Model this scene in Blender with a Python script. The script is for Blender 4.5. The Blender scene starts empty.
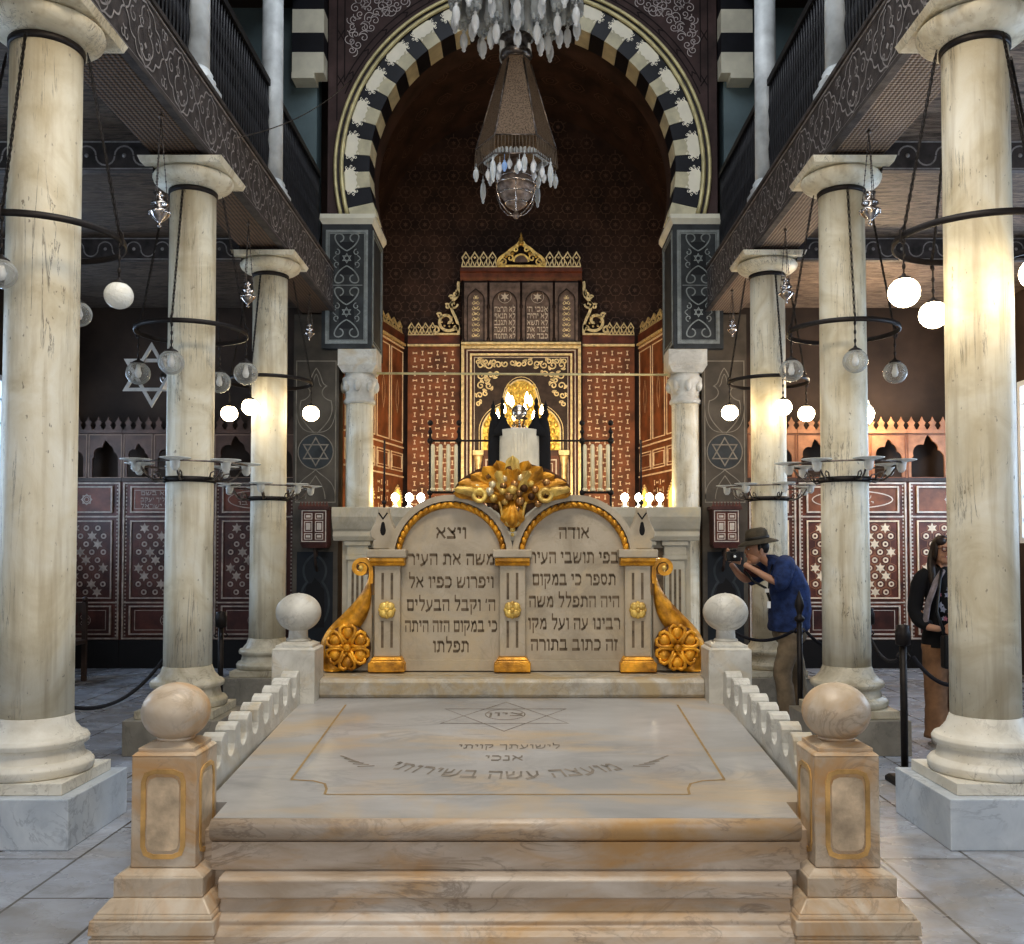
import bpy, math, random
from math import sin, cos, pi, sqrt, atan2, radians
from mathutils import Vector, Matrix
random.seed(7)
SC = bpy.context.scene
COL = SC.collection
V = Vector

# ------------------------------------------------------------------ camera
cam = bpy.data.cameras.new('camera')
cam.lens = 950 / 1024 * 36; cam.sensor_width = 36
cam.shift_x = -(524 - 512) / 1024; cam.shift_y = (514.8 - 472) / 1024
cam.clip_end = 200
camo = bpy.data.objects.new('camera', cam); COL.objects.link(camo)
camo.location = (0, 0, 1.6); camo.rotation_euler = (radians(92.0), 0, 0)
SC.camera = camo

# ------------------------------------------------------------------ materials
M = {}
class NT:
    def __init__(s, name):
        s.m = bpy.data.materials.new(name); s.m.use_nodes = True
        s.t = s.m.node_tree; s.n = s.t.nodes; s.l = s.t.links
        s.b = s.n['Principled BSDF']
    def new(s, t, **k):
        n = s.n.new(t)
        for a, v in k.items(): setattr(n, a, v)
        return n
    def link(s, a, b): s.l.new(a, b)
    def pos(s, scale=(1, 1, 1)):
        g = s.new('ShaderNodeNewGeometry'); mp = s.new('ShaderNodeMapping')
        mp.inputs['Scale'].default_value = scale
        s.link(g.outputs['Position'], mp.inputs['Vector']); return mp.outputs[0]
    def noise(s, vec, scale, detail=4, rough=.55, dist=0):
        n = s.new('ShaderNodeTexNoise'); n.inputs['Scale'].default_value = scale
        n.inputs['Detail'].default_value = detail; n.inputs['Roughness'].default_value = rough
        n.inputs['Distortion'].default_value = dist
        if vec is not None: s.link(vec, n.inputs['Vector'])
        return n.outputs['Fac']
    def ramp(s, fac, stops):
        r = s.new('ShaderNodeValToRGB'); e = r.color_ramp.elements
        while len(e) < len(stops): e.new(.5)
        for i, (p, c) in enumerate(stops):
            e[i].position = p
            e[i].color = (c, c, c, 1) if not isinstance(c, (tuple, list)) else (*c[:3], 1)
        s.link(fac, r.inputs[0]); return r.outputs[0]
    def math(s, op, a, b=None, clamp=False):
        n = s.new('ShaderNodeMath', operation=op, use_clamp=clamp)
        for i, x in enumerate((a, b)):
            if x is None: continue
            if isinstance(x, (int, float)): n.inputs[i].default_value = x
            else: s.link(x, n.inputs[i])
        return n.outputs[0]
    def mix(s, f, a, b, bt='MIX'):
        n = s.new('ShaderNodeMix', data_type='RGBA', blend_type=bt)
        def put(sock, x):
            if isinstance(x, (int, float)): sock.default_value = x
            elif isinstance(x, (tuple, list)): sock.default_value = (*x[:3], 1)
            else: s.link(x, sock)
        put(n.inputs[0], f); put(n.inputs[6], a); put(n.inputs[7], b)
        return n.outputs[2]
    def bump(s, h, strength=.3, dist=.01):
        b = s.new('ShaderNodeBump'); b.inputs['Strength'].default_value = strength
        b.inputs['Distance'].default_value = dist
        s.link(h, b.inputs['Height']); s.link(b.outputs[0], s.b.inputs['Normal'])
    def col(s, c):
        if isinstance(c, (tuple, list)): s.b.inputs['Base Color'].default_value = (*c[:3], 1)
        else: s.link(c, s.b.inputs['Base Color'])
    def set(s, **k):
        for a, v in k.items(): s.b.inputs[a.replace('_', ' ')].default_value = v

def plain(name, c, rough=.5, metal=0., var=.15, scale=6., bump=.0, emis=None, es=0.):
    t = NT(name); t.set(Roughness=rough, Metallic=metal)
    f = t.noise(t.pos(), scale, 5)
    c2 = tuple(max(0, x * (1 - var * 2)) for x in c); c3 = tuple(min(1, x * (1 + var)) for x in c)
    t.col(t.ramp(f, [(.3, c2), (.7, c3)]))
    if bump: t.bump(t.noise(t.pos(), scale * 8, 4), bump, .005)
    if emis is not None:
        t.b.inputs['Emission Color'].default_value = (*emis, 1); t.b.inputs['Emission Strength'].default_value = es
    M[name] = t.m; return t.m

def marble(name, c1, c2, vein, amt=.6, scale=2., warm=None, warm_lo=.5, rough=.3, stretch=(1, 1, 1), bump=.1, spots=0):
    t = NT(name); t.set(Roughness=rough)
    p = t.pos(stretch)
    base = t.ramp(t.noise(p, scale, 6, .6, .6), [(.3, c1), (.7, c2)])
    if warm:
        wf = t.ramp(t.noise(p, scale * .55, 5, .65, 1.0), [(warm_lo - .07, 0.), (warm_lo + .12, 1.)])
        base = t.mix(wf, base, warm)
    v = t.noise(p, scale * 1.1, 8, .62, 1.6)
    d = t.math('ABSOLUTE', t.math('SUBTRACT', v, .5))
    vf = t.ramp(d, [(0., 1.), (.035, 0.)])
    msk = t.ramp(t.noise(p, scale * .8, 3), [(.42, 0.), (.62, 1.)])
    vf = t.math('MULTIPLY', t.math('MULTIPLY', vf, msk), amt)
    out = t.mix(vf, base, vein)
    if spots:
        sp = t.ramp(t.noise(t.pos(), 38, 3, .6), [(.66, 0.), (.72, 1.)])
        out = t.mix(t.math('MULTIPLY', sp, spots), out, vein)
    t.col(out)
    if bump: t.bump(t.noise(t.pos(), 30, 5), bump, .004)
    M[name] = t.m; return t.m

# aged cream column marble with long dark cracks
t = NT('column_marble'); t.set(Roughness=.45)
p = t.pos()
base = t.ramp(t.noise(p, 2.2, 6, .6, .8), [(.3, (.54, .455, .30)), (.5, (.72, .655, .51)), (.72, (.82, .785, .68))])
ps = t.pos((8, 8, .42))
d = t.math('ABSOLUTE', t.math('SUBTRACT', t.noise(ps, 1.3, 7, .68, 1.2), .5))
cr = t.math('MULTIPLY', t.ramp(d, [(0., 1.), (.014, 0.)]), t.ramp(t.noise(t.pos((1, 1, .5)), 2.8, 2), [(.50, 0.), (.58, 1.)]))
cr = t.math('MULTIPLY', cr, .85)
st = t.ramp(t.noise(t.pos((9, 9, .6)), 1.6, 5), [(.5, 0.), (.72, .75)])
o1 = t.mix(st, base, (.47, .39, .26))
pit = t.ramp(t.noise(t.pos((1, 1, .45)), 34, 3, .6), [(.67, 0.), (.71, .7)])
o1 = t.mix(pit, o1, (.2, .16, .11))
t.col(t.mix(cr, o1, (.10, .08, .06)))
t.bump(t.noise(t.pos((3, 3, 1)), 9, 6), .35, .01)
M['column_marble'] = t.m

marble('base_marble', (.66, .61, .51), (.82, .79, .71), (.22, .19, .15), .55, 4, rough=.45, bump=.4, spots=.5)
marble('plinth_marble', (.45, .50, .56), (.66, .70, .74), (.24, .27, .32), .55, 3.5, rough=.35, spots=.12)
marble('plinth_brown', (.20, .18, .145), (.34, .30, .24), (.14, .12, .1), .5, 4)
marble('base_tan', (.36, .30, .20), (.62, .56, .44), (.16, .13, .1), .6, 5, rough=.45, bump=.4, spots=.4)
marble('sill_marble', (.28, .25, .20), (.56, .52, .45), (.25, .21, .15), .5, 9, warm=(.42, .33, .2), warm_lo=.5, rough=.5, bump=.3, spots=.3)
marble('slab_marble', (.29, .285, .28), (.47, .46, .45), (.24, .24, .25), .55, 1.7, warm=(.50, .38, .24), warm_lo=.57, rough=.28, stretch=(.7, 1.6, 1))
marble('warm_marble', (.37, .275, .185), (.64, .57, .50), (.20, .15, .11), .6, 2.6, warm=(.50, .31, .14), warm_lo=.55, rough=.38, stretch=(.8, 1, 2.2), bump=.3, spots=.25)
marble('post_marble', (.43, .32, .21), (.66, .58, .48), (.24, .18, .13), .5, 4.5, warm=(.52, .31, .14), warm_lo=.54, rough=.4, bump=.3, spots=.2)
marble('pale_marble', (.47, .45, .40), (.70, .68, .62), (.30, .28, .25), .5, 5, warm=(.55, .46, .32), warm_lo=.6, rough=.45, bump=.3, spots=.3)
marble('tablet_marble', (.345, .29, .21), (.52, .45, .35), (.33, .28, .2), .4, 4, warm=(.52, .42, .28), warm_lo=.56, rough=.5, bump=.35, spots=.15)
marble('screen_marble', (.40, .36, .28), (.58, .53, .43), (.35, .3, .2), .4, 3, warm=(.6, .5, .32), warm_lo=.6, rough=.4)
plain('inset_ochre', (.62, .38, .14), .45, 0, .25, 9, .3)
plain('inset_pale', (.66, .51, .35), .45, 0, .25, 9, .3)
plain('engraved', (.19, .14, .09), .7, 0, .25, 20)
plain('engraved_gold', (.38, .26, .12), .5, 0, .15, 20)
plain('engraved_grey', (.285, .25, .21), .6, 0, .2, 20)
plain('gold', (.90, .37, .035), .33, .22, .36, 14, .5)
plain('gold_light', (.95, .56, .16), .28, .25, .3, 14, .4)
plain('gold_dark', (.11, .045, .012), .6, .2, .3, 11)
plain('fruit_bronze', (.50, .28, .11), .25, .5, .35, 18)
plain('fruit_pale', (.86, .70, .46), .25, .4, .25, 18)
plain('gilt_pale', (.84, .68, .38), .4, .35, .2, 15)
plain('silver_relief', (.36, .33, .315), .55, .0, .2, 14)
plain('blue_relief', (.26, .28, .27), .6, .0, .15, 14)
plain('spandrel_relief', (.60, .54, .53), .6, .0, .1, 14)
plain('carved_dark', (.075, .062, .058), .6, 0, .3, 9, .5)
plain('black_iron', (.028, .022, .02), .5, .4, .2, 12)
plain('dark_wood', (.055, .032, .022), .55, 0, .3, 5, .3)
plain('rail_black', (.012, .012, .016), .5, 0, .3, 9)
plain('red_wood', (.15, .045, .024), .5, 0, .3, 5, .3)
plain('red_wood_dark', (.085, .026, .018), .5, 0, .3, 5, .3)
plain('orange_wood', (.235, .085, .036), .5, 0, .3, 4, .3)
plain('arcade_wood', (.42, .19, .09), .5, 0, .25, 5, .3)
plain('arcade_dim', (.105, .055, .036), .55, 0, .25, 5, .3)
plain('inlay_white', (.64, .56, .48), .5, 0, .15, 14)
plain('inlay_bone', (.82, .68, .50), .5, 0, .12, 14)
plain('void_black', (.008, .006, .006), .8, 0, .1, 3)
plain('wall_brown', (.065, .042, .030), .8, 0, .3, 1.2, .2)
plain('pier_blue', (.040, .045, .048), .6, 0, .25, 6)
plain('pier_black', (.008, .010, .013), .6, 0, .2, 6)
plain('painted_pier', (.105, .086, .064), .75, 0, .25, 3)
plain('painted_line', (.27, .235, .185), .75, 0, .15, 9)
plain('spandrel', (.082, .050, .048), .7, 0, .25, 3)
plain('spandrel_line', (.018, .010, .010), .8, 0, .1, 3)
plain('apse_brown', (.070, .038, .029), .7, 0, .3, 2.5)
plain('apse_relief', (.155, .095, .072), .65, 0, .2, 6)
plain('gallery_blue', (.16, .22, .24), .55, 0, .2, 1.0)
plain('white_stone', (.78, .75, .62), .55, 0, .08, 4)
plain('voussoir_white', (.66, .61, .44), .55, 0, .12, 5)
plain('lace_white', (.95, .90, .76), .6, 0, .04, 5)
plain('voussoir_black', (.012, .013, .02), .5, 0, .2, 5)
plain('arch_gilt', (.74, .66, .38), .4, .2, .15, 6)
plain('silver', (.62, .56, .52), .22, .95, .3, 24)
plain('bowl_metal', (.30, .23, .19), .38, .55, .3, 20, .6)
plain('silver_dark', (.20, .17, .15), .3, .9, .35, 30)
plain('cream_cloth', (.74, .69, .58), .8, 0, .08, 8)
plain('black_cloth', (.010, .010, .013), .9, 0, .1, 8)
plain('brass', (.55, .34, .12), .35, .8, .2, 18)
plain('rope_black', (.010, .010, .018), .85, 0, .2, 60, .5)
plain('skin', (.52, .29, .19), .55, 0, .08, 12)
plain('lips', (.42, .12, .10), .5, 0, .05, 12)
plain('hair_dark', (.018, .011, .008), .6, 0, .3, 40)
plain('blue_jacket', (.026, .050, .150), .85, 0, .32, 14, .6)
plain('khaki', (.25, .19, .125), .85, 0, .2, 9, .2)
plain('hair_brown', (.035, .02, .013), .55, 0, .3, 40)
plain('tan_pants', (.28, .155, .085), .85, 0, .2, 9, .2)
plain('hat_cloth', (.085, .068, .045), .9, 0, .2, 20, .2)
plain('maroon', (.075, .018, .022), .85, 0, .2, 12)
plain('black_plastic', (.010, .010, .011), .35, 0, .1, 12)
plain('white_plastic', (.8, .8, .78), .4, 0, .03, 12)
plain('grey_scarf', (.28, .24, .25), .85, 0, .2, 20)
plain('floral_pink', (.35, .12, .15), .85, 0, .2, 30)
plain('floral_grey', (.25, .25, .30), .85, 0, .2, 30)
plain('shoe_pale', (.55, .5, .45), .6, 0, .1, 12)
plain('shoe_dark', (.03, .025, .02), .6, 0, .1, 12)
plain('eye_white', (.8, .78, .74), .3, 0, .02, 12)
plain('candle_wax', (.92, .80, .54), .5, 0, .05, 12)
plain('shade_metal', (.20, .155, .115), .45, .5, .2, 10)
plain('tile_gold', (.62, .42, .09), .35, .5, .3, 30, .3)
plain('muqarnas_gold_glow', (.75, .52, .12), .3, .5, .35, 26, .4, emis=(.9, .55, .12), es=.12)  # gilding given a faint glow of its own to brighten the niche
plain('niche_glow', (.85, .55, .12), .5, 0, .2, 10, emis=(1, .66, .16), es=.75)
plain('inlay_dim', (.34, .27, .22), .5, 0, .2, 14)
plain('cabinet_grey', (.22, .165, .145), .55, .1, .25, 9, .3)
plain('cabinet_dark', (.05, .032, .028), .55, .1, .25, 9)
plain('cabinet_text', (.75, .68, .60), .5, 0, .05, 9)
plain('window_white', (.75, .80, .85), .5, 0, .03, 9)
plain('upper_column', (.66, .69, .70), .4, 0, .22, 3, .2)

# pierced lattice soffit of the gallery beams
def lattice(name, c1, c2, s=34, metal=0):
    t = NT(name); t.set(Roughness=.6, Metallic=metal)
    p = t.pos()
    sx = t.new('ShaderNodeSeparateXYZ'); t.link(p, sx.inputs[0])
    a = t.math('SINE', t.math('MULTIPLY', t.math('ADD', sx.outputs[0], sx.outputs[1]), s))
    b = t.math('SINE', t.math('MULTIPLY', t.math('SUBTRACT', sx.outputs[0], sx.outputs[1]), s))
    c = t.math('MULTIPLY', a, b)
    c = t.math('ADD', c, t.math('MULTIPLY', t.noise(p, 14, 3), .6))
    t.col(t.ramp(c, [(.15, c1), (.5, c2)]))
    t.bump(c, .5, .01); M[name] = t.m
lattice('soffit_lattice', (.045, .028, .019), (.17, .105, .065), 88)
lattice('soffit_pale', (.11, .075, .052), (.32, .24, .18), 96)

# ceiling of carved planks; dim copy has the left aisle's shade in its colour
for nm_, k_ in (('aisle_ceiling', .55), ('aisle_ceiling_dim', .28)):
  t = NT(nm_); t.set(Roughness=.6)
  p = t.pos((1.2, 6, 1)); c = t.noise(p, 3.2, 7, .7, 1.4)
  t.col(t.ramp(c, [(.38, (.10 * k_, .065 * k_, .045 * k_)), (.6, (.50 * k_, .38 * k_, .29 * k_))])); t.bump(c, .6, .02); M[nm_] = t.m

# perforated metal shade
t = NT('pierced_metal'); t.set(Roughness=.55, Metallic=.3)
vo = t.new('ShaderNodeTexVoronoi'); vo.inputs['Scale'].default_value = 85; t.link(t.pos(), vo.inputs['Vector'])
f = t.ramp(vo.outputs['Distance'], [(.2, (.03, .018, .01)), (.5, (.15, .105, .068))])
t.col(f); t.bump(vo.outputs['Distance'], .5, .006)
t.b.inputs['Emission Color'].default_value = (.45, .22, .08, 1); t.b.inputs['Emission Strength'].default_value = .015
M['pierced_metal'] = t.m

# marble floor slabs with joints
t = NT('floor_marble'); t.set(Roughness=.24)
g = t.new('ShaderNodeNewGeometry')
mp = t.new('ShaderNodeMapping'); mp.inputs['Rotation'].default_value = (0, 0, radians(90)); t.link(g.outputs['Position'], mp.inputs[0])
br = t.new('ShaderNodeTexBrick'); br.offset = .5
br.inputs['Scale'].default_value = 1.0; br.inputs['Brick Width'].default_value = 1.1; br.inputs['Row Height'].default_value = .46
br.inputs['Mortar Size'].default_value = .008; br.inputs['Mortar Smooth'].default_value = .2; br.inputs['Bias'].default_value = 0
br.inputs['Color1'].default_value = (.30, .30, .30, 1); br.inputs['Color2'].default_value = (.75, .75, .75, 1); br.inputs['Mortar'].default_value = (.5, .5, .5, 1)
t.link(mp.outputs[0], br.inputs['Vector'])
pn = t.pos((1, 1.4, 1))
tone = t.math('ADD', t.math('MULTIPLY', t.noise(pn, 1.6, 6, .6, 1.2), .75), t.math('MULTIPLY', br.outputs['Color'], .28))
base = t.ramp(tone, [(.36, (.24, .235, .24)), (.55, (.36, .38, .43)), (.75, (.53, .57, .65))])
v = t.math('ABSOLUTE', t.math('SUBTRACT', t.noise(pn, 2.6, 7, .65, 2.), .5))
base = t.mix(t.math('MULTIPLY', t.ramp(t.noise(t.pos((.6, 1.8, 1)), 1.7, 4), [(.52, 0.), (.66, 1.)]), .55), base, (.33, .28, .22))
base = t.mix(t.math('MULTIPLY', t.ramp(v, [(0., 1.), (.03, 0.)]), .4), base, (.2, .19, .18))
t.col(t.mix(br.outputs['Fac'], base, (.10, .09, .08)))
rn = t.ramp(t.noise(t.pos(), 3, 4), [(.3, .16), (.7, .36)])
t.link(rn, t.b.inputs['Roughness'])
M['floor_marble'] = t.m

# globe glass
def glow(name, c, s):
    t = NT(name); t.col((0.9, .88, .8)); t.set(Roughness=.3)
    t.b.inputs['Emission Color'].default_value = (*c, 1); t.b.inputs['Emission Strength'].default_value = s
    M[name] = t.m
glow('globe_lit', (1., .82, .52), 17.)
glow('bulb_lit', (1., .80, .48), 22.)
glow('candle_bulb', (1., .86, .62), 14.)
glow('daylight_pane', (.60, .78, 1.), 2.2)
def glass(name, c, tr, es=.0):
    t = NT(name); t.col(c); t.set(Roughness=.12)
    t.bump(t.ramp(t.noise(t.pos(), 60, 2), [(.45, 0.), (.55, 1.)]), .5, .004)
    tb = t.new('ShaderNodeBsdfTransparent'); mx = t.new('ShaderNodeMixShader')
    lw = t.new('ShaderNodeLayerWeight'); lw.inputs[0].default_value = .35
    f = t.math('ADD', t.math('MULTIPLY', lw.outputs['Facing'], .9), 1 - tr, True)
    t.link(f, mx.inputs[0]); t.link(tb.outputs[0], mx.inputs[1]); t.link(t.b.outputs[0], mx.inputs[2])
    t.link(mx.outputs[0], t.n['Material Output'].inputs[0]); M[name] = t.m
glass('clear_globe', (.45, .45, .42), .80)
glass('frosted_globe', (.88, .87, .80), .03)
glass('crystal', (.70, .74, .76), .45)
glass('crystal_white', (.92, .94, .95), .30)
glass('crystal_bright', (.95, .97, 1.), .10)
glass('crystal_blue', (.35, .55, .95), .2)
plain('silver_pale', (.60, .58, .55), .5, .2, .1, 9)
plain('arcade_line_dim', (.26, .17, .12), .6, 0, .15, 9)
glass('tray_glass', (.88, .88, .84), .62)

# ------------------------------------------------------------------ square Hebrew letters as pen strokes
HEB = {
 'א': (.78, [[(.05, .95), (.72, .05)], [(.70, .95), (.68, .68), (.46, .48)], [(.06, .04), (.10, .34), (.28, .60)]]),
 'ב': (.80, [[(.06, .88), (.60, .88), (.62, .10)], [(.0, .08), (.78, .08)]]),
 'ג': (.50, [[(.10, .90), (.38, .86), (.40, .35), (.48, .0)], [(.38, .34), (.06, .06)]]),
 'ד': (.72, [[(.0, .88), (.72, .88)], [(.58, .88), (.58, .0)]]),
 'ה': (.76, [[(.02, .88), (.70, .88), (.70, .0)], [(.12, .52), (.12, .0)]]),
 'ו': (.28, [[(.02, .90), (.22, .86), (.22, .0)]]),
 'ז': (.36, [[(.0, .90), (.36, .84)], [(.20, .84), (.18, .0)]]),
 'ח': (.78, [[(.02, .88), (.72, .88), (.72, .0)], [(.12, .88), (.12, .0)]]),
 'ט': (.76, [[(.10, .90), (.06, .30), (.22, .08), (.56, .08), (.70, .30), (.70, .70), (.52, .88), (.36, .66)]]),
 'י': (.28, [[(.02, .90), (.22, .86), (.20, .48)]]),
 'כ': (.70, [[(.06, .88), (.48, .88), (.64, .70), (.64, .28), (.48, .08), (.02, .08)]]),
 'ך': (.66, [[(.02, .88), (.58, .88), (.58, -.32)]]),
 'ל': (.66, [[(.10, 1.36), (.10, .88), (.60, .88), (.60, .60), (.30, .0)]]),
 'מ': (.78, [[(.10, .92), (.26, .60), (.06, .04)], [(.24, .64), (.42, .88), (.62, .84), (.70, .50), (.70, .08), (.38, .08)]]),
 'ם': (.76, [[(.04, .88), (.70, .88), (.70, .08), (.12, .08), (.12, .88)]]),
 'נ': (.48, [[(.12, .88), (.38, .86), (.40, .08), (.0, .08)]]),
 'ן': (.28, [[(.02, .90), (.22, .86), (.20, -.32)]]),
 'ס': (.76, [[(.04, .88), (.56, .88), (.70, .60), (.60, .20), (.38, .06), (.18, .20), (.08, .60), (.14, .86)]]),
 'ע': (.74, [[(.10, .92), (.20, .50), (.34, .16)], [(.66, .92), (.62, .46), (.36, .12), (.0, -.06)]]),
 'פ': (.76, [[(.30, .50), (.14, .52), (.12, .86), (.52, .88), (.70, .66), (.70, .26), (.54, .08), (.02, .08)]]),
 'צ': (.72, [[(.06, .94), (.58, .34), (.64, .08), (.0, .08)], [(.66, .94), (.60, .66), (.38, .54)]]),
 'ק': (.76, [[(.0, .88), (.68, .88), (.68, .54), (.42, .16)], [(.14, .52), (.14, -.34)]]),
 'ר': (.68, [[(.02, .88), (.50, .88), (.62, .70), (.62, .0)]]),
 'ש': (.94, [[(.06, .92), (.14, .10)], [(.46, .92), (.42, .56), (.14, .36)], [(.88, .92), (.82, .36), (.60, .08), (.12, .08)]]),
 'ת': (.82, [[(.06, .88), (.58, .88), (.74, .70), (.74, .0)], [(.24, .84), (.22, .14), (.02, .06)]]),
 'ף': (.70, [[(.28, .50), (.12, .52), (.10, .86), (.50, .88), (.62, .72), (.60, -.32)]]),
 'ץ': (.66, [[(.06, .94), (.36, .40), (.34, -.32)], [(.62, .94), (.56, .66), (.36, .50)]]),
 '׳': (.16, [[(.10, 1.0), (.04, .72)]]),
}

# ------------------------------------------------------------------ mesh builder
class Fr:
    """a flat drawing frame: origin, u axis, v axis, outward normal"""
    def __init__(s, o, u=(1, 0, 0), v=(0, 0, 1), n=None):
        s.o = V(o); s.u = V(u).normalized(); s.v = V(v).normalized()
        s.n = V(n) if n is not None else s.u.cross(s.v)
    def __call__(s, a, b, h=0): return s.o + s.u * a + s.v * b + s.n * h
def FRONT(y, x0=0, z0=0): return Fr((x0, y, z0), (1, 0, 0), (0, 0, 1), (0, -1, 0))

class MB:
    def __init__(s): s.v = []; s.f = []; s.m = []; s.s = []
    def add(s, vs, fs, mi=0, sm=False):
        b = len(s.v); s.v += [tuple(x) for x in vs]
        for f in fs: s.f.append([b + i for i in f]); s.m.append(mi); s.s.append(sm)
    def box(s, x0, x1, y0, y1, z0, z1, mi=0):
        s.add([(x0, y0, z0), (x1, y0, z0), (x1, y1, z0), (x0, y1, z0), (x0, y0, z1), (x1, y0, z1), (x1, y1, z1), (x0, y1, z1)],
              [(0, 3, 2, 1), (4, 5, 6, 7), (0, 1, 5, 4), (1, 2, 6, 5), (2, 3, 7, 6), (3, 0, 4, 7)], mi)
    def fbox(s, fr, u0, u1, v0, v1, h0, h1, mi=0):
        s.add([fr(u, v, h) for h in (h0, h1) for (u, v) in ((u0, v0), (u1, v0), (u1, v1), (u0, v1))],
              [(0, 3, 2, 1), (4, 5, 6, 7), (0, 1, 5, 4), (1, 2, 6, 5), (2, 3, 7, 6), (3, 0, 4, 7)], mi)
    def frustum(s, x, y, z0, z1, a0, a1, mi=0, b0=None, b1=None):
        b0 = a0 if b0 is None else b0; b1 = a1 if b1 is None else b1
        s.add([(x - a0, y - b0, z0), (x + a0, y - b0, z0), (x + a0, y + b0, z0), (x - a0, y + b0, z0),
               (x - a1, y - b1, z1), (x + a1, y - b1, z1), (x + a1, y + b1, z1), (x - a1, y + b1, z1)],
              [(0, 3, 2, 1), (4, 5, 6, 7), (0, 1, 5, 4), (1, 2, 6, 5), (2, 3, 7, 6), (3, 0, 4, 7)], mi)
    def rframe(s, fr, u0, u1, v0, v1, w, h0, h1, mi=0):
        s.fbox(fr, u0, u1, v0, v0 + w, h0, h1, mi); s.fbox(fr, u0, u1, v1 - w, v1, h0, h1, mi)
        s.fbox(fr, u0, u0 + w, v0 + w, v1 - w, h0, h1, mi); s.fbox(fr, u1 - w, u1, v0 + w, v1 - w, h0, h1, mi)
    def poly(s, fr, pts, h, mi=0):
        s.add([fr(a, b, h) for a, b in pts], [tuple(range(len(pts)))], mi)
    def prism(s, fr, pts, h0, h1, mi=0, sm=False):
        n = len(pts)
        s.add([fr(a, b, h0) for a, b in pts] + [fr(a, b, h1) for a, b in pts],
              [tuple(range(n - 1, -1, -1)), tuple(range(n, 2 * n))], mi)
        b = len(s.v) - 2 * n
        for i in range(n):
            j = (i + 1) % n; s.f.append([b + i, b + j, b + n + j, b + n + i]); s.m.append(mi); s.s.append(sm)
    def lathe(s, prof, c=(0, 0, 0), n=24, mi=0, sm=True, rot=0., M4=None):
        vs = []; fs = []
        for (r, z) in prof:
            for k in range(n):
                a = rot + 2 * pi * k / n
                p = V((r * cos(a), r * sin(a), z))
                if M4 is not None: p = M4 @ p
                vs.append(V(c) + p)
        for i in range(len(prof) - 1):
            for k in range(n):
                j = (k + 1) % n
                fs.append((i * n + k, i * n + j, (i + 1) * n + j, (i + 1) * n + k))
        ring = abs(prof[0][0] - prof[-1][0]) + abs(prof[0][1] - prof[-1][1]) < 1e-6
        if prof[0][0] > 1e-5 and not ring: fs.append(tuple(range(n - 1, -1, -1)))
        if prof[-1][0] > 1e-5 and not ring: fs.append(tuple((len(prof) - 1) * n + k for k in range(n)))
        s.add(vs, fs, mi, sm)
    def ball(s, c, r, n=16, mi=0, rz=None, ry=None, M4=None):
        rz = rz or r; ry = ry or r; m = max(6, n // 2)
        vs = []; fs = []
        for i in range(m + 1):
            th = pi * i / m
            for k in range(n):
                a = 2 * pi * k / n
                p = V((r * sin(th) * cos(a), ry * sin(th) * sin(a), rz * cos(th)))
                if M4 is not None: p = M4 @ p
                vs.append(V(c) + p)
        for i in range(m):
            for k in range(n):
                j = (k + 1) % n; fs.append((i * n + k, (i + 1) * n + k, (i + 1) * n + j, i * n + j))
        s.add(vs, fs, mi, True)
    def tube(s, pts, r, n=6, mi=0, closed=False, r2=None):
        pts = [V(p) for p in pts]; L = len(pts); vs = []; fs = []
        up = None
        for i, p in enumerate(pts):
            if closed: d = pts[(i + 1) % L] - pts[i - 1]
            else: d = pts[min(i + 1, L - 1)] - pts[max(i - 1, 0)]
            d = d.normalized() if d.length > 1e-9 else V((0, 0, 1))
            if up is None: up = V((0, 0, 1)) if abs(d.z) < .9 else V((1, 0, 0))
            a = d.cross(up)
            if a.length < 1e-6: a = d.cross(V((0, 1, 0)))
            a.normalize(); b = a.cross(d).normalized(); up = b
            rr = r if r2 is None else r + (r2 - r) * i / max(1, L - 1)
            if callable(r): rr = r(i / max(1, L - 1))
            for k in range(n):
                t_ = 2 * pi * k / n; vs.append(p + a * (rr * cos(t_)) + b * (rr * sin(t_)))
        for i in range(L if closed else L - 1):
            q = (i + 1) % L
            for k in range(n):
                j = (k + 1) % n; fs.append((i * n + k, i * n + j, q * n + j, q * n + k))
        if not closed: fs += [tuple(range(n - 1, -1, -1)), tuple((L - 1) * n + k for k in range(n))]
        s.add(vs, fs, mi, True)
    def strip(s, fr, pts, w, h=.003, mi=0, closed=False, th=0.):
        """a flat ribbon drawn along 2-D points on frame fr"""
        P2 = [V((a, b)) for a, b in pts]; L = len(P2)
        if L < 2: return
        A = []; B = []
        for i in range(L):
            if closed: d = P2[(i + 1) % L] - P2[i - 1]
            else: d = P2[min(i + 1, L - 1)] - P2[max(i - 1, 0)]
            if d.length < 1e-9: d = V((1, 0))
            d.normalize(); nn = V((-d.y, d.x)) * (w / 2)
            if closed or 0 < i < L - 1:
                e = (P2[i] - P2[i - 1]).normalized(); nl = V((-e.y, e.x)); c_ = abs(nl.dot(nn.normalized()))
                nn = nn / max(c_, .45)
            A.append(P2[i] + nn); B.append(P2[i] - nn)
        vs = [fr(a.x, a.y, h) for a in A] + [fr(b.x, b.y, h) for b in B]; fs = []
        for i in range(L if closed else L - 1):
            j = (i + 1) % L; fs.append((i, j, L + j, L + i))
        s.add(vs, fs, mi)
        if th:
            vs2 = [fr(a.x, a.y, h - th) for a in A] + [fr(b.x, b.y, h - th) for b in B]; b0 = len(s.v); s.v += [tuple(x) for x in vs2]
            b1 = b0 - 2 * L
            for i in range(L if closed else L - 1):
                j = (i + 1) % L
                s.f += [[b1 + i, b0 + i, b0 + j, b1 + j], [b1 + L + j, b0 + L + j, b0 + L + i, b1 + L + i]]; s.m += [mi, mi]; s.s += [False, False]
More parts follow.
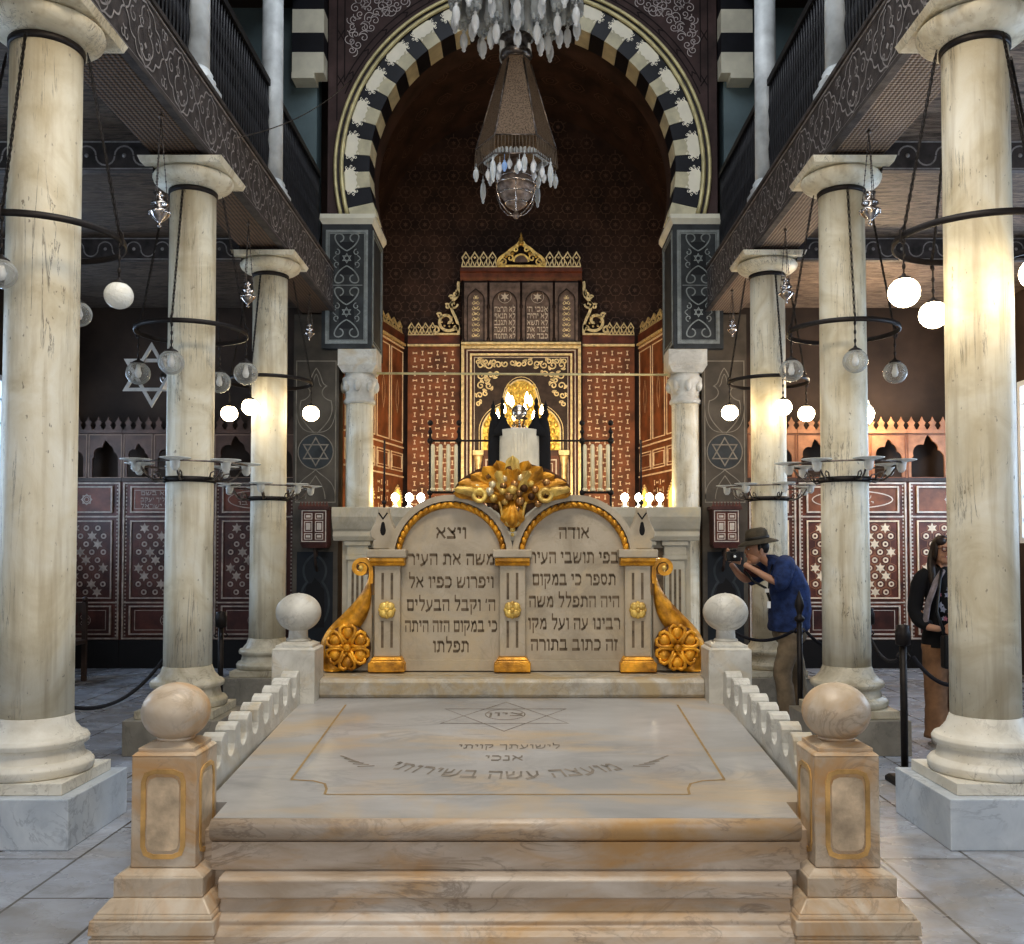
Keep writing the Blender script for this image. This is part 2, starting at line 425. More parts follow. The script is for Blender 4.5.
    def text(s, body, fr, uc, v0, size, h=.003, mi=0, width=None, bold=1., arc=None):
        """square Hebrew letters cut with a broad pen, right to left, centred on uc with their foot at v0"""
        adv = 0.; pens = []
        for ch_ in body:
            if ch_ == ' ': adv += .42; continue
            w_, strokes = HEB[ch_]; adv += w_ + .16; pens.append((-adv + .08, strokes))
        sx = size if width is None else width / max(adv, .01); sy = size * .72
        for x0, strokes in pens:
            for st_ in strokes:
                for (ax_, ay_), (bx_, by_) in zip(st_[:-1], st_[1:]):
                    L_ = math.hypot(bx_ - ax_, by_ - ay_); dx, dy = (bx_ - ax_) / L_, (by_ - ay_) / L_
                    w2 = (.055 + .055 * dx * dx) * (1.15 if bold else 1); e = .04; nx, ny = -dy * w2, dx * w2
                    q = [(ax_ - dx * e + nx, ay_ - dy * e + ny), (ax_ - dx * e - nx, ay_ - dy * e - ny), (bx_ + dx * e - nx, by_ + dy * e - ny), (bx_ + dx * e + nx, by_ + dy * e + ny)]
                    P_ = [((x0 + a + adv / 2) * sx, b * sy) for a, b in q]
                    s.add([arc(uc + a, v0 + b, a, b) if arc else fr(uc + a, v0 + b, h) for a, b in P_], [(0, 1, 2, 3)], mi)
    def build(s, name, mats, parent=None, origin=None):
        me = bpy.data.meshes.new(name)
        o0 = V(origin) if origin is not None else V((0, 0, 0))
        if parent is not None: o0 = V(parent.matrix_world.translation) if origin is None else o0
        me.from_pydata([tuple(V(x) - o0) for x in s.v], [], s.f)
        if not isinstance(mats, (list, tuple)): mats = [mats]
        for m in mats: me.materials.append(M[m])
        me.polygons.foreach_set('material_index', s.m)
        me.polygons.foreach_set('use_smooth', s.s)
        me.update()
        o = bpy.data.objects.new(name, me); COL.objects.link(o)
        if parent is not None:
            o.parent = parent; o.matrix_world = Matrix.Translation(o0)
            o.location = o0 - V(parent.matrix_world.translation)
        else: o.location = o0
        return o

def bevel(o, w=.004, seg=2):
    b = o.modifiers.new('edge', 'BEVEL'); b.width = w; b.segments = seg; b.limit_method = 'ANGLE'; b.angle_limit = radians(40)
    return o
def tag(o, label, cat, group=None, kind=None):
    o['label'] = label; o['category'] = cat
    if group: o['group'] = group
    if kind: o['kind'] = kind
    return o
def thing(name, label, cat, loc, group=None, kind=None):
    o = bpy.data.objects.new(name, None); COL.objects.link(o); o.location = loc
    o.matrix_world = Matrix.Translation(V(loc)); o.empty_display_size = .1
    return tag(o, label, cat, group, kind)
def struct(name, mb, mats):
    o = mb.build(name, mats); o['kind'] = 'structure'; return o
def sub(parent, name, mb, mats): return mb.build(name, mats, parent, origin=None)
def dup(root, loc, label, group=None):
    r = root.copy(); COL.objects.link(r); r.location = loc; r['label'] = label
    if group: r['group'] = group
    for ch in root.children:
        c = ch.copy(); COL.objects.link(c); c.parent = r
        for g in ch.children:
            d = g.copy(); COL.objects.link(d); d.parent = c
    return r

# ---- drawing motifs
def arc(cx, cy, r, a0, a1, n=16, ry=None):
    ry = ry or r
    return [(cx + r * cos(radians(a0 + (a1 - a0) * i / n)), cy + ry * sin(radians(a0 + (a1 - a0) * i / n))) for i in range(n + 1)]
def spiral(cx, cy, r0, r1, a0, a1, n=20):
    return [(cx + (r0 + (r1 - r0) * i / n) * cos(radians(a0 + (a1 - a0) * i / n)), cy + (r0 + (r1 - r0) * i / n) * sin(radians(a0 + (a1 - a0) * i / n))) for i in range(n + 1)]
def bez(p0, p1, p2, p3, n=12):
    o = []
    for i in range(n + 1):
        t_ = i / n; a = (1 - t_) ** 3; b = 3 * t_ * (1 - t_) ** 2; c_ = 3 * t_ * t_ * (1 - t_); d_ = t_ ** 3
        o.append((a * p0[0] + b * p1[0] + c_ * p2[0] + d_ * p3[0], a * p0[1] + b * p1[1] + c_ * p2[1] + d_ * p3[1]))
    return o
def star_pts(cx, cy, r, k=6, inner=.577, rot=90):
    return [(cx + (r if i % 2 == 0 else r * inner) * cos(radians(rot + 180 / k * i)), cy + (r if i % 2 == 0 else r * inner) * sin(radians(rot + 180 / k * i))) for i in range(2 * k)]
def ngon(cx, cy, r, k, rot=90): return [(cx + r * cos(radians(rot + 360 / k * i)), cy + r * sin(radians(rot + 360 / k * i))) for i in range(k)]
def hexagram(mb, fr, cx, cy, r, w, h, mi, th=0.):
    for s_ in (90, 270): mb.strip(fr, ngon(cx, cy, r, 3, s_), w, h + (.001 if s_ == 90 else 0), mi, True, th)
def leafpath(x0, y0, ang, L, curl=1):
    """small curling tendril"""
    a = radians(ang); ux, uy = cos(a), sin(a); nx, ny = -uy * curl, ux * curl
    base = bez((0, 0), (L * .4, 0), (L * .8, L * .1), (L * .85, L * .4), 8) + spiral(L * .65, L * .4, L * .2, L * .06, 0, 330, 10)[1:]
    return [(x0 + ux * p_[0] + nx * p_[1], y0 + uy * p_[0] + ny * p_[1]) for p_ in base]
def arch_pts(x0, x1, z0, zs, kind='foil', n=20):
    """opening outline from bottom left up over the crown to bottom right"""
    c = (x0 + x1) / 2; r = (x1 - x0) / 2; L = [(x0, z0), (x0, zs)]
    if kind == 'round': L += [(c - r * cos(pi * i / n), zs + r * sin(pi * i / n)) for i in range(1, n)]
    elif kind == 'foil':
        for i in range(1, n * 2):
            a = pi * i / (n * 2); rr = r * (.80 + .20 * abs(sin(a * 2.5)) + .35 * max(0, 1 - abs(a - pi / 2) / .3))
            L.append((c - rr * cos(a), zs + rr * sin(a) * 1.12))
    elif kind == 'point':
        for i in range(1, n):
            a = pi * i / n; k_ = 1 + .28 * max(0, 1 - abs(a - pi / 2) / .6) ** 1.5
            L.append((c - r * cos(a), zs + r * sin(a) * k_))
    return L + [(x1, zs), (x1, z0)]
def arch_plate(mb, fr, x0, x1, z0, z1, op, h0, h1, mi=0, mi_in=None):
    """a board from x0..x1, z0..z1 with the opening op cut from its lower edge"""
    n = len(op); cx = (op[0][0] + op[-1][0]) / 2
    tot = (z1 - z0) * 2 + (x1 - x0)
    top_i = max(range(n), key=lambda i: op[i][1])
    outer = []
    zs = op[1][1]
    for i, (a, b) in enumerate(op):
        if i <= 1: outer.append((x0, b))
        elif i >= n - 2: outer.append((x1, b))
        else:
            # cast a ray from the spring centre outward to the board's edge
            dx, dz = a - cx, b - (zs - (z1 - zs) * .0)
            L_ = 1e9
            if dx > 1e-6: L_ = min(L_, (x1 - cx) / dx)
            if dx < -1e-6: L_ = min(L_, (x0 - cx) / dx)
            if dz > 1e-6: L_ = min(L_, (z1 - zs) / dz)
            outer.append((cx + dx * L_, zs + dz * L_))
    vs = [fr(a, b, h1) for a, b in op] + [fr(a, b, h1) for a, b in outer] + [fr(a, b, h0) for a, b in op] + [fr(a, b, h0) for a, b in outer]
    fs = []; fi = []
    for i in range(n - 1):
        fs.append((i, i + 1, n + i + 1, n + i)); fs.append((2 * n + i, 3 * n + i, 3 * n + i + 1, 2 * n + i + 1))
        fi.append((i, 2 * n + i, 2 * n + i + 1, i + 1))
    mb.add(vs, fs + [(n + i, n + i + 1, 3 * n + i + 1, 3 * n + i) for i in range(n - 1)], mi)
    b = len(mb.v) - 4 * n
    for f in fi: mb.f.append([b + k for k in f]); mb.m.append(mi if mi_in is None else mi_in); mb.s.append(False)
    # corner fills where the outline turns a corner of the board
    for i in range(1, n - 2):
        (a0, b0), (a1, b1) = outer[i], outer[i + 1]
        if abs(a0 - a1) > 1e-6 and abs(b0 - b1) > 1e-6:
            cxn = x0 if min(a0, a1) <= x0 + 1e-6 else x1
            mb.add([fr(a0, b0, h1), fr(a1, b1, h1), fr(cxn, z1, h1), fr(a0, b0, h0), fr(a1, b1, h0), fr(cxn, z1, h0)], [(0, 1, 2), (3, 5, 4)], mi)
AX = -.05      # centre line of the nave
# =================================================================== SETTING
XI, XO, XW = 2.48, 2.92, 6.35          # beam inner / outer face, aisle outer wall (from the centre line)
YB, YR = 12.6, -5.5                    # arch wall, wall behind the camera
ZB, ZT = 4.74, 5.32                    # beam bottom / top
mb = MB(); mb.box(AX - XW - .3, AX + XW + .3, YR - .3, 17.2, -.15, 0); struct('floor', mb, 'floor_marble')
for sgn, nm in ((-1, 'left'), (1, 'right')):
    X = lambda d: AX + sgn * d
    xo = (min(X(XW), X(XW + .25)), max(X(XW), X(XW + .25)))
    # outer wall with window openings
    mb = MB(); wins = [(10.35, 12.1), (5.6, 7.4), (.8, 2.6)]  # the two nearer windows on each side are unseen, added for light
    zs = (1.66, 3.72)
    mb.box(*xo, YR, YB + .4, 0, zs[0]); mb.box(*xo, YR, YB + .4, zs[1], 10.6)
    edges = [YR] + [e for w_ in sorted(wins) for e in w_] + [YB + .4]
    for i in range(0, len(edges), 2): mb.box(*xo, edges[i], edges[i + 1], zs[0], zs[1])
    struct('wall_' + nm, mb, 'wall_brown')
    for wi, (y0, y1) in enumerate(wins):
        mb = MB(); fr = Fr((X(XW + .06), 0, 0), (0, 1, 0), (0, 0, 1), (-sgn, 0, 0))
        mb.rframe(fr, y0, y1, zs[0], zs[1], .07, -.03, .05)
        for k in range(1, 4): mb.fbox(fr, y0 + (y1 - y0) * k / 4 - .015, y0 + (y1 - y0) * k / 4 + .015, zs[0], zs[1], -.02, .03)
        for k in range(1, 7): mb.fbox(fr, y0, y1, zs[0] + (zs[1] - zs[0]) * k / 7 - .012, zs[0] + (zs[1] - zs[0]) * k / 7 + .012, -.02, .028)
        w = struct('window_%d' % (wi + 1 + (3 if sgn > 0 else 0)), mb, 'window_white')
        mb = MB(); mb.fbox(fr, y0, y1, zs[0], zs[1], -.09, -.07); p_ = mb.build('pane', 'daylight_pane', w)
    # ceiling of the aisle = floor of the gallery
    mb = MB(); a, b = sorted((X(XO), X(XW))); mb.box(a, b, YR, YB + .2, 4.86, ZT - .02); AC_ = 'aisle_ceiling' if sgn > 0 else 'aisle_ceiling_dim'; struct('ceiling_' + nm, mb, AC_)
    # cross beams of the aisle
    for k, yc in enumerate((.9, 3.2, 5.45, 7.72, 10.1)):
        mb = MB(); mb.box(a, b, yc - .16, yc + .16, ZB, 4.859, 0)
        fr = FRONT(yc - .16)
        fr2 = Fr((a, 0, ZB), (1, 0, 0), (0, 1, 0), (0, 0, -1))
        if yc > 4:
            mb.box(a, b, yc - .22, yc - .16, 4.62, 4.859, 1)
            mb.fbox(FRONT(yc - .22), a, b, 4.845, 4.856, 0, .006, 2); mb.fbox(FRONT(yc - .22), a, b, 4.628, 4.638, 0, .006, 2)
            x_ = a + .2
            while x_ < b - .2:
                mb.strip(FRONT(yc - .22), arc(x_, 4.74, .075, 180, 0, 8) , .014, .004, 2)
                mb.strip(FRONT(yc - .22), arc(x_ + .15, 4.735, .075, 180, 360, 8), .014, .004, 2)
                mb.ball((x_, yc - .222, 4.74), .018, 6, 2, ry=.006); x_ += .30
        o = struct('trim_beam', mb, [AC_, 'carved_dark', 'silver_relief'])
    # long gallery beam with carved arabesque face and pierced soffit
    mb = MB(); a, b = sorted((X(XI), X(XO)))
    mb.box(a, b, YR, YB, ZB + .005, ZT, 0)
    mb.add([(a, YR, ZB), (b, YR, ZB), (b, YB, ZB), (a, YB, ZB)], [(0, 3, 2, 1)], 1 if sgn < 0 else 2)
    fr = Fr((X(XI), 0, ZB), (0, 1, 0), (0, 0, 1), (-sgn, 0, 0))
    H_ = ZT - ZB; P_ = .66
    for e0, e1 in ((.0, .035), (H_ - .03, H_ + .005)): mb.fbox(fr, YR, YB, e0, e1, 0, .022, 0)
    for e0 in (.045, H_ - .052): mb.fbox(fr, YR, YB - .1, e0, e0 + .012, 0, .008, 3)
    mb.fbox(fr, YR, YB - .1, -.012, .0, -.03, .03, 0)
    y = YB - .1 - P_
    m_lo, m_hi = .07, H_ - .07; mid = (m_lo + m_hi) / 2; hh = (m_hi - m_lo) / 2
    while y > 3.2:
        c_ = y + P_ / 2
        R_ = lambda pts, w=.013: mb.strip(fr, pts, w, .004, 3)
        # scalloped cartouche outline
        for sx in (-1, 1):
            R_(bez((c_, m_hi), (c_ + sx * .08, m_hi - .05), (c_ + sx * .13, m_hi + .02), (c_ + sx * .17, m_hi - .10)) + bez((c_ + sx * .17, m_hi - .10), (c_ + sx * .30, m_hi - .10), (c_ + sx * .22, mid + .04), (c_ + sx * .325, mid))[1:])
            R_(bez((c_, m_lo), (c_ + sx * .08, m_lo + .05), (c_ + sx * .13, m_lo - .02), (c_ + sx * .17, m_lo + .10)) + bez((c_ + sx * .17, m_lo + .10), (c_ + sx * .30, m_lo + .10), (c_ + sx * .22, mid - .04), (c_ + sx * .325, mid))[1:])
            R_(bez((c_, m_lo + .05), (c_ + sx * .16, m_lo + .10), (c_ + sx * .16, mid), (c_ + sx * .05, mid + .02)) + spiral(c_ + sx * .06, mid + .055, .04, .012, 270, 270 + sx * 330, 9)[1:])
            R_(bez((c_ + sx * .02, m_hi - .04), (c_ + sx * .12, m_hi - .10), (c_ + sx * .02, mid + .10), (c_ + sx * .11, mid + .06)))
            R_(spiral(c_ + sx * .20, mid + .02, .055, .014, 90, 90 - sx * 380, 12), .011)
            R_(spiral(c_ + sx * .30, m_hi - .05, .045, .012, 270, 270 + sx * 330, 10), .011)
            R_(spiral(c_ + sx * .30, m_lo + .05, .045, .012, 90, 90 - sx * 330, 10), .011)
            R_(leafpath(c_ + sx * .03, m_lo + .02, 90 - sx * 55, .11, sx), .010)
        mb.prism(fr, ngon(c_, mid - .08, .022, 4), .001, .005, 3)
        y -= P_
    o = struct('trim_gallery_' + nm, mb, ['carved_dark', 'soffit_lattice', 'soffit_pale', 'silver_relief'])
    # gallery end wall next to the arch, and gallery ceiling
    mb = MB(); a, b = sorted((X(2.74), X(XW + .2))); mb.box(a, b, YB, YB + .3, ZT - .4, 10.6)
    struct('wall_gallery_' + nm, mb, 'gallery_blue')
    mb = MB(); a, b = sorted((X(XO), X(XW + .2))); mb.box(a, b, YR, YB, 8.9, 9.1); struct('ceiling_gallery_' + nm, mb, 'wall_brown')
    # painted pier beside the arch: hexagram and ogee outlines
    mb = MB(); a, b = sorted((X(2.42), X(3.02))); mb.box(a, b, YB, YB + .3, 0, ZB - .02, 0)
    c_ = (a + b) / 2; fr = FRONT(YB)
    mb.rframe(fr, a + .03, b - .03, 2.2, 4.1, .014, 0, .004, 1)
    mb.strip(fr, arc(c_, 2.88, .235, 0, 360, 28)[:-1], .012, .004, 1, True); mb.prism(fr, arc(c_, 2.88, .225, 0, 360, 28)[:-1], .0005, .002, 2)
    hexagram(mb, fr, c_, 2.88, .185, .018, .005, 1)
    for sx in (-1, 1):
        mb.strip(fr, bez((c_, 4.0), (c_ + sx * .1, 3.86), (c_ + sx * .05, 3.8), (c_ + sx * .14, 3.76)) + bez((c_ + sx * .14, 3.76), (c_ + sx * .02, 3.68), (c_ + sx * .10, 3.58), (c_ + sx * .2, 3.56))[1:] + bez((c_ + sx * .2, 3.56), (c_ + sx * .24, 3.4), (c_ + sx * .2, 3.3), (c_ + sx * .02, 3.13))[1:], .013, .004, 1)
        mb.strip(fr, bez((c_, 3.92), (c_ + sx * .05, 3.84), (c_ + sx * .02, 3.8), (c_ + sx * .07, 3.75)), .01, .004, 1)
        mb.strip(fr, bez((c_ + sx * .0, 3.14), (c_ + sx * .22, 3.12), (c_ + sx * .26, 3.3), (c_ + sx * .26, 3.5)), .010, .004, 1)
        mb.strip(fr, bez((c_, 2.64), (c_ + sx * .12, 2.52), (c_ + sx * .27, 2.5), (c_ + sx * .26, 2.25)), .012, .004, 1)
        mb.strip(fr, bez((c_, 2.56), (c_ + sx * .05, 2.48), (c_ + sx * .12, 2.42), (c_ + sx * .13, 2.25)), .012, .004, 1)
    mb.prism(fr, [(c_ - .24, .3), (c_ + .24, .3), (c_ + .24, 1.55), (c_ - .24, 1.55)], .001, .003, 3)
    for sx in (-1, 1): mb.strip(fr, bez((c_, 1.52), (c_ + sx * .14, 1.44), (c_ + sx * .2, 1.3), (c_ + sx * .1, 1.15)) + bez((c_ + sx * .1, 1.15), (c_ + sx * .24, 1.0), (c_ + sx * .2, .7), (c_ + sx * .1, .6))[1:] , .03, .005, 2)
    mb.prism(fr, arch_pts(c_ - .13, c_ + .13, .55, 1.02, 'foil', 8), .003, .006, 4)
    struct('trim_painted_pier_' + nm, mb, ['painted_pier', 'painted_line', 'pier_blue', 'pier_black', 'void_black'])
    # end wall of the aisle
    mb = MB(); a, b = sorted((X(3.02), X(XW + .2))); mb.box(a, b, 13.05, 13.3, 0, ZT); struct('wall_aisle_end_' + nm, mb, 'wall_brown')
mb = MB(); mb.box(AX - XW - .3, AX + XW + .3, YR - .25, YR, 0, 10.6); struct('wall_rear', mb, 'wall_brown')
mb = MB(); mb.box(AX - XW - .3, AX + XW + .3, YR, 17.2, 10.6, 10.8); struct('ceiling', mb, 'wall_brown')

# arch wall above the imposts, with the horseshoe opening
ARX, ARZ, ARR, ARI = AX + .03, 6.70, 2.53, 2.07       # centre, outer and inner radius
z_imp = 6.03
a_imp = math.asin((ARZ - z_imp) / ARI)
AWR = 2.405; a_w = math.asin((ARZ - z_imp) / AWR)
op = [(ARX - AWR * cos(a_w), z_imp)] + [(ARX - AWR * cos(-a_w + (pi + 2 * a_w) * i / 48), ARZ + AWR * sin(-a_w + (pi + 2 * a_w) * i / 48)) for i in range(1, 48)] + [(ARX + AWR * cos(a_w), z_imp)]
mb = MB(); fr = FRONT(YB)
ol = []
hw = 2.62
for (u, v) in op:
    dx, dz = u - ARX, v - ARZ; L_ = 1e9
    if abs(dx) > 1e-6: L_ = min(L_, hw / abs(dx))
    if dz > 1e-6: L_ = min(L_, (10.6 - ARZ) / dz)
    if dz < -1e-6: L_ = min(L_, (ARZ - z_imp + .0001) / -dz) if abs(dx) < 1e-6 else L_
    q = (ARX + dx * L_, max(z_imp, ARZ + dz * L_)); ol.append(q)
n = len(op)
for h0, rev in ((0, 0), (-.9, 1)):
    vs = [fr(a, b, h0) for a, b in op] + [fr(a, b, h0) for a, b in ol]
    mb.add(vs, [((i, i + 1, n + i + 1, n + i) if not rev else (i, n + i, n + i + 1, i + 1)) for i in range(n - 1)], 0)
for i in range(n - 1):
    (a0, b0), (a1, b1) = ol[i], ol[i + 1]
    if abs(a0 - a1) > 1e-6 and abs(b0 - b1) > 1e-6 and b0 > 9:
        mb.add([fr(a0, b0), fr(a1, b1), fr(ARX + (hw if a0 > ARX else -hw), 10.6)], [(0, 1, 2)], 0)
mb.add([fr(a, b, 0) for a, b in op] + [fr(a, b, -.9) for a, b in op], [(i, n + i, n + i + 1, i + 1) for i in range(n - 1)], 2)
# carved line frames and arabesque on the spandrels
for sx in (-1, 1):
    S = lambda pts: [(ARX + sx * a, b) for a, b in pts]
    mb.strip(fr, S([(2.50, 7.35), (2.50, 10.5)]), .016, .004, 1); mb.strip(fr, S([(2.40, 7.9), (2.40, 10.5)]), .016, .004, 1)
    zz = 7.4
    while zz < 10.4: mb.strip(fr, S([(2.40, zz + .42), (2.45, zz + .5), (2.40, zz + .58)]), .014, .005, 1); mb.strip(fr, S([(2.50, zz + .42), (2.45, zz + .5), (2.50, zz + .58)]), .014, .005, 1); zz += .62
    for rr in (2.60, 2.68):
        mb.strip(fr, S([(rr * cos(radians(a)), ARZ + rr * sin(radians(a))) for a in range(20, 92, 3) if rr * cos(radians(a)) < 2.42]), .016, .004, 1)
    for a in range(30, 90, 8):
        c0, s0 = cos(radians(a)), sin(radians(a))
        mb.strip(fr, S([(2.60 * cos(radians(a - 1.5)), ARZ + 2.60 * sin(radians(a - 1.5))), (2.64 * c0, ARZ + 2.64 * s0), (2.68 * cos(radians(a - 1.5)), ARZ + 2.68 * sin(radians(a - 1.5)))]), .014, .005, 1)
    rnd = random.Random(5)
    tries = 0; placed = []
    while len(placed) < 130 and tries < 9000:
        tries += 1
        u = rnd.uniform(1.0, 2.31); v = rnd.uniform(7.9, 9.75)
        if sqrt(u * u + (v - ARZ) ** 2) < 2.79: continue
        if any((u - p[0]) ** 2 + (v - p[1]) ** 2 < .0085 for p in placed): continue
        placed.append((u, v)); r_ = rnd.uniform(.045, .07); a0 = rnd.uniform(0, 360); q_ = rnd.choice((-1, 1))
        if u + r_ > 2.36: continue
        mb.strip(fr, S(spiral(u, v, r_, .012, a0, a0 + q_ * 420, 16)), .011, .005, 3)
        mb.strip(fr, S(bez((u + r_ * cos(radians(a0)), v + r_ * sin(radians(a0))), (u + .1 * cos(radians(a0 + 40)), v + .1 * sin(radians(a0 + 40))), (u + .12 * cos(radians(a0 + 80)), v + .12 * sin(radians(a0 + 80))), (u + .09 * cos(radians(a0 + 110)), v + .09 * sin(radians(a0 + 110))), 6)), .011, .005, 3)
struct('wall_arch', mb, ['spandrel', 'spandrel_line', 'wall_brown', 'spandrel_relief'])

# horseshoe arch: gilt mouldings, voussoirs with white filigree
ar = thing('horseshoe_arch', 'horseshoe arch of alternating black and white blocks with gilt outer moulding', 'arch', (ARX, YB, ARZ), kind='thing')
def ring_pts(r, n=60):
    a_ = math.asin((ARZ - z_imp - .03) / r); return [(ARX - r * cos(-a_ + (pi + 2 * a_) * i / n), ARZ + r * sin(-a_ + (pi + 2 * a_) * i / n)) for i in range(n + 1)]
for r_, w_, h_ in ((2.515, .05, .07), (2.43, .055, .06)):
    mb = MB(); mb.tube([fr(a, b, w_ / 2 + .002) for a, b in ring_pts(r_)], w_ / 2, 8); mb.build('gilt_moulding', 'arch_gilt', ar)
mb = MB(); mb.strip(fr, ring_pts(2.47), .13, .006, 0); mb.build('moulding_channel', 'carved_dark', ar)
NV = 37
mb = MB(); pr = ring_pts(ARI + .0); n_ = len(pr); mb.add([fr(a, b, -.43) for a, b in pr] + [fr(a, b, -.88) for a, b in pr], [(i, n_ + i, n_ + i + 1, i + 1) for i in range(n_ - 1)], 0, True); mb.build('rear_reveal', 'apse_brown', ar)
aspan = (pi + 2 * a_imp)
for k in range(NV):
    t0, t1 = -a_imp + aspan * k / NV, -a_imp + aspan * (k + 1) / NV
    white = k % 2 == 0
    P4 = lambda r, t_, h: fr(ARX - r * cos(t_), max(z_imp + .004, ARZ + r * sin(t_)), h)
    mb = MB(); g_ = .0015
    vs = []; ms = 3
    for h in (.008, -.42):
        for r in (ARI - .012, 2.40):
            for i in range(ms + 1): vs.append(P4(r, t0 + g_ + (t1 - t0 - 2 * g_) * i / ms, h))
    q = ms + 1; fs = []
    for i in range(ms):
        fs += [(i, i + 1, q + i + 1, q + i), (2 * q + i, 3 * q + i, 3 * q + i + 1, 2 * q + i + 1), (i, 2 * q + i, 2 * q + i + 1, i + 1)]
    fs += [(0, q, 3 * q, 2 * q), (ms, 2 * q + ms, 3 * q + ms, q + ms)]
    mb.add(vs, fs, 0)
    vo = mb.build('white_voussoir' if white else 'black_voussoir', 'voussoir_white' if white else 'voussoir_black', ar)
    vo['label'] = 'pale stone block' if white else 'black stone block'
    if white and 0 < k < NV - 1:
        mb = MB(); tm = (t0 + t1) / 2; hwid = (t1 - t0) / 2
        Q = lambda s_, r: (ARX - r * cos(tm + s_ * hwid), ARZ + r * sin(tm + s_ * hwid))
        outl = [(-1.0, 2.39), (-1.35, 2.37), (-1.2, 2.345), (-1.5, 2.33), (-1.3, 2.30), (-1.55, 2.27), (-1.25, 2.255), (-1.1, 2.27), (-.95, 2.235), (-.7, 2.25), (-.4, 2.225), (0, 2.24)]
        outl = outl + [(-a, b) for a, b in outl[-2::-1]]
        mb.add([fr(*Q(a, b), .013) for a, b in outl], [tuple(range(len(outl)))], 0)
        for sx in (-1, 1):
            for (s_, r, rr, tw) in ((1.42, 2.36, .022, 1), (1.62, 2.30, .020, -1), (1.35, 2.25, .020, 1), (.85, 2.22, .016, -1)):
                cu_, cv_ = Q(sx * s_, r)
                mb.strip(fr, spiral(cu_, cv_, rr, .006, 90 * tw, 90 * tw + sx * tw * 330, 8), .010, .014, 0)
        mb.build('filigree', 'lace_white', vo)
for sx in (-1, 1):
    # arch jamb: carved blue-black pier block, marble impost, colonnette below
    xc = ARX + sx * 2.33
    lab = 'glowing apse side niches' if sx > 0 else 'wall'
    base = thing('arch_pier', ('blue-black carved pier block under the arch end toward the woman' if sx > 0 else 'blue-black carved pier block under the arch end away from the two visitors'), 'pier', (xc, YB + .3, 0), kind='thing')
    x0, x1 = xc - .33, xc + .33
    mb = MB(); mb.box(x0, x1, YB - .12, YB + .9, 4.24, 5.90); blk = mb.build('carved_block', 'pier_blue', base)
    mb = MB(); f2 = FRONT(YB - .12)
    mb.rframe(f2, x0 + .05, x1 - .05, 4.30, 5.82, .035, 0, .012, 0)
    mb.rframe(f2, x0 + .09, x1 - .09, 4.34, 5.78, .012, 0, .010, 0)
    for q_ in (0, 1):
        zc = 4.72 + q_ * .72; mb.prism(f2, [(xc - .10, zc - .22), (xc + .10, zc - .22), (xc + .10, zc + .22), (xc - .10, zc + .22)], .001, .003, 1)
        for s2 in (-1, 1):
            for s3 in (-1, 1):
                mb.strip(f2, bez((xc, zc + s3 * .10), (xc + s2 * .14, zc + s3 * .16), (xc + s2 * .22, zc + s3 * .34), (xc + s2 * .10, zc + s3 * .33)) + bez((xc + s2 * .10, zc + s3 * .33), (xc + s2 * .03, zc + s3 * .32), (xc + s2 * .02, zc + s3 * .24), (xc + s2 * .09, zc + s3 * .22))[1:], .018, .007, 0)
                mb.strip(f2, spiral(xc + s2 * .13, zc + s3 * .08, .045, .012, 90 * s3, 90 * s3 + s2 * 330, 10), .014, .007, 0)
            mb.strip(f2, bez((xc + s2 * .14, zc - .04), (xc + s2 * .19, zc), (xc + s2 * .19, zc), (xc + s2 * .14, zc + .04)), .013, .007, 0)
        hexagram(mb, f2, xc, zc, .06, .013, .009, 0)
        mb.strip(f2, [(x0 + .12, zc + .36), (x1 - .12, zc + .36)], .012, .007, 0)
    mb.build('carved_panel', ['blue_relief', 'pier_black'], blk)
    mb = MB(); fs_ = Fr((xc - sx * .33, YB - .12, 0), (0, 1, 0), (0, 0, 1), (-sx, 0, 0)); mb.rframe(fs_, .06, .9, 4.30, 5.84, .03, 0, .01, 0); mb.rframe(fs_, .12, .8, 4.36, 5.78, .01, 0, .008, 0)
    mb.build('side_panel', ['blue_relief'], blk)
    mb = MB(); mb.frustum(xc, YB + .39, 5.90, 5.97, .33, .37, 0, .51, .55); mb.box(xc - .37, xc + .37, YB - .16, YB + .94, 5.97, 6.027, 0); mb.build('impost', 'white_stone', base)
    cx_ = ARX + sx * 2.19; cy_ = YB + .12
    mb = MB()
    mb.lathe([(.205, .22), (.21, .30), (.19, .34), (.185, .4), (.185, 3.50), (.19, 3.52)], (cx_, cy_, 0), 24); mb.build('shaft', 'column_marble', base)
    mb = MB(); mb.box(cx_ - .26, cx_ + .26, cy_ - .24, cy_ + .24, 0, .22); mb.build('plinth', 'pale_marble', base)
    mb = MB(); mb.lathe([(.19, 3.52), (.215, 3.54), (.215, 3.57), (.19, 3.6), (.20, 3.7), (.235, 3.80), (.24, 3.86), (.20, 3.9), (.20, 3.93)], (cx_, cy_, 0), 20)
    for k in range(8):
        a = 2 * pi * k / 8; mb.ball((cx_ + .215 * cos(a), cy_ + .215 * sin(a), 3.76), .05, 8, 0, rz=.085)
    mb.frustum(cx_, cy_, 3.93, 4.02, .20, .255); mb.box(cx_ - .255, cx_ + .255, cy_ - .23, cy_ + .23, 4.02, 4.235)
    mb.build('capital', 'pale_marble', base)
    # striped pieces of the upper gallery
    xs = ARX + sx * 2.63; xe = ARX + sx * 3.05; a, b = sorted((xs, xe))
    g_ = thing('wall_mounted_corbel', ('black and white striped corbel at the gallery end above the woman' if sx > 0 else 'black and white striped corbel at the gallery end above the star pier without visitors'), 'corbel', ((a + b) / 2, YB, 7.85), kind='thing')
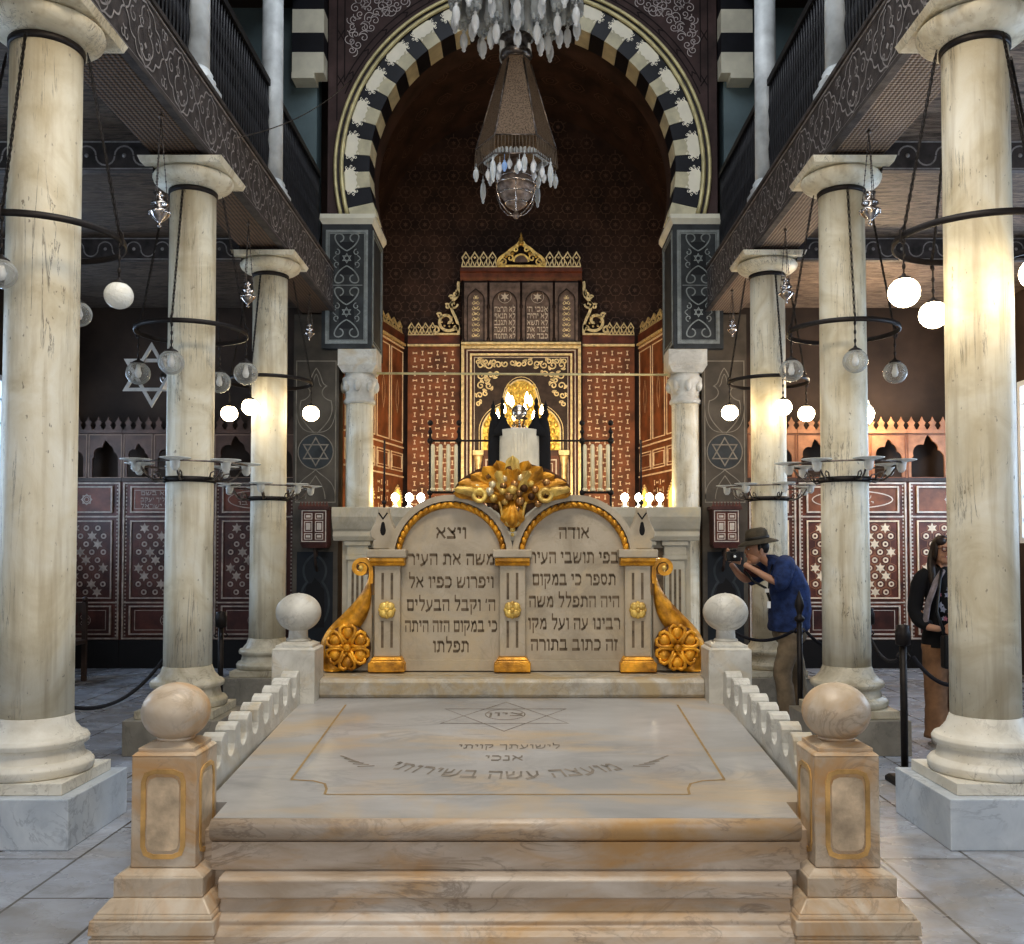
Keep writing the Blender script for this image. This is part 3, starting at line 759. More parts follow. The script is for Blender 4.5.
    for (z0, z1, mt) in ((8.74, 9.3, 'voussoir_black'), (8.42, 8.74, 'white_stone'), (8.16, 8.42, 'voussoir_black'), (7.88, 8.16, 'white_stone')):
        mb = MB(); mb.box(a, b, YB - .25, YB - .002, z0 + .001, z1 - .001); mb.build('stone_band', mt, g_)
    mb = MB(); mb.box(min(xe, xe - sx * .3), max(xe, xe - sx * .3), YB - .27, YB - .002, 7.80, 7.879); mb.build('stone_lip', 'white_stone', g_)

# apse behind the arch
mb = MB()
ax0 = ARX
prof = [(-2.75, 0), (-2.75, 6.75)] + [(-2.6 * cos(pi * i / 32) * (1 if 0 < i < 32 else 1), 6.75 + 2.6 * sin(pi * i / 32)) for i in range(0, 33)] + [(2.75, 6.75), (2.75, 0)]
f0, f1 = FRONT(13.45), FRONT(16.75)
mb.add([f0(ax0 + a, b) for a, b in prof] + [f1(ax0 + a, b) for a, b in prof], [(i, len(prof) + i, len(prof) + i + 1, i + 1) for i in range(len(prof) - 1)], 0)
# ring between the opening and the vault
mb.add([f0(ax0 + a, b) for a, b in ((-4, 0), (-2.75, 0), (-2.75, 10.6), (-4, 10.6))], [(0, 1, 2, 3)], 0)
mb.add([f0(ax0 + a, b) for a, b in ((4, 0), (2.75, 0), (2.75, 10.6), (4, 10.6))], [(0, 1, 2, 3)], 0)
fb = FRONT(16.75)
def lattice_stars(mb, fr, x0, x1, z0, z1, st, r, w, mi, keep=lambda u, v: True):
    row = 0; z = z0
    while z < z1:
        x = x0 + (st / 2 if row % 2 else 0)
        while x < x1:
            if keep(x, z):
                mb.strip(fr, ngon(x, z, r, 6, 0), w, .004, mi, True); mb.prism(fr, star_pts(x, z, r * .45, 6, .5), .001, .005, mi)
                for k in range(6):
                    a = radians(60 * k + 30); mb.strip(fr, [(x + r * .87 * cos(a), z + r * .87 * sin(a)), (x + st * .5 * cos(a), z + st * .5 * sin(a))], w, .003, mi)
            x += st
        z += st * .866; row += 1
lattice_stars(mb, fb, ax0 - 2.6, ax0 + 2.6, 5.3, 9.4, .34, .11, .016, 1, lambda u, v: abs(u - ax0) < 2.6 and (v < 6.75 or (u - ax0) ** 2 + (v - 6.75) ** 2 < 2.55 ** 2))
for k in range(-8, 9):   # the pattern carried over the vault
    a = pi / 2 + k * pi / 18
    for yy in (14.0, 14.7, 15.4, 16.1):
        c = V((ax0 - 2.595 * cos(a), yy, 6.75 + 2.595 * sin(a))); nn = V((cos(a), 0, -sin(a))); uu = V((sin(a), 0, cos(a)))
        f3 = Fr(c, uu, (0, 1, 0), nn); mb.strip(f3, ngon(0, 0, .14, 6, 0), .014, .006, 1, True); mb.strip(f3, ngon(0, 0, .07, 6, 30), .012, .006, 1, True)
struct('wall_apse', mb, ['apse_brown', 'apse_relief'])
mb = MB(); mb.box(ax0 - 4, ax0 + 4, 16.755, 17.1, 0, 10.6); struct('wall_back', mb, 'apse_brown')
# =================================================================== NAVE COLUMNS
CXL, CXR = -2.72, 2.61
CNL, CNR = -2.785, 2.63
YC = (5.45, 7.72, 10.1)
def make_column(x, y, label, warm=False, plinth='plinth_marble', basem='base_marble', k=.935):
    t_ = thing('marble_column', label, 'column', (x, y, 0), 'cream marble columns along the nave', 'thing')
    W = .375 if y < 6 else .37
    mb = MB(); mb.box(x - W, x + W, y - W, y + W, 0, .27); bevel(mb.build('plinth', plinth, t_), .006)
    mb = MB(); R_ = .2
    mb.box(x - .305, x + .305, y - .305, y + .305, .271, .335)
    mb.lathe([(.300, .336), (.312, .352), (.314, .385), (.296, .408), (.268, .414), (.262, .44), (.254, .47), (.262, .486), (.284, .494), (.290, .52), (.276, .542), (.252, .548), (.238, .566), (.21, .60), (.203 * k, .655)], (x, y, 0), 40)
    bevel(mb.build('base', basem, t_), .004)
    mb = MB(); mb.lathe([(.202 * k, .656), (.200 * k, 1.2), (.199 * k, 2.2), (.197 * k, 3.3), (.194 * k, 4.48)], (x, y, 0), 40); mb.build('shaft', 'column_marble', t_)
    mb = MB(); mb.lathe([(.195 * k, 4.481), (.207 * k, 4.485), (.207 * k, 4.518), (.195 * k, 4.522)], (x, y, 0), 32); mb.build('neck_band', 'black_iron', t_)
    mb = MB(); mb.lathe([(.197, 4.523), (.215, 4.535), (.27, 4.553), (.305, 4.58), (.318, 4.612), (.312, 4.635), (.285, 4.65)], (x, y, 0), 40)
    mb.frustum(x, y, 4.651, 4.70, .315, .335); bevel(mb.build('capital', 'column_marble', t_), .004)
    mb = MB(); mb.box(x - .26, x + .26, y - .26, y + .26, 4.701, ZB - .001); mb.build('impost_block', 'dark_wood', t_)
    return t_
make_column(CNL, YC[0], 'nearest tall cream column encircled by an iron ring of unlit globes', k=1.)
make_column(CNR, YC[0], 'nearest tall cream column brightly lit by the glowing globes on its ring', True)
make_column(CXL, YC[1], 'cream column with unlit clear globes, hexagram lamp hanging behind it', plinth='plinth_brown', basem='base_tan')
make_column(CXR, YC[1], 'cream column with unlit globes standing between the man and the woman', True, plinth='plinth_brown', basem='base_tan')
make_column(CXL, YC[2], 'far cream column with three glowing globes, away from the visitors', plinth='plinth_brown', basem='base_tan')
make_column(CXR, YC[2], 'far cream column with glowing globes, behind the man in blue', True, plinth='plinth_brown', basem='base_tan')
# slim upper columns standing on the gallery beams
for x, y, lb in ((CXL, YC[1], 'slim white upper column on the gallery beam over the unlit-globe column, empty aisle side'), (CXL, YC[2], 'slim white upper column nearest the arch, above the gallery over the empty aisle'),
                 (CXR, YC[1], 'slim white upper column on the gallery beam, over the column beside the man'), (CXR, YC[2], 'slim white upper column nearest the arch, above the gallery over the visitors')):
    t_ = thing('gallery_colonnette', lb, 'column', (x, y, ZT), 'slim columns of the upper gallery', 'thing')
    mb = MB(); mb.frustum(x, y, ZT + .001, ZT + .10, .17, .17); mb.lathe([(.165, ZT + .101), (.17, ZT + .13), (.14, ZT + .16), (.145, ZT + .19), (.12, ZT + .23)], (x, y, 0), 24); mb.build('base', 'upper_column', t_)
    mb = MB(); mb.lathe([(.118, ZT + .231), (.115, ZT + 1.2), (.11, ZT + 2.35)], (x, y, 0), 24); mb.build('shaft', 'upper_column', t_)
    mb = MB(); mb.lathe([(.112, ZT + 2.351), (.13, ZT + 2.37), (.13, ZT + 2.40), (.112, ZT + 2.42), (.115, ZT + 2.5), (.14, ZT + 2.62), (.16, ZT + 2.7)], (x, y, 0), 24); mb.frustum(x, y, ZT + 2.701, ZT + 2.85, .16, .2)
    mb.build('capital', 'upper_column', t_)
    mb = MB(); mb.box(x - .15, x + .15, y - .15, y + .15, ZT + 2.851, 8.9); mb.build('upper_block', 'dark_wood', t_)
# gallery railings: dark turned lattice between the columns
for x, ys, lb in ((CXL, 5.62, 'black lattice gallery railing nearest the camera over the empty aisle'), (CXL, 7.90, 'black lattice gallery railing between the two upper columns over the empty aisle'), (CXL, 10.28, 'short black gallery railing ending at the arch over the empty aisle'),
                  (CXR, 5.62, 'black lattice gallery railing nearest the camera over the visitors'), (CXR, 7.90, 'black lattice gallery railing between the two upper columns over the visitors'), (CXR, 10.28, 'short black gallery railing ending at the arch over the visitors')):
    ye = ys + (1.92 if ys < 6 else 2.02 if ys < 9 else 2.15)
    t_ = thing('gallery_railing', lb, 'railing', (x, ys, ZT), 'railings of the upper gallery', 'thing')
    mb = MB(); mb.box(x - .03, x + .03, ys, ye, ZT + 1.18, ZT + 1.25); mb.build('top_rail', 'rail_black', t_)
    mb = MB(); mb.box(x - .025, x + .025, ys, ye, ZT + .005, ZT + .06); mb.build('bottom_rail', 'rail_black', t_)
    mb = MB(); f_ = Fr((x, ys, ZT), (0, 1, 0), (0, 0, 1), (1 if x < 0 else -1, 0, 0)); L_ = ye - ys
    n_ = int(L_ / .075)
    for k in range(n_ + 1):
        yy = ys + L_ * k / n_
        mb.lathe([(.014, .06), (.014, .2), (.024, .26), (.012, .32), (.022, .42), (.026, .5), (.012, .6), (.022, .7), (.012, .8), (.024, .9), (.014, .98), (.014, 1.18)], (x, min(max(yy, ys + .014), ye - .014), ZT), 6)
    for zz in (.3, .5, .7, .9): mb.box(x - .006, x + .006, ys, ye, ZT + zz - .008, ZT + zz + .008)
    mb.build('lattice', 'rail_black', t_)

# =================================================================== BIMAH PLATFORM
BX = -.065; HW = 1.20; HR = 1.155; Y0, Y1 = 3.48, 5.155
SL = .0914
zs_ = lambda y: .638 + SL * (y - 3.5)
bim = thing('marble_platform', 'low warm marble platform with ball-topped corner posts and scalloped side rails', 'platform', (BX, 4.4, 0))
mb = MB(); f_ = Fr((BX, 0, 0), (0, 1, 0), (0, 0, 1), (1, 0, 0))
# main body under the slab
mb.prism(f_, [(3.46, 0), (5.5, 0), (5.5, zs_(5.5) - .05), (3.46, zs_(3.46) - .05)], -1.15, 1.15); mb.build('core', 'warm_marble', bim)
mb = MB(); mb.prism(f_, [(3.44, zs_(3.44) - .01), (3.60, zs_(3.6) - .01), (3.60, zs_(3.6) + .0008), (3.44, zs_(3.44) + .0008)], -1.048, 1.048); mb.prism(f_, [(3.60, zs_(3.6) - .049), (5.2, zs_(5.2) - .049), (5.2, zs_(5.2)), (3.60, zs_(3.6))], -1.125, 1.125)
slab = mb.build('top_slab', 'slab_marble', bim)
mb = MB()
nose = [(3.60, .560), (3.415, .560), (3.398, .575), (3.392, .60), (3.398, .622), (3.415, .636), (3.44, zs_(3.44)), (3.60, zs_(3.6))]
mb.prism(f_, nose, -1.048, 1.048, 0, True); mb.build('slab_nosing', 'warm_marble', bim)
mb = MB(); mb.prism(f_, [(3.60, .455), (3.425, .455), (3.425, .553), (3.60, .553)], -1.048, 1.048); mb.build('riser', 'warm_marble', bim)
mb = MB(); mb.prism(f_, [(3.60, .0), (3.37, .0), (3.37, .21), (3.60, .21)], -1.0, 1.0); mb.build('footing', 'warm_marble', bim)
mb = MB(); mb.prism(f_, [(3.60, .21), (3.30, .21), (3.285, .225), (3.28, .25), (3.285, .275), (3.30, .29), (3.325, .295), (3.325, .315), (3.36, .335), (3.375, .36), (3.375, .375), (3.345, .382), (3.345, .445), (3.36, .453), (3.60, .453)], -1.0, 1.0, 0, False)
bevel(mb.build('base_moulding', 'warm_marble', bim), .005)
mb = MB(); mb.prism(f_, [(5.2, .79), (5.165, .79), (5.15, .81), (5.15, .875), (5.17, .893), (5.60, .900), (5.60, .5), (5.2, .5)], -1.04, 1.04); bevel(mb.build('rear_sill', 'sill_marble', bim), .004)
mb = MB(); mb.box(BX - 1.25, BX + 1.25, 5.28, 5.60, .3, .899); mb.build('rear_block', 'sill_marble', bim)
def post(xc, yc, z0, rear=False):
    s_ = .114
    P_ = 'pale_marble' if rear else 'post_marble'
    zt = 1.058 if rear else .868
    mb = MB(); mb.box(xc - s_, xc + s_, yc - s_, yc + s_, .48 if not rear else .3, zt)
    o = bevel(mb.build('post', P_, bim), .006)
    mb = MB()
    if not rear:
        mb.box(xc - .20, xc + .20, yc - .20, yc + .20, 0, .214)
        mb.frustum(xc, yc, .214, .232, .200, .215); mb.box(xc - .215, xc + .215, yc - .215, yc + .215, .232, .272)
        mb.frustum(xc, yc, .272, .284, .212, .204); mb.frustum(xc, yc, .284, .334, .216, .212); mb.frustum(xc, yc, .334, .35, .205, .200); mb.frustum(xc, yc, .35, .392, .198, .162)
        mb.box(xc - .155, xc + .155, yc - .155, yc + .155, .392, .462); mb.frustum(xc, yc, .462, .48, .152, .120)
    else:
        mb.box(xc - .17, xc + .17, yc - .17, yc + .17, 0, .30)
    bevel(mb.build('post_base', 'post_marble' if not rear else P_, o), .005)
    mb = MB(); mb.frustum(xc, yc, zt, zt + .012, s_ + .002, s_ - .012); mb.box(xc - .098, xc + .098, yc - .098, yc + .098, zt + .010, zt + .026); mb.frustum(xc, yc, zt + .026, zt + .04, .092, .066); bevel(mb.build('post_cap', P_, o), .003)
    zb = 1.006 if not rear else 1.252; mb = MB(); r_ = .121
    mb.lathe([(.064, zt + .04), (.066, zt + .046), (.062, zt + .052), (.052, zt + .056), (.050, zb - .098)] + [(r_ * cos(radians(a)), zb + r_ * .86 * sin(radians(a))) for a in range(-66, 90, 8)] + [(.0, zb + r_ * .88)], (xc, yc, 0), 36)
    mb.v = [(v_[0], v_[1], v_[2]) for v_ in mb.v]; mb.build('ball_finial', P_, o)
    if not rear:
        for (fr_) in (Fr((xc, yc - s_, 0), (1, 0, 0), (0, 0, 1), (0, -1, 0)), Fr((xc + (s_ if xc < 0 else -s_), yc, 0), (0, 1, 0), (0, 0, 1), (1 if xc < 0 else -1, 0, 0))):
            oct_ = lambda u, v0, v1, c: [(-u + c, v0), (u - c, v0), (u - .25 * c, v0 + .3 * c), (u, v0 + c), (u, v1 - c), (u - .25 * c, v1 - .3 * c), (u - c, v1), (-u + c, v1), (-u + .25 * c, v1 - .3 * c), (-u, v1 - c), (-u, v0 + c), (-u + .25 * c, v0 + .3 * c)]
            mb = MB(); pts = oct_(.070, .52, .815, .036); mb.strip(fr_, pts, .016, .004, 1, True, .006); mb.prism(fr_, oct_(.056, .540, .795, .028), -.001, .0025, 2)
            mb.build('inset_panel', ['post_marble', 'inset_ochre', 'inset_pale'], o)
    return o
for sx in (-1, 1):
    post(BX + sx * HW, Y0, 0); post(BX + sx * HR, Y1, 0, True)
# scalloped rails
for sx in (-1, 1):
    sl_ = sx * (HR - HW) / (Y1 - Y0); xr = BX + sx * HW; f_ = Fr((xr - sl_ * Y0, 0, 0), (sl_, 1, 0), (0, 0, 1), (1, 0, 0))
    y0, y1 = Y0 + .115, Y1 - .115; zt = lambda y: zs_(y) + .178
    nm = 9; step = (y1 - y0) / nm; top = []
    for k in range(nm):
        a = y0 + step * k; m_ = .46 * step; g_ = step - m_
        top += [(a + .0, zt(a) - .070), (a + g_ * .12, zt(a) - .095), (a + g_ * .3, zt(a) - .108), (a + g_ * .5, zt(a) - .112), (a + g_ * .7, zt(a) - .108), (a + g_ * .88, zt(a) - .095), (a + g_, zt(a) - .070), (a + g_, zt(a + g_) - .022), (a + g_ + .012, zt(a + g_) - .006), (a + g_ + .03, zt(a + g_)), (a + step - .03, zt(a + step)), (a + step - .012, zt(a + step) - .006), (a + step, zt(a + step) - .022)]
    pts = [(y0, .3), (y1, .3)] + [p for p in reversed(top)]
    mb = MB(); mb.prism(f_, pts, -.043, .043); bevel(mb.build('scalloped_rail', 'pale_marble', bim), .007, 2)
    mb = MB(); mb.box(min(xr - .1, xr + .1), max(xr - .1, xr + .1), y0 + .06, y1 - .06, 0, .25); mb.build('rail_base', 'post_marble', bim)
# inscriptions carved in the slab
def S3(u, y, h=.0012): return V((BX + u, y, zs_(y) + h))
class SlabFr(Fr):
    def __init__(s): pass
    def __call__(s, a, b, h=0): return S3(a, b, h)
sf = SlabFr(); mb = MB()
fy0, fy1, fx = 3.68, 5.02, .87
for sx in (-1, 1):
    mb.strip(sf, [(sx * fx, fy1), (sx * fx, fy0 + .17)] , .010, .0012, 0)
    mb.strip(sf, [(sx * (fx - .0), fy0 + .17)] + [(sx * (fx - .2 + .0 + .2 * cos(radians(a))), fy0 + .17 - .17 + .17 * 1 - .17 * sin(radians(a)) ) for a in range(0, 1)] + [(sx * (fx - .02), fy0 + .165), (sx * (fx - .09), fy0 + .155), (sx * (fx - .145), fy0 + .12), (sx * (fx - .165), fy0 + .06), (sx * (fx - .17), fy0)], .010, .0012, 0)
mb.strip(sf, [(-(fx - .17), fy0), (fx - .17, fy0)], .008, .0012, 0)
mb.build('border_line', 'engraved_gold', slab)
mb = MB()
for k in (90, 270): mb.strip(sf, [(-.03 + .36 * cos(radians(k + 120 * i)) , 4.80 + .27 * sin(radians(k + 120 * i))) for i in range(3)], .007, .0012, 0, True)
mb.strip(sf, arc(-.03, 4.83, .10, 0, 360, 20)[:-1], .006, .0012, 0, True); mb.text('ציון', sf, -.03, 4.80, .09, .0012, 0)
mb.build('hexagram_line', 'engraved_grey', slab)
mb = MB(); mb.text('לישועתך קויתי', sf, .0, 4.26, .085, .0012, 0, width=.46); mb.text('אנכי', sf, -.02, 4.09, .10, .0012, 0, width=.17)
RA = 1.05; yc_ = 3.84 + RA
def bend(u, v, a, b):
    t_ = u / RA; r_ = RA - (v - 0)
    return S3(r_ * sin(t_), yc_ - r_ * cos(t_) * 1.0, .0012)
mb.text('מועצה עשה בשירותי', sf, -.02, .02, .13, .0012, 0, width=1.06, arc=lambda u, v, a, b: bend(u, v, a, b))
mb.build('lettering', 'engraved_grey', slab)
for sx in (-1, 1):
    mb = MB()
    for k in range(5):
        a = (.57 + .03 * k) ; cx_, cy_ = RA * sin(a / RA * 1.0) , yc_ - RA * cos(a / RA)
        mb.strip(sf, [(sx * cx_ - .02, cy_ + .03), (sx * (cx_ + .07) - .02, cy_ + .02 + .02 * k)], .012, .0012, 0)
    mb.build('carved_branch', 'engraved_grey', slab)

# =================================================================== TWIN TABLETS
TY = 5.42; TC = (-.415, .285); TR = .355; TZ = 1.547
tab = thing('twin_tablets', 'twin round-topped marble tablets with Hebrew text, gilded arches, scrolls and foliage crest', 'monument', (BX, TY + .07, .905))
ft = FRONT(TY)
lines = (('ויצא', 'משה את העיר', 'ויפרוש כפיו אל', 'ה׳ וקבל הבעלים', 'כי במקום הזה היתה', 'תפלתו'), ('אודה', 'בפי תושבי העיר', 'תספר כי במקום', 'היה התפלל משה', 'רבינו עה ועל מקו', 'זה כתוב בתורה'))
wid = ((.18, .50, .49, .51, .53, .21), (.18, .51, .48, .52, .53, .50))
zl = ((1.655, 1.505, 1.375, 1.245, 1.125, 1.01), (1.655, 1.515, 1.39, 1.265, 1.14, 1.02))
for i, c in enumerate(TC):
    mb = MB(); pts = [(c - TR, .906), (c + TR, .906), (c + TR, TZ)] + [(c + TR * cos(pi * k / 32), TZ + TR * sin(pi * k / 32)) for k in range(1, 32)] + [(c - TR, TZ)]
    mb.prism(ft, pts, -.14, 0); tb = bevel(mb.build('tablet', 'tablet_marble', tab), .006)
    mb = MB(); ro, ri = TR + .0, TR - .035   # raised rim
    n = 40; A = [(c + ro * cos(pi * k / n), TZ + ro * sin(pi * k / n)) for k in range(n + 1)]; B = [(c + ri * cos(pi * k / n), TZ + ri * sin(pi * k / n)) for k in range(n + 1)]
    mb.prism(ft, A + B[::-1], .0, .035); mb.build('rim', 'tablet_marble', tb)
    mb = MB(); rg = TR - .055
    mb.tube([ft(c + rg * cos(pi * k / 48), TZ - .005 + rg * sin(pi * k / 48), .012) for k in range(-1, 50)], .015, 8, 0)
    nb = 25
    for k in range(nb):
        a = pi * (k + .5) / nb; q = 1 if a > pi / 2 else -1
        d = V((-sin(a), 0, cos(a))); r3 = V((cos(a), 0, sin(a)))
        cc = ft(c + rg * cos(a), TZ + rg * sin(a), .022); m4 = Matrix((( (d * 1).x, 0, r3.x), (0, 1, 0), (d.z, 0, r3.z))).to_4x4()
        tilt = Matrix.Rotation(radians(24 * q), 4, 'Y')
        mb.ball(cc, .026, 8, 0, rz=.014, ry=.016, M4=m4 @ tilt)
        mb.ball(ft(c + (rg + .018) * cos(a + .06), TZ + (rg + .018) * sin(a + .06), .014), .006, 6, 1)
    mb.build('gilded_arch', ['gold', 'gold_dark'], tb)
    mb = MB()
    for s_, w_, z_ in zip(lines[i], wid[i], zl[i]): mb.text(s_, ft, c + (.0 if i else .0), z_, .088, .0015, 0, width=w_, bold=.016)
    mb.build('lettering', 'engraved', tb)
    mb = MB(); mb.fbox(ft, c - .30, c + .30, .906, .965, 0, .02); mb.build('tablet_foot', 'tablet_marble', tb)
for xc in (BX - .705, BX, BX + .705):
    mb = MB(); mb.fbox(ft, xc - .072, xc + .072, .99, 1.50, -.02, .06)
    pl = bevel(mb.build('pilaster', 'tablet_marble', tab), .004)
    for (za, zb) in ((1.04, 1.19), (1.31, 1.46)):
        for dx in (-.026, .026): mb = MB(); mb.fbox(ft, xc + dx - .007, xc + dx + .007, za, zb, .06, .0615); mb.build('flute', 'engraved', pl)
    mb = MB(); mb.prism(Fr((xc, TY, 0), (0, -1, 0), (0, 0, 1), (1, 0, 0)), [(-.02, 1.50), (.066, 1.50), (.072, 1.515), (.092, 1.525), (.092, 1.545), (-.02, 1.545)], -.098, .098, 0)
    bevel(mb.build('gilded_capital', 'gold', pl), .004)
    mb = MB(); mb.fbox(ft, xc - .110, xc + .110, 1.546, 1.592, -.03, .105); bevel(mb.build('abacus', 'tablet_marble', pl), .006)
    mb = MB(); mb.fbox(ft, xc - .102, xc + .102, .906, .958, -.02, .095); mb.frustum(xc, TY - .035, .958, .972, .098, .086, 0, .060, .052); mb.frustum(xc, TY - .035, .972, .99, .09, .074, 0, .056, .045)
    bevel(mb.build('gilded_base', 'gold', pl), .005)
    mb = MB(); cc = ft(xc, 1.252, .066)
    for k in range(4):
        a = pi / 4 + k * pi / 2; mb.ball(cc + V((.026 * cos(a), -.006, .026 * sin(a))), .026, 8, 0, ry=.014)
        a = k * pi / 2; mb.ball(cc + V((.034 * cos(a), -.002, .034 * sin(a))), .016, 8, 0, ry=.01)
    mb.ball(cc + V((0, -.016, 0)), .012, 8, 0); mb.build('rosette', 'gold_light', pl)
for sx in (-1, 1):
    # outer finial with eye and thin rod
    xf = BX + sx * .735
    mb = MB(); mb.prism(ft, [(xf + sx * a, b) for a, b in ([(-.055, 1.593), (.055, 1.593), (.06, 1.63), (.05, 1.645), (.072, 1.66), (.075, 1.69), (.05, 1.74), (.03, 1.80), (.03, 1.83), (-.03, 1.83), (-.03, 1.80), (-.05, 1.74), (-.075, 1.69), (-.072, 1.66), (-.05, 1.645), (-.06, 1.63)])], -.05, .03)
    fo = bevel(mb.build('shoulder_finial', 'tablet_marble', tab), .008)
    mb = MB(); mb.prism(ft, [(xf + .016 * cos(a_) , 1.70 + (.03 + (.02 if sin(a_) > .5 else 0)) * sin(a_)) for a_ in [2 * pi * k / 12 for k in range(12)]], .0302, .0315); mb.strip(ft, [(xf - .025, 1.80), (xf, 1.765), (xf + .025, 1.80)], .008, .0315); mb.build('eye_hole', 'void_black', fo)
    mb = MB(); mb.tube([(xf, TY + .01, 1.83), (xf, TY + .01, 2.22)], .006, 6); mb.ball((xf, TY + .01, 1.86), .014, 8); mb.build('thin_rod', 'black_iron', fo)
    # gilded scroll with flower
    K = lambda a, b: (BX + sx * a, b)
    outer = [(.80, 1.53), (.84, 1.535), (.88, 1.52), (.905, 1.49), (.90, 1.455), (.88, 1.44), (.855, 1.45), (.85, 1.47), (.862, 1.485)]
    mb = MB()
    out_e = bez((.80, 1.50), (.82, 1.40), (.84, 1.36), (.90, 1.29), 10) + bez((.90, 1.29), (.98, 1.20), (1.06, 1.15), (1.085, 1.06), 12)[1:] + bez((1.085, 1.06), (1.10, .98), (1.09, .94), (1.07, .906), 6)[1:]
    in_e = bez((.80, 1.50), (.80, 1.50), (.80, 1.50), (.80, 1.50), 1)[:1] + bez((.798, 1.38), (.80, 1.26), (.82, 1.20), (.89, 1.12), 10) + bez((.89, 1.12), (.95, 1.07), (.97, 1.02), (.96, .906), 12)[1:]
    # body as a swelling ribbon
    L_ = min(len(out_e), len(in_e)); oe = [out_e[round(i * (len(out_e) - 1) / (L_ - 1))] for i in range(L_)]; ie = [in_e[round(i * (len(in_e) - 1) / (L_ - 1))] for i in range(L_)]
    vs = []; fs = []
    for i in range(L_):
        o_, i_ = V((*K(*oe[i]), 0)), V((*K(*ie[i]), 0))
        for (f_, h) in ((0, -.10), (0, .03), (.2, .052), (.5, .062), (.8, .052), (1, .03), (1, -.10)):
            p_ = o_.lerp(i_, f_); vs.append(ft(p_.x, p_.y, h))
    for i in range(L_ - 1):
        for j in range(6): fs.append((i * 7 + j, i * 7 + j + 1, (i + 1) * 7 + j + 1, (i + 1) * 7 + j))
    fs += [tuple(range(7)), tuple(reversed([(L_ - 1) * 7 + k for k in range(7)]))]
    mb.add(vs, fs, 0, True)
    # curl at the top: flat band rolled on itself
    cc = (.855, 1.487)
    sp = [(.80, 1.40)] + [(.797, 1.44), (.800, 1.49)] + spiral(cc[0], cc[1], .052, .014, 168, 168 - 470, 30)
    mb.strip(ft, [K(a, b) for a, b in sp], .024, .055, 0, False, .14)
    vo = mb.build('gilded_scroll', 'gold', tab)
    mb = MB(); mb.ball(ft(*K(*cc), .045), .017, 10, 0, ry=.02); mb.build('scroll_eye', 'gold_light', vo)
    mb = MB(); mb.prism(ft, [K(.80, .906), K(.99, .906), K(1.0, 1.04), K(.9, 1.17), K(.80, 1.33)], -.08, .005); mb.build('scroll_filling', 'tablet_marble', vo)
    fc = K(.925, 1.042); mb = MB()
    mb.lathe([(0, -.01), (.124, -.01), (.129, .0), (.124, .012), (.10, .018), (0, .018)], (0, 0, 0), 32, 1, M4=Matrix.Translation(ft(fc[0], fc[1], .05)) @ Matrix.Rotation(radians(90), 4, 'X'))
    for k in range(6):
        a = pi / 2 + k * pi / 3; ca, sa = cos(a), sin(a)
        # heart-shaped petal with raised edges
        for s2 in (-1, 1):
            pth = [(.024, 0), (.048, s2 * .022), (.080, s2 * .042), (.108, s2 * .042), (.122, s2 * .022), (.112, s2 * .002)]
            mb.tube([ft(fc[0] + p_[0] * ca - p_[1] * sa, fc[1] + p_[0] * sa + p_[1] * ca, .072 + .006 * sin(i)) for i, p_ in enumerate(pth)], .0115, 6, 0)
        mb.ball(ft(fc[0] + .082 * ca, fc[1] + .082 * sa, .064), .036, 10, 0, ry=.020)
    mb.ball(ft(fc[0], fc[1], .085), .022, 12, 0, ry=.018)
    mb.build('flower', ['gold', 'gold_dark'], vo)
# foliage and fruit crest between the arches
def leaf(mb, base, ang, L, w, curl=.05, h0=.02, mi=0, side=0., ribs=True):
    """acanthus leaf lying against the front plane, tip curling forward"""
    ca, sa = cos(radians(ang)), sin(radians(ang)); nu, nv = 10, 8; vs = []; fs = []
    for i in range(nu + 1):
        t_ = i / nu
        ww = w * (sin(pi * min(1, t_ * .90 + .10)) ** .6) * (1 + .30 * abs(sin(t_ * 9.5)))
        hh = h0 + .03 * sin(pi * t_) + curl * t_ ** 3
        rr = L * (t_ - .12 * max(0, t_ - .8) * 4)
        bend_ = side * t_ * t_
        for j in range(nv + 1):
            s_ = -1 + 2 * j / nv
            lat = s_ * ww / 2; dep = hh - .022 * s_ * s_ - .007 * (1 if j % 2 else 0) + (.012 if j == nv // 2 else 0)
            u = rr; vlat = lat + bend_
            vs.append(ft(base[0] + u * ca - vlat * sa, base[1] + u * sa + vlat * ca, dep))
    for i in range(nu):
        for j in range(nv): a = i * (nv + 1) + j; fs.append((a, a + 1, a + nv + 2, a + nv + 1))
    b0 = len(vs); vs2 = [v + V((0, .02, 0)) for v in vs]
    fs2 = [(b0 + a, b0 + d, b0 + c, b0 + b) for a, b, c, d in fs]
    mb.add(vs + vs2, fs + fs2, mi, True)
cz = 1.92; c0 = (BX, 1.86)
mb = MB(); mb.prism(ft, [(BX + a, b) for a, b in ((-.02, 1.70), (.02, 1.70), (.08, 1.80), (.2, 1.89), (.33, 1.945), (.30, 1.99), (.2, 2.05), (.1, 2.08), (-.1, 2.08), (-.2, 2.05), (-.30, 1.99), (-.33, 1.945), (-.2, 1.89), (-.08, 1.80))], -.06, .01)
cr = mb.build('crest_backing', 'gold_dark', tab)  # dark underlay: shade between the leaves put into its colour
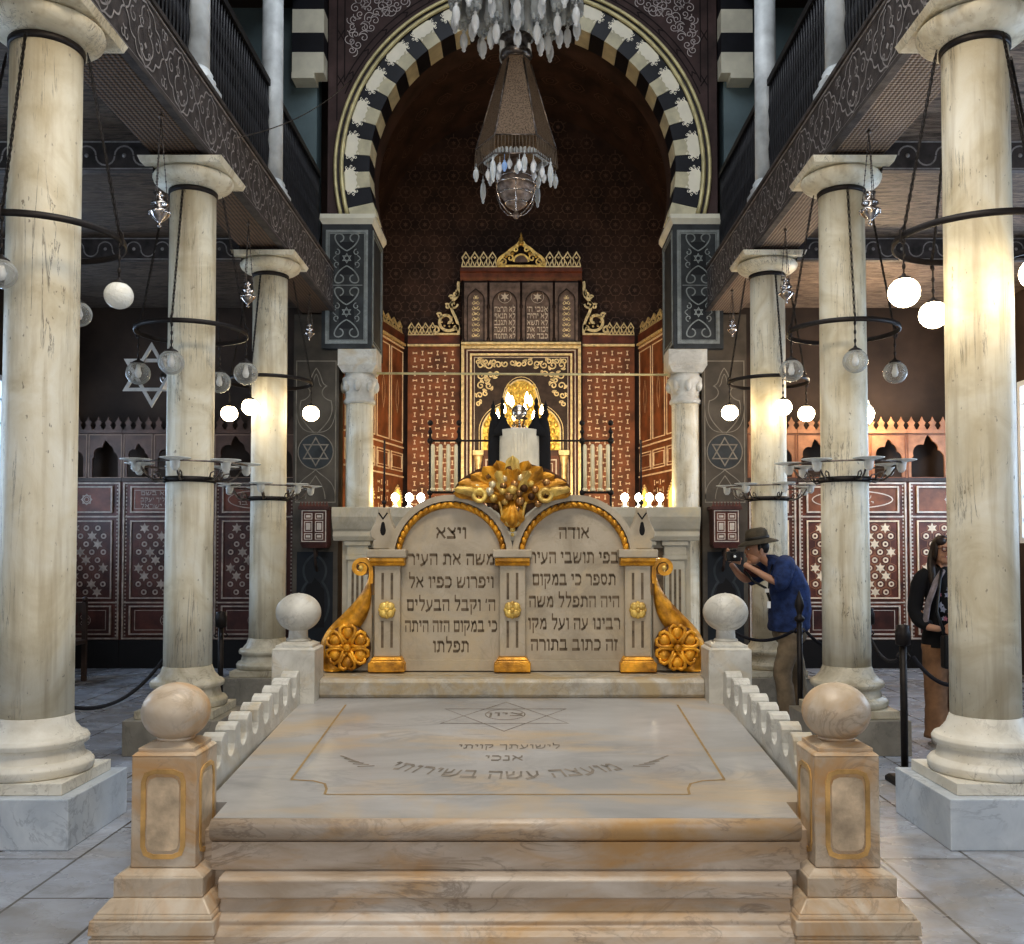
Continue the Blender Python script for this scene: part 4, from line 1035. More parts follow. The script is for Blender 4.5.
for a, L_, w_, mt, sd, hz in ((90, .27, .085, 1, 0, .05), (70, .26, .085, 0, -.01, .03), (110, .26, .085, 0, .01, .03), (52, .27, .085, 0, -.02, .055), (128, .27, .085, 0, .02, .055), (36, .30, .085, 0, -.03, .03), (144, .30, .085, 0, .03, .03), (22, .35, .075, 0, -.03, .05), (158, .35, .075, 0, .03, .05), (9, .37, .065, 0, -.02, .02), (171, .37, .065, 0, .02, .02), (80, .19, .075, 0, 0, .07), (100, .19, .075, 0, 0, .07), (60, .2, .07, 1, 0, .07), (120, .2, .07, 1, 0, .07)):
    mb = MB(); leaf(mb, (c0[0], c0[1] + .015), a, L_, w_, .07, hz, 0, sd); mb.build('acanthus_leaf', 'gold' if mt == 0 else 'gold_light', cr)
mb = MB()
for sx in (-1, 1): leaf(mb, (BX + sx * .13, 1.90), 90 - sx * 76, .22, .05, .05, .08, 0, -sx * .02); 
mb.build('pale_leaf', 'gold_light', cr)
rnd = random.Random(11); fruits = []
for (r_, n_, zz) in ((.0, 1, 0), (.045, 6, 0), (.095, 10, 0), (.15, 10, 0)):
    for k in range(n_):
        a = 2 * pi * k / max(1, n_) + r_ * 7
        fruits.append((r_ * 1.35 * cos(a) + rnd.uniform(-.008, .008), r_ * .72 * sin(a) + rnd.uniform(-.006, .006), r_))
for k, (du, dv, r_) in enumerate(fruits):
    mb = MB(); rr = rnd.uniform(.019, .027); mb.ball(ft(BX + du, 1.925 + dv, .115 - r_ * .25), rr, 10, 0)
    mb.build('fruit', rnd.choice(('fruit_bronze', 'fruit_pale', 'fruit_bronze', 'gold_light', 'gold_dark')), cr)
for sx in (-1, 1):
    mb = MB(); cc = ft(BX + sx * .185, 1.895, .10)
    mb.tube([cc + V((.032 * cos(a), .0, .032 * sin(a))) for a in [2 * pi * k / 20 for k in range(20)]], .0135, 8, 0, True); mb.build('ring_flower', 'gold_light', cr)
mb = MB()
for a, L_, w_ in ((-90, .17, .10), (-70, .15, .07), (-110, .15, .07)): leaf(mb, (BX, 1.865), a, L_, w_, .0, .07, 0)
mb.build('basket_leaf', 'gold', cr)
mb = MB()
for sx in (-1, 1): mb.tube([ft(BX + sx * a, b, .07) for a, b in bez((.075, 1.86), (.05, 1.80), (.07, 1.77), (.015, 1.725), 8)], .011, 6, 0)
mb.ball(ft(BX, 1.705, .05), .016, 8, 0, ry=.014); mb.ball(ft(BX, 1.675, .045), .011, 8, 0); mb.build('basket_tip', 'gold_light', cr)
# =================================================================== RING LAMPS AROUND THE COLUMNS
def ring_lamp(x, y, zr, r, angs, gm, gr, label, drop=.33, power=0, crook=()):
    t_ = thing('hanging_ring_lamp', label, 'lamp', (x, y, zr), 'iron ring lamps hung around the nave columns')
    mb = MB(); mb.lathe([(r - .006, -.018), (r + .006, -.018), (r + .006, .018), (r - .006, .018), (r - .006, -.018)], (x, y, zr), 48)
    mb.build('iron_ring', 'black_iron', t_)
    for a in angs:
        ca, sa = cos(radians(a)), sin(radians(a)); px, py = x + r * ca, y + r * sa
        top = V((x + .240 * ca, y + .240 * sa, 4.47))
        mb = MB(); P0 = V((px, py, zr + .02)); n_ = 34
        mb.tube([P0.lerp(top, .0), P0.lerp(top, 1.)], .003, 5)
        for k in range(n_):
            c = P0.lerp(top, (k + .5) / n_); d = (top - P0).normalized(); s_ = d.cross(V((ca, sa, 0)) if k % 2 else V((-sa, ca, 0))).normalized()
            mb.tube([c - d * .035 - s_ * .004, c - d * .01 - s_ * .009, c + d * .01 - s_ * .009, c + d * .035 - s_ * .004, c + d * .035 + s_ * .004, c + d * .01 + s_ * .009, c - d * .01 + s_ * .009, c - d * .035 + s_ * .004], .0022, 4, 0, True)
        mb.tube([(px, py, zr + .05), (px + .02 * ca, py + .02 * sa, zr + .03), (px + .02 * ca, py + .02 * sa, zr - .03), (px, py, zr - .05)], .006, 5)
        mb.build('chain', 'black_iron', t_)
        zg = zr - drop; mb = MB(); mb.ball((px, py, zg), gr, 28, 0, rz=gr * .96)
        gl = mb.build('globe', 'frosted_globe' if (gm == 'clear_globe' and y < 6 and a == 0) else gm, t_)
        mb = MB(); mb.lathe([(gr * .52, zg + gr * .80), (gr * .52, zg + gr * .9), (gr * .34, zg + gr * 1.02), (gr * .14, zg + gr * 1.12), (gr * .1, zg + gr * 1.25), (0, zg + gr * 1.3)], (px, py, 0), 16)
        mb.tube([(px, py, zg + gr * 1.2), (px, py, zr - .02)], .005, 5)
        for q in range(3):
            zz = zg + gr * 1.3 + (zr - zg - gr * 1.3) * (q + .5) / 3; mb.ball((px, py, zz), .011, 6, 0, rz=.02)
        mb.build('globe_cap', 'black_iron', gl)
        if gm != 'globe_lit' :
            mb = MB(); mb.lathe([(.012, zg + gr * .8), (.02, zg + gr * .3), (.028, zg), (.02, zg - .03), (0, zg - .04)], (px, py, 0), 12); mb.build('bulb', 'white_plastic', gl)
ring_lamp(CNL, YC[0], 3.39, .44, (-90, 0, 90, 180), 'clear_globe', .082, 'iron ring lamp with unlit pale globes circling the nearest column')
ring_lamp(CNR, YC[0], 3.39, .46, (-78, 98, 188, 10), 'globe_lit', .088, 'iron ring lamp with large blazing globes circling the nearest column', power=1)
ring_lamp(CXL, YC[1], 3.36, .44, (-90, 3, 178, 78), 'clear_globe', .098, 'iron ring lamp with three unlit clear globes, beside the hexagram lamp')
ring_lamp(CXR, YC[1], 3.37, .44, (-97, 5, 186), 'clear_globe', .096, 'iron ring lamp with unlit frosted globes on the column beside the woman')
ring_lamp(CXL, YC[2], 3.37, .44, (-100, 4, 175), 'globe_lit', .088, 'iron ring lamp with small glowing globes around the far column, empty aisle side')
ring_lamp(CXR, YC[2], 3.37, .42, (-84, 6, 184), 'globe_lit', .088, 'iron ring lamp with small glowing globes around the far column above the man')
# the frosted globe of the nearest unlit ring
# glass lamp trays lower on the columns
def tray_lamp(x, y, z, label):
    t_ = thing('glass_tray_lamp', label, 'lamp holder', (x, y, z), 'iron bands with glass dishes on the columns')
    mb = MB(); mb.lathe([(.190, -.022), (.206, -.022), (.206, .022), (.190, .022), (.190, -.022)], (x, y, z), 32); mb.build('iron_band', 'black_iron', t_)
    mb = MB(); mb.lathe([(.435, .118), (.455, .118), (.455, .13), (.435, .13), (.435, .118)], (x, y, z), 40); mb.build('carrier_ring', 'silver_dark', t_)
    n_ = 7
    for k in range(n_):
        a = 2 * pi * (k + .35) / n_; ca, sa = cos(a), sin(a); q = lambda r, zz: (x + r * ca, y + r * sa, z + zz)
        mb = MB(); mb.tube([q(.206, 0), q(.30, -.01), q(.36, .03), q(.40, .09), q(.445, .124)], .008, 5)
        mb.tube([q(.24, .0), q(.26, .05), q(.30, .06), q(.315, .035), q(.295, .02)], .006, 5); mb.build('scroll_bracket', 'silver_dark', t_)
        mb = MB(); cx_, cy_, cz_ = q(.44, .13)
        mb.lathe([(0, -.085), (.018, -.082), (.034, -.06), (.038, -.02), (.042, -.004), (.09, .004), (.118, .012), (.118, .017), (.09, .010), (.036, .002), (.03, -.02), (.026, -.055), (0, -.075)], (cx_, cy_, cz_), 20)
        mb.build('glass_dish', 'tray_glass', t_)
tray_lamp(CXL, YC[1], 2.15, 'ring of clear glass dishes on an iron band around the middle unlit-globe column')
tray_lamp(CXR, YC[1], 2.15, 'ring of clear glass dishes on an iron band around the column between man and woman')
tray_lamp(CXL, YC[2], 2.12, 'ring of clear glass dishes around the far column, lit by glowing globes, no visitors near')
tray_lamp(CXR, YC[2], 2.12, 'ring of clear glass dishes around the far column just above the man in the hat')
# small silver hanging lamps under the gallery beams
def silver_lamp(x, y, z, s, label, ztop=ZB):
    t_ = thing('hanging_oil_lamp', label, 'lamp', (x, y, z), 'small silver lamps hanging from the gallery beams')
    mb = MB(); mb.lathe([(0, -.10 * s), (.012 * s, -.095 * s), (.016 * s, -.08 * s), (.008 * s, -.07 * s), (.022 * s, -.055 * s), (.05 * s, -.03 * s), (.072 * s, 0), (.078 * s, .015 * s), (.05 * s, .03 * s), (.04 * s, .045 * s), (.062 * s, .065 * s), (.06 * s, .078 * s), (.03 * s, .09 * s), (.028 * s, .13 * s), (.045 * s, .15 * s), (.04 * s, .15 * s), (.02 * s, .12 * s)], (x, y, z), 20)
    for k in range(8): a = 2 * pi * k / 8; mb.ball((x + .07 * s * cos(a), y + .07 * s * sin(a), z + .005 * s), .014 * s, 6, 0)
    mb.build('lamp_body', 'silver', t_)
    for k in range(3):
        a = 2 * pi * k / 3 + .5; p0 = V((x + .055 * s * cos(a), y + .055 * s * sin(a), z + .07 * s)); p1 = V((x, y, min(ztop - .03, z + .75 * s)))
        mb = MB(); mb.tube([p0, p1], .003, 4)
        for q in range(16): mb.ball(p0.lerp(p1, q / 15), .0065, 5, 0)
        mb.build('chain', 'silver_dark', t_)
    mb = MB(); mb.tube([(x, y, min(ztop - .03, z + .75 * s)), (x, y, ztop - .001)], .004, 5); mb.ball((x, y, min(ztop - .03, z + .75 * s)), .018, 8); mb.build('hook_rod', 'silver_dark', t_)
silver_lamp(-2.62, 6.75, 4.00, 1.0, 'silver hanging lamp between the two nearer columns over the empty aisle')
silver_lamp(-2.64, 9.0, 3.99, .95, 'dark silver hanging lamp just before the far glowing column, empty aisle side')
silver_lamp(-2.64, 11.6, 4.23, .8, 'tiny silver hanging lamp next to the carved arch pier, empty aisle side')
silver_lamp(2.58, 7.0, 4.10, 1.0, 'silver hanging lamp beside the capital of the column between man and woman')
silver_lamp(2.56, 9.2, 4.08, .95, 'silver hanging lamp against the far capital above the man')
silver_lamp(2.52, 11.4, 4.23, .8, 'tiny silver hanging lamp next to the carved arch pier, visitors side')

# =================================================================== CHANDELIER
CH = (-.068, 8.0)
ch = thing('crystal_chandelier', 'large chandelier with white crystal drops over a six-sided pierced metal shade', 'chandelier', (CH[0], CH[1], 4.4))
def hexlathe(mb, prof, rot=0): mb.lathe(prof, (CH[0], CH[1], 0), 6, 0, False, rot=radians(rot))
mb = MB(); hexlathe(mb, [(.115, 5.78), (.125, 5.74), (.335, 5.02), (.34, 5.0)], 0); mb.build('pierced_shade', 'pierced_metal', ch)
mb = MB()
for k in range(6):
    a = radians(60 * k); mb.tube([(CH[0] + .126 * cos(a), CH[1] + .126 * sin(a), 5.74), (CH[0] + .342 * cos(a), CH[1] + .342 * sin(a), 5.0)], .008, 5)
for rr, zz in ((.12, 5.78), (.343, 5.0), (.355, 4.84)): mb.tube([(CH[0] + rr * cos(radians(60 * k)), CH[1] + rr * sin(radians(60 * k)), zz) for k in range(6)], .007, 5, 0, True)
mb.build('shade_edge', 'silver_dark', ch)
mb = MB(); 
for k in range(6):
    a0, a1 = radians(60 * k), radians(60 * k + 60)
    for i in range(12):
        t_ = i / 12; p0 = V((CH[0] + .343 * cos(a0), CH[1] + .343 * sin(a0), 5.0)).lerp(V((CH[0] + .343 * cos(a1), CH[1] + .343 * sin(a1), 5.0)), t_)
        p1 = V((CH[0] + .355 * cos(a0), CH[1] + .355 * sin(a0), 4.84)).lerp(V((CH[0] + .355 * cos(a1), CH[1] + .355 * sin(a1), 4.84)), t_)
        mb.tube([p0, p1], .0035, 4)
mb.build('bead_fringe', 'shade_metal', ch)
mb = MB()
for k in range(6):
    a0, a1 = radians(60 * k), radians(60 * k + 60)
    for i in range(7):
        t_ = (i + .5) / 7; p1 = V((CH[0] + .27 * cos(a0), CH[1] + .27 * sin(a0), 4.90)).lerp(V((CH[0] + .27 * cos(a1), CH[1] + .27 * sin(a1), 4.90)), t_)
        mb.ball(p1, .02, 6, 0, rz=.03)
mb.build('inner_bead_row', 'crystal', ch)
def pendant(x, y, zt, L, w, mt, name='crystal_drop', parent=ch, up=.05):
    mb = MB(); mb.lathe([(0, zt), (w * .35, zt - L * .03), (w * .5, zt - L * .07), (w * .3, zt - L * .12), (w * .8, zt - L * .25), (w, zt - L * .5), (w * .85, zt - L * .72), (w * .45, zt - L * .85), (w * .55, zt - L * .9), (w * .3, zt - L * .97), (0, zt - L)], (x, y, 0), 10)
    if up: mb.tube([(x, y, zt), (x, y, zt + up)], .003, 4)
    return mb.build(name, mt, parent)
for k in range(8):
    a = radians(45 * k + 12); pendant(CH[0] + .345 * cos(a), CH[1] + .345 * sin(a), 4.82, .22 if k % 2 else .13, .026, 'crystal', 'lower_crystal_drop', up=.03)
for k in range(16):
    a = radians(22.5 * k + 3); r_ = .16 if k % 2 else .20; pendant(CH[0] + r_ * cos(a), CH[1] + r_ * sin(a), 4.80 + .03 * (k % 3), .09, .026, 'crystal_bright' if k % 4 else 'crystal', 'lower_crystal_drop', up=.05)
for k in range(12):
    a = radians(30 * k + 7); pendant(CH[0] + .24 * cos(a), CH[1] + .24 * sin(a), 4.82, .10, .024, 'crystal_bright' if k != 8 else 'crystal_blue', 'lower_crystal_drop', up=.06)
mb = MB(); mb.lathe([(0, 4.40), (.018, 4.405), (.03, 4.43), (.02, 4.455), (.012, 4.47), (.04, 4.485), (.075, 4.51), (.09, 4.53), (.082, 4.545), (.11, 4.57), (.135, 4.60), (.13, 4.62), (.155, 4.65), (.165, 4.69), (.15, 4.71), (.14, 4.78), (.10, 4.86), (.06, 4.95), (.03, 5.0)], (CH[0], CH[1], 0), 24); mb.build('bowl', 'bowl_metal', ch)
mb = MB()
for rr, zz in ((.168, 4.69), (.137, 4.612), (.094, 4.535), (.15, 4.745)): mb.tube([(CH[0] + rr * cos(2 * pi * k / 28), CH[1] + rr * sin(2 * pi * k / 28), zz) for k in range(28)], .0075, 5, 0, True)
mb.build('bowl_rings', 'silver', ch)
mb = MB()
for k in range(6):
    a = radians(60 * k + 30); q = lambda r, z: (CH[0] + r * cos(a), CH[1] + r * sin(a), z); mb.tube([q(.165, 4.69), q(.19, 4.62), q(.15, 4.52), q(.08, 4.45), q(.02, 4.43)], .006, 5)
mb.build('bowl_ribs', 'silver', ch)
mb = MB(); mb.tube([(CH[0], CH[1], 4.9), (CH[0], CH[1], 10.6)], .018, 8); mb.lathe([(.1, 6.55), (.6, 6.56), (.6, 6.60), (.1, 6.62)], (CH[0], CH[1], 0), 24); mb.lathe([(.10, 5.78), (.14, 5.80), (.135, 5.84), (.10, 5.86), (.10, 5.95), (.14, 5.97)], (CH[0], CH[1], 0), 12); mb.build('stem_and_plates', 'silver_dark', ch)
rnd = random.Random(3)
for (r_, n_, zt) in ((.53, 15, 6.18), (.38, 11, 6.11), (.22, 7, 6.04), (.12, 3, 6.00)):
    for k in range(n_):
        a = 2 * pi * (k + .3) / n_; x, y = CH[0] + r_ * cos(a), CH[1] + r_ * sin(a); zz = zt + (.05 if k % 2 else 0)
        o = pendant(x, y, zz, .20, .037, 'crystal_white', 'glass_cup_drop', up=.05)
        mb = MB(); mb.lathe([(.058, zz + .06), (.06, zz + .12), (.05, zz + .22), (.052, zz + .34), (.045, zz + .34), (.04, zz + .12)], (x, y, 0), 10)
        for q in range(5): mb.ball((x + .035 * cos(q * 1.26), y + .035 * sin(q * 1.26), zz + .04), .022, 6, 0, rz=.028)
        mb.build('glass_cup', 'crystal', o)

# =================================================================== TIE ROD, CABLE
mb = MB(); mb.tube([(ARX - 1.96, YB + .12, 3.95), (ARX + 1.96, YB + .12, 3.93)], .016, 8)
tag(mb.build('tie_rod', 'arch_gilt', None, (0, YB + .12, 3.94)), 'thin pale rod stretched between the two arch colonnettes in front of the ark', 'rod')
mb = MB(); mb.tube([(-2.475 + .145 * t_, 8.0 + 4.58 * t_, 5.10 + 2.80 * t_ - .5 * t_ * (1 - t_)) for t_ in [k / 24 for k in range(25)]], .005, 5)
# runs from the gallery railing to the arch wall
tag(mb.build('loose_cable', 'silver_dark', None, (-2.0, 12, 7.4)), 'thin loose cable slanting from the gallery railing up to the arch wall', 'cable')

# =================================================================== HEXAGRAM LAMP IN THE AISLE
hx = thing('hexagram_lamp', 'large hanging six-pointed star ornament in pale metal in the dark aisle', 'ornament', (-3.58, 9.3, 3.3))
for k, rot in enumerate((0, 60)):
    f_ = Fr((-3.66 + .26 * k, 9.3 + .12 * k, 3.3), (cos(radians(rot)), sin(radians(rot)), 0), (0, 0, 1), (sin(radians(rot)), -cos(radians(rot)), 0))
    for s_ in (90, 270):
        mb = MB(); mb.strip(f_, ngon(0, 0, .29, 3, s_), .032, .012 + (.02 if s_ == 90 else 0), 0, True, .02); mb.build('star_triangle', 'silver_pale', hx)
mb = MB(); mb.tube([(-3.53, 9.36, 3.0), (-3.53, 9.36, 4.86)], .008, 6); mb.ball((-3.53, 9.36, 3.28), .075, 16, 0); mb.build('hanging_rod', 'silver_dark', hx)

# =================================================================== ARK AND APSE PANELLING
AY = 16.45
fa = FRONT(AY); ark = thing('torah_ark', 'tall carved ark with gilded arched portal, dark tablet cabinet and gilt crest', 'ark', (ARX - .02, AY, 0))
ac = ARX - .03; A0, A1 = ac - 1.04, ac + 1.04
mb = MB(); mb.box(A0, A1, AY, AY + .28, 0, 5.13); body = mb.build('ark_body', 'red_wood_dark', ark)
mb = MB()
mb.rframe(fa, A0, A1, .5, 5.12, .05, 0, .05, 0); mb.rframe(fa, A0 + .09, A1 - .09, .5, 5.05, .02, 0, .04, 1); mb.rframe(fa, A0 + .15, A1 - .15, .5, 4.98, .035, 0, .05, 0); mb.rframe(fa, A0 + .22, A1 - .22, .5, 4.92, .014, 0, .045, 1)
mb.build('portal_frame', ['gilt_pale', 'inlay_white'], ark)
# spandrel scrollwork over the big arch
mb = MB(); opn = [(ac - .68, 3.3), (ac - .68, 3.62)]
for i in range(1, 32):
    a = pi * i / 32; rr = .68
    x_ = -rr * cos(a); z_ = 3.62 + .52 * sin(a)
    if abs(x_) < .30: z_ = max(z_, 4.12 + .40 * sqrt(max(0, 1 - (x_ / .30) ** 2)))
    opn.append((ac + x_, z_))
opn += [(ac + .68, 3.62), (ac + .68, 3.3)]
arch_plate(mb, fa, ac - .80, ac + .80, 3.3, 4.90, opn, 0, .03, 0)
ol = mb.build('scrollwork_board', 'cabinet_dark', ark)
mb = MB()
for q, ww in ((1.0, .025), (1.07, .012)):
    mb.strip(fa, [(ac + (a - ac) * q, 3.3 + (b - 3.3) * (1 + (q - 1) * .6)) for a, b in opn], ww, .042, 0)
rnd = random.Random(8)
for sx in (-1, 1):
    S = lambda pts: [(ac + sx * a, b) for a, b in pts]
    for (u, v, r_) in ((.75, 4.84, .05), (.62, 4.84, .05), (.48, 4.84, .05), (.60, 4.52, .06), (.70, 4.78, .07), (.70, 4.60, .075), (.70, 4.42, .07), (.72, 4.25, .06), (.55, 4.78, .075), (.53, 4.60, .075), (.56, 4.42, .065), (.40, 4.78, .07), (.42, 4.62, .06), (.28, 4.80, .06), (.15, 4.82, .055), (.04, 4.80, .05), (.62, 4.28, .05), (.74, 4.1, .045)):
        a0 = rnd.uniform(0, 360); q = rnd.choice((-1, 1))
        mb.strip(fa, S(spiral(u, v, r_, .015, a0, a0 + q * 430, 16)), .024, .036, 0)
        mb.strip(fa, S(leafpath(u + r_ * cos(radians(a0)), v + r_ * sin(radians(a0)), a0 + q * 70, .08, q)), .015, .037, 0)
mb.build('gilt_scrollwork', 'gilt_pale', ol)
mb = MB(); mb.fbox(fa, ac - .68, ac + .68, 3.3, 4.55, -.02, .004, 0)
for r_ in range(9):
    for k in range(13):
        u = -.66 + 1.32 * (k + .5 * (r_ % 2)) / 12; v = 3.36 + r_ * .13
        if abs(u) > .64 or (v > 3.62 + .50 * sqrt(max(0, 1 - (u / .68) ** 2)) and not (abs(u) < .27 and v < 4.45)): continue
        mb.ball(fa(ac + u, v, .02), .045, 8, 1, rz=.062, ry=.03)
mb.build('gilded_niche', ['muqarnas_gold_glow', 'muqarnas_gold_glow'], ark)
for sx in (-1, 1):
    x_ = ac + sx * .74
    mb = MB(); mb.lathe([(.06, .5), (.06, .6), (.045, .65), (.045, 2.98), (.05, 3.0), (.045, 3.02), (.07, 3.14), (.08, 3.2)], (x_, AY - .09, 0), 14); mb.box(x_ - .09, x_ + .09, AY - .18, AY, 3.2, 3.28); mb.build('colonnette', 'gilt_pale', ark)
    # doors
    mb = MB(); d0, d1 = sorted((ac + sx * .01, ac + sx * .66)); mb.fbox(fa, d0, d1, .5, 3.2, 0, .02, 0)
    dr = mb.build('door', 'red_wood', ark); mb = MB()
    for (v0, v1) in ((.6, 1.3), (1.36, 2.1), (2.16, 2.72), (2.78, 3.14)): mb.rframe(fa, d0 + .04, d1 - .04, v0, v1, .024, .02, .03, 0); mb.rframe(fa, d0 + .11, d1 - .11, v0 + .07, v1 - .07, .014, .02, .028, 0)
    hexagram(mb, fa, (d0 + d1) / 2, 2.44, .12, .02, .03, 0); mb.build('door_inlay', 'inlay_white', dr)
mb = MB(); mb.fbox(fa, A0, A1, 5.13, 5.17, 0, .1, 0); mb.build('lower_cornice', 'gilt_pale', ark)
# upper cabinet
mb = MB(); mb.box(A0, A1, AY + .0, AY + .28, 5.17, 6.26); cab = mb.build('upper_cabinet', 'cabinet_dark', ark)
cols4 = [(A0 + .05, A0 + .45), (A0 + .49, ac - .02), (ac + .02, A1 - .49), (A1 - .45, A1 - .05)]
for i, (u0, u1) in enumerate(cols4):
    mb = MB(); wide = i in (1, 2); c_ = (u0 + u1) / 2
    o_ = arch_pts(u0 + .05, u1 - .05, 5.2, 5.86 if wide else 5.92, 'round' if wide else 'point', 14)
    mb2 = MB(); arch_plate(mb2, fa, u0, u1, 5.2, 6.22, o_, .01, .05, 0); bd = mb2.strip(fa, [(c_ + (a_ - c_) * .97, b_ - .004) for a_, b_ in o_], .022, .054, 1); mb2.build('arched_board', ['cabinet_grey', 'cabinet_dark'], cab)
    mb.fbox(fa, u0 + .05, u1 - .05, 5.2, 6.1, 0, .012, 0)
    if wide:
        mb.prism(fa, star_pts(c_, 5.98, .085, 6, .4), .012, .018, 1); mb.strip(fa, arc(c_, 5.98, .11, 0, 360, 20)[:-1], .008, .018, 1, True)
        tx = ('אנכי ה׳', 'לא יהיה', 'לא תשא', 'זכור את', 'כבד את') if i == 2 else ('לא תרצח', 'לא תנאף', 'לא תגנב', 'לא תענה', 'לא תחמד')
        for k, s_ in enumerate(tx): mb.text(s_, fa, c_, 5.72 - k * .118, .12, .018, 1, width=.37, bold=.06)
    else:
        zz = 5.3
        while zz < 6.05:
            wv = .08 * (1 if zz < 5.85 else (6.1 - zz) / .25)
            for sx in (-1, 1): mb.strip(fa, spiral(c_ + sx * wv * .6, zz, .035, .008, 90, 90 + sx * 360, 9), .012, .016, 2)
            mb.prism(fa, ngon(c_, zz, .022, 4), .012, .018, 2); zz += .095
    mb.build('tablet_text_panel' if wide else 'gilt_relief_panel', ['cabinet_grey', 'cabinet_text', 'gilt_pale'], cab)
mb = MB()
for u in (A0 + .025, A0 + .47, ac, A1 - .47, A1 - .025): mb.lathe([(.03, 5.18), (.03, 5.24), (.018, 5.26), (.018, 5.76), (.03, 5.78), (.03, 5.82), (.018, 5.84), (.018, 6.24)], fa(u, 0, .05), 10)
mb.build('slim_columns', 'cabinet_dark', cab)
mb = MB(); mb.prism(Fr((ac, AY + .28, 0), (0, -1, 0), (0, 0, 1), (1, 0, 0)), [(0, 6.26), (.30, 6.26), (.34, 6.31), (.36, 6.38), (.40, 6.40), (.40, 6.47), (0, 6.47)], -1.06, 1.06); mb.build('cornice', 'red_wood', ark)
# crenellated crest
def crest(mb, fr, u0, u1, z, hgt, n_, mi=0, w=.02, h=.0):
    st = (u1 - u0) / n_
    for k in range(n_):
        c_ = u0 + st * (k + .5)
        mb.strip(fr, [(c_ - st * .46, z + hgt * .1), (c_ - st * .28, z + hgt * .45), (c_ - st * .42, z + hgt * .62), (c_, z + hgt), (c_ + st * .42, z + hgt * .62), (c_ + st * .28, z + hgt * .45), (c_ + st * .46, z + hgt * .1)], w, h, mi, False, .02)
        mb.strip(fr, [(c_ - st * .18, z + hgt * .38), (c_, z + hgt * .08), (c_ + st * .18, z + hgt * .38)], w, h, mi, False, .02)
        mb.prism(fr, ngon(c_, z + hgt * .66, st * .16, 4), h - .02, h, mi)
    mb.fbox(fr, u0, u1, z, z + hgt * .1, h - .02, h + .01, mi)
fcr = FRONT(AY - .1)
for c0_, c1_ in ((A0, ac - .42), (ac + .42, A1)): mb = MB(); crest(mb, fcr, c0_, c1_, 6.471, .27, 4); mb.build('cresting', 'gilt_pale', ark)
mb = MB()
for sx in (-1, 1):
    S = lambda pts: [(ac + sx * a, b) for a, b in pts]
    mb.strip(fcr, S(bez((.40, 6.50), (.42, 6.66), (.25, 6.68), (.20, 6.76)) + bez((.20, 6.76), (.1, 6.84), (.06, 6.84), (.02, 6.92))[1:]), .06, .02, 0, False, .05)
    for (u, v, r_, a0) in ((.31, 6.56, .06, 90), (.19, 6.63, .07, 30), (.10, 6.78, .05, 60), (.37, 6.52, .035, 0)): mb.strip(fcr, S(spiral(u, v, r_, .012, a0, a0 + 400, 14)), .026, .03, 0, False, .03)
    mb.ball(fcr(ac + sx * .15, 6.71, .03), .035, 8, 0); mb.ball(fcr(ac + sx * .26, 6.66, .03), .03, 8, 0)
mb.prism(fcr, arc(ac, 6.56, .12, 0, 180, 12), 0, .03, 1); mb.strip(fcr, arc(ac, 6.56, .13, 0, 180, 12), .03, .04, 0, False, .03)
mb.lathe([(.05, 6.86), (.06, 6.90), (.03, 6.93), (.045, 6.97), (.015, 7.02), (.02, 7.04), (0, 7.10)], fcr(ac, 0, .0), 10); mb.fbox(fcr, ac - .42, ac + .42, 6.471, 6.51, 0, .03, 0)
mb.build('gilt_crown', ['gold_light', 'cabinet_grey'], ark)
# panelled wings, flat and splayed
def bone_lattice(mb, fr, u0, u1, v0, v1, st, mi):
    nr = int((v1 - v0) / st); nc = int((u1 - u0) / st); su = (u1 - u0) / nc; sv = (v1 - v0) / nr
    for r_ in range(nr):
        for c_ in range(nc):
            u = u0 + (c_ + .5) * su; v = v0 + (r_ + .5) * sv; L_ = st * .34; w_ = st * .07
            if (r_ + c_) % 2: q = lambda a, b: (u + a, v + b)
            else: q = lambda a, b: (u + b, v + a)
            mb.prism(fr, [q(-L_, -w_ * 2.2), q(-L_ * .7, -w_ * 2.2), q(-L_ * .45, -w_), q(L_ * .45, -w_), q(L_ * .7, -w_ * 2.2), q(L_, -w_ * 2.2), q(L_, w_ * 2.2), q(L_ * .7, w_ * 2.2), q(L_ * .45, w_), q(-L_ * .45, w_), q(-L_ * .7, w_ * 2.2), q(-L_, w_ * 2.2)], .0, .006, mi)
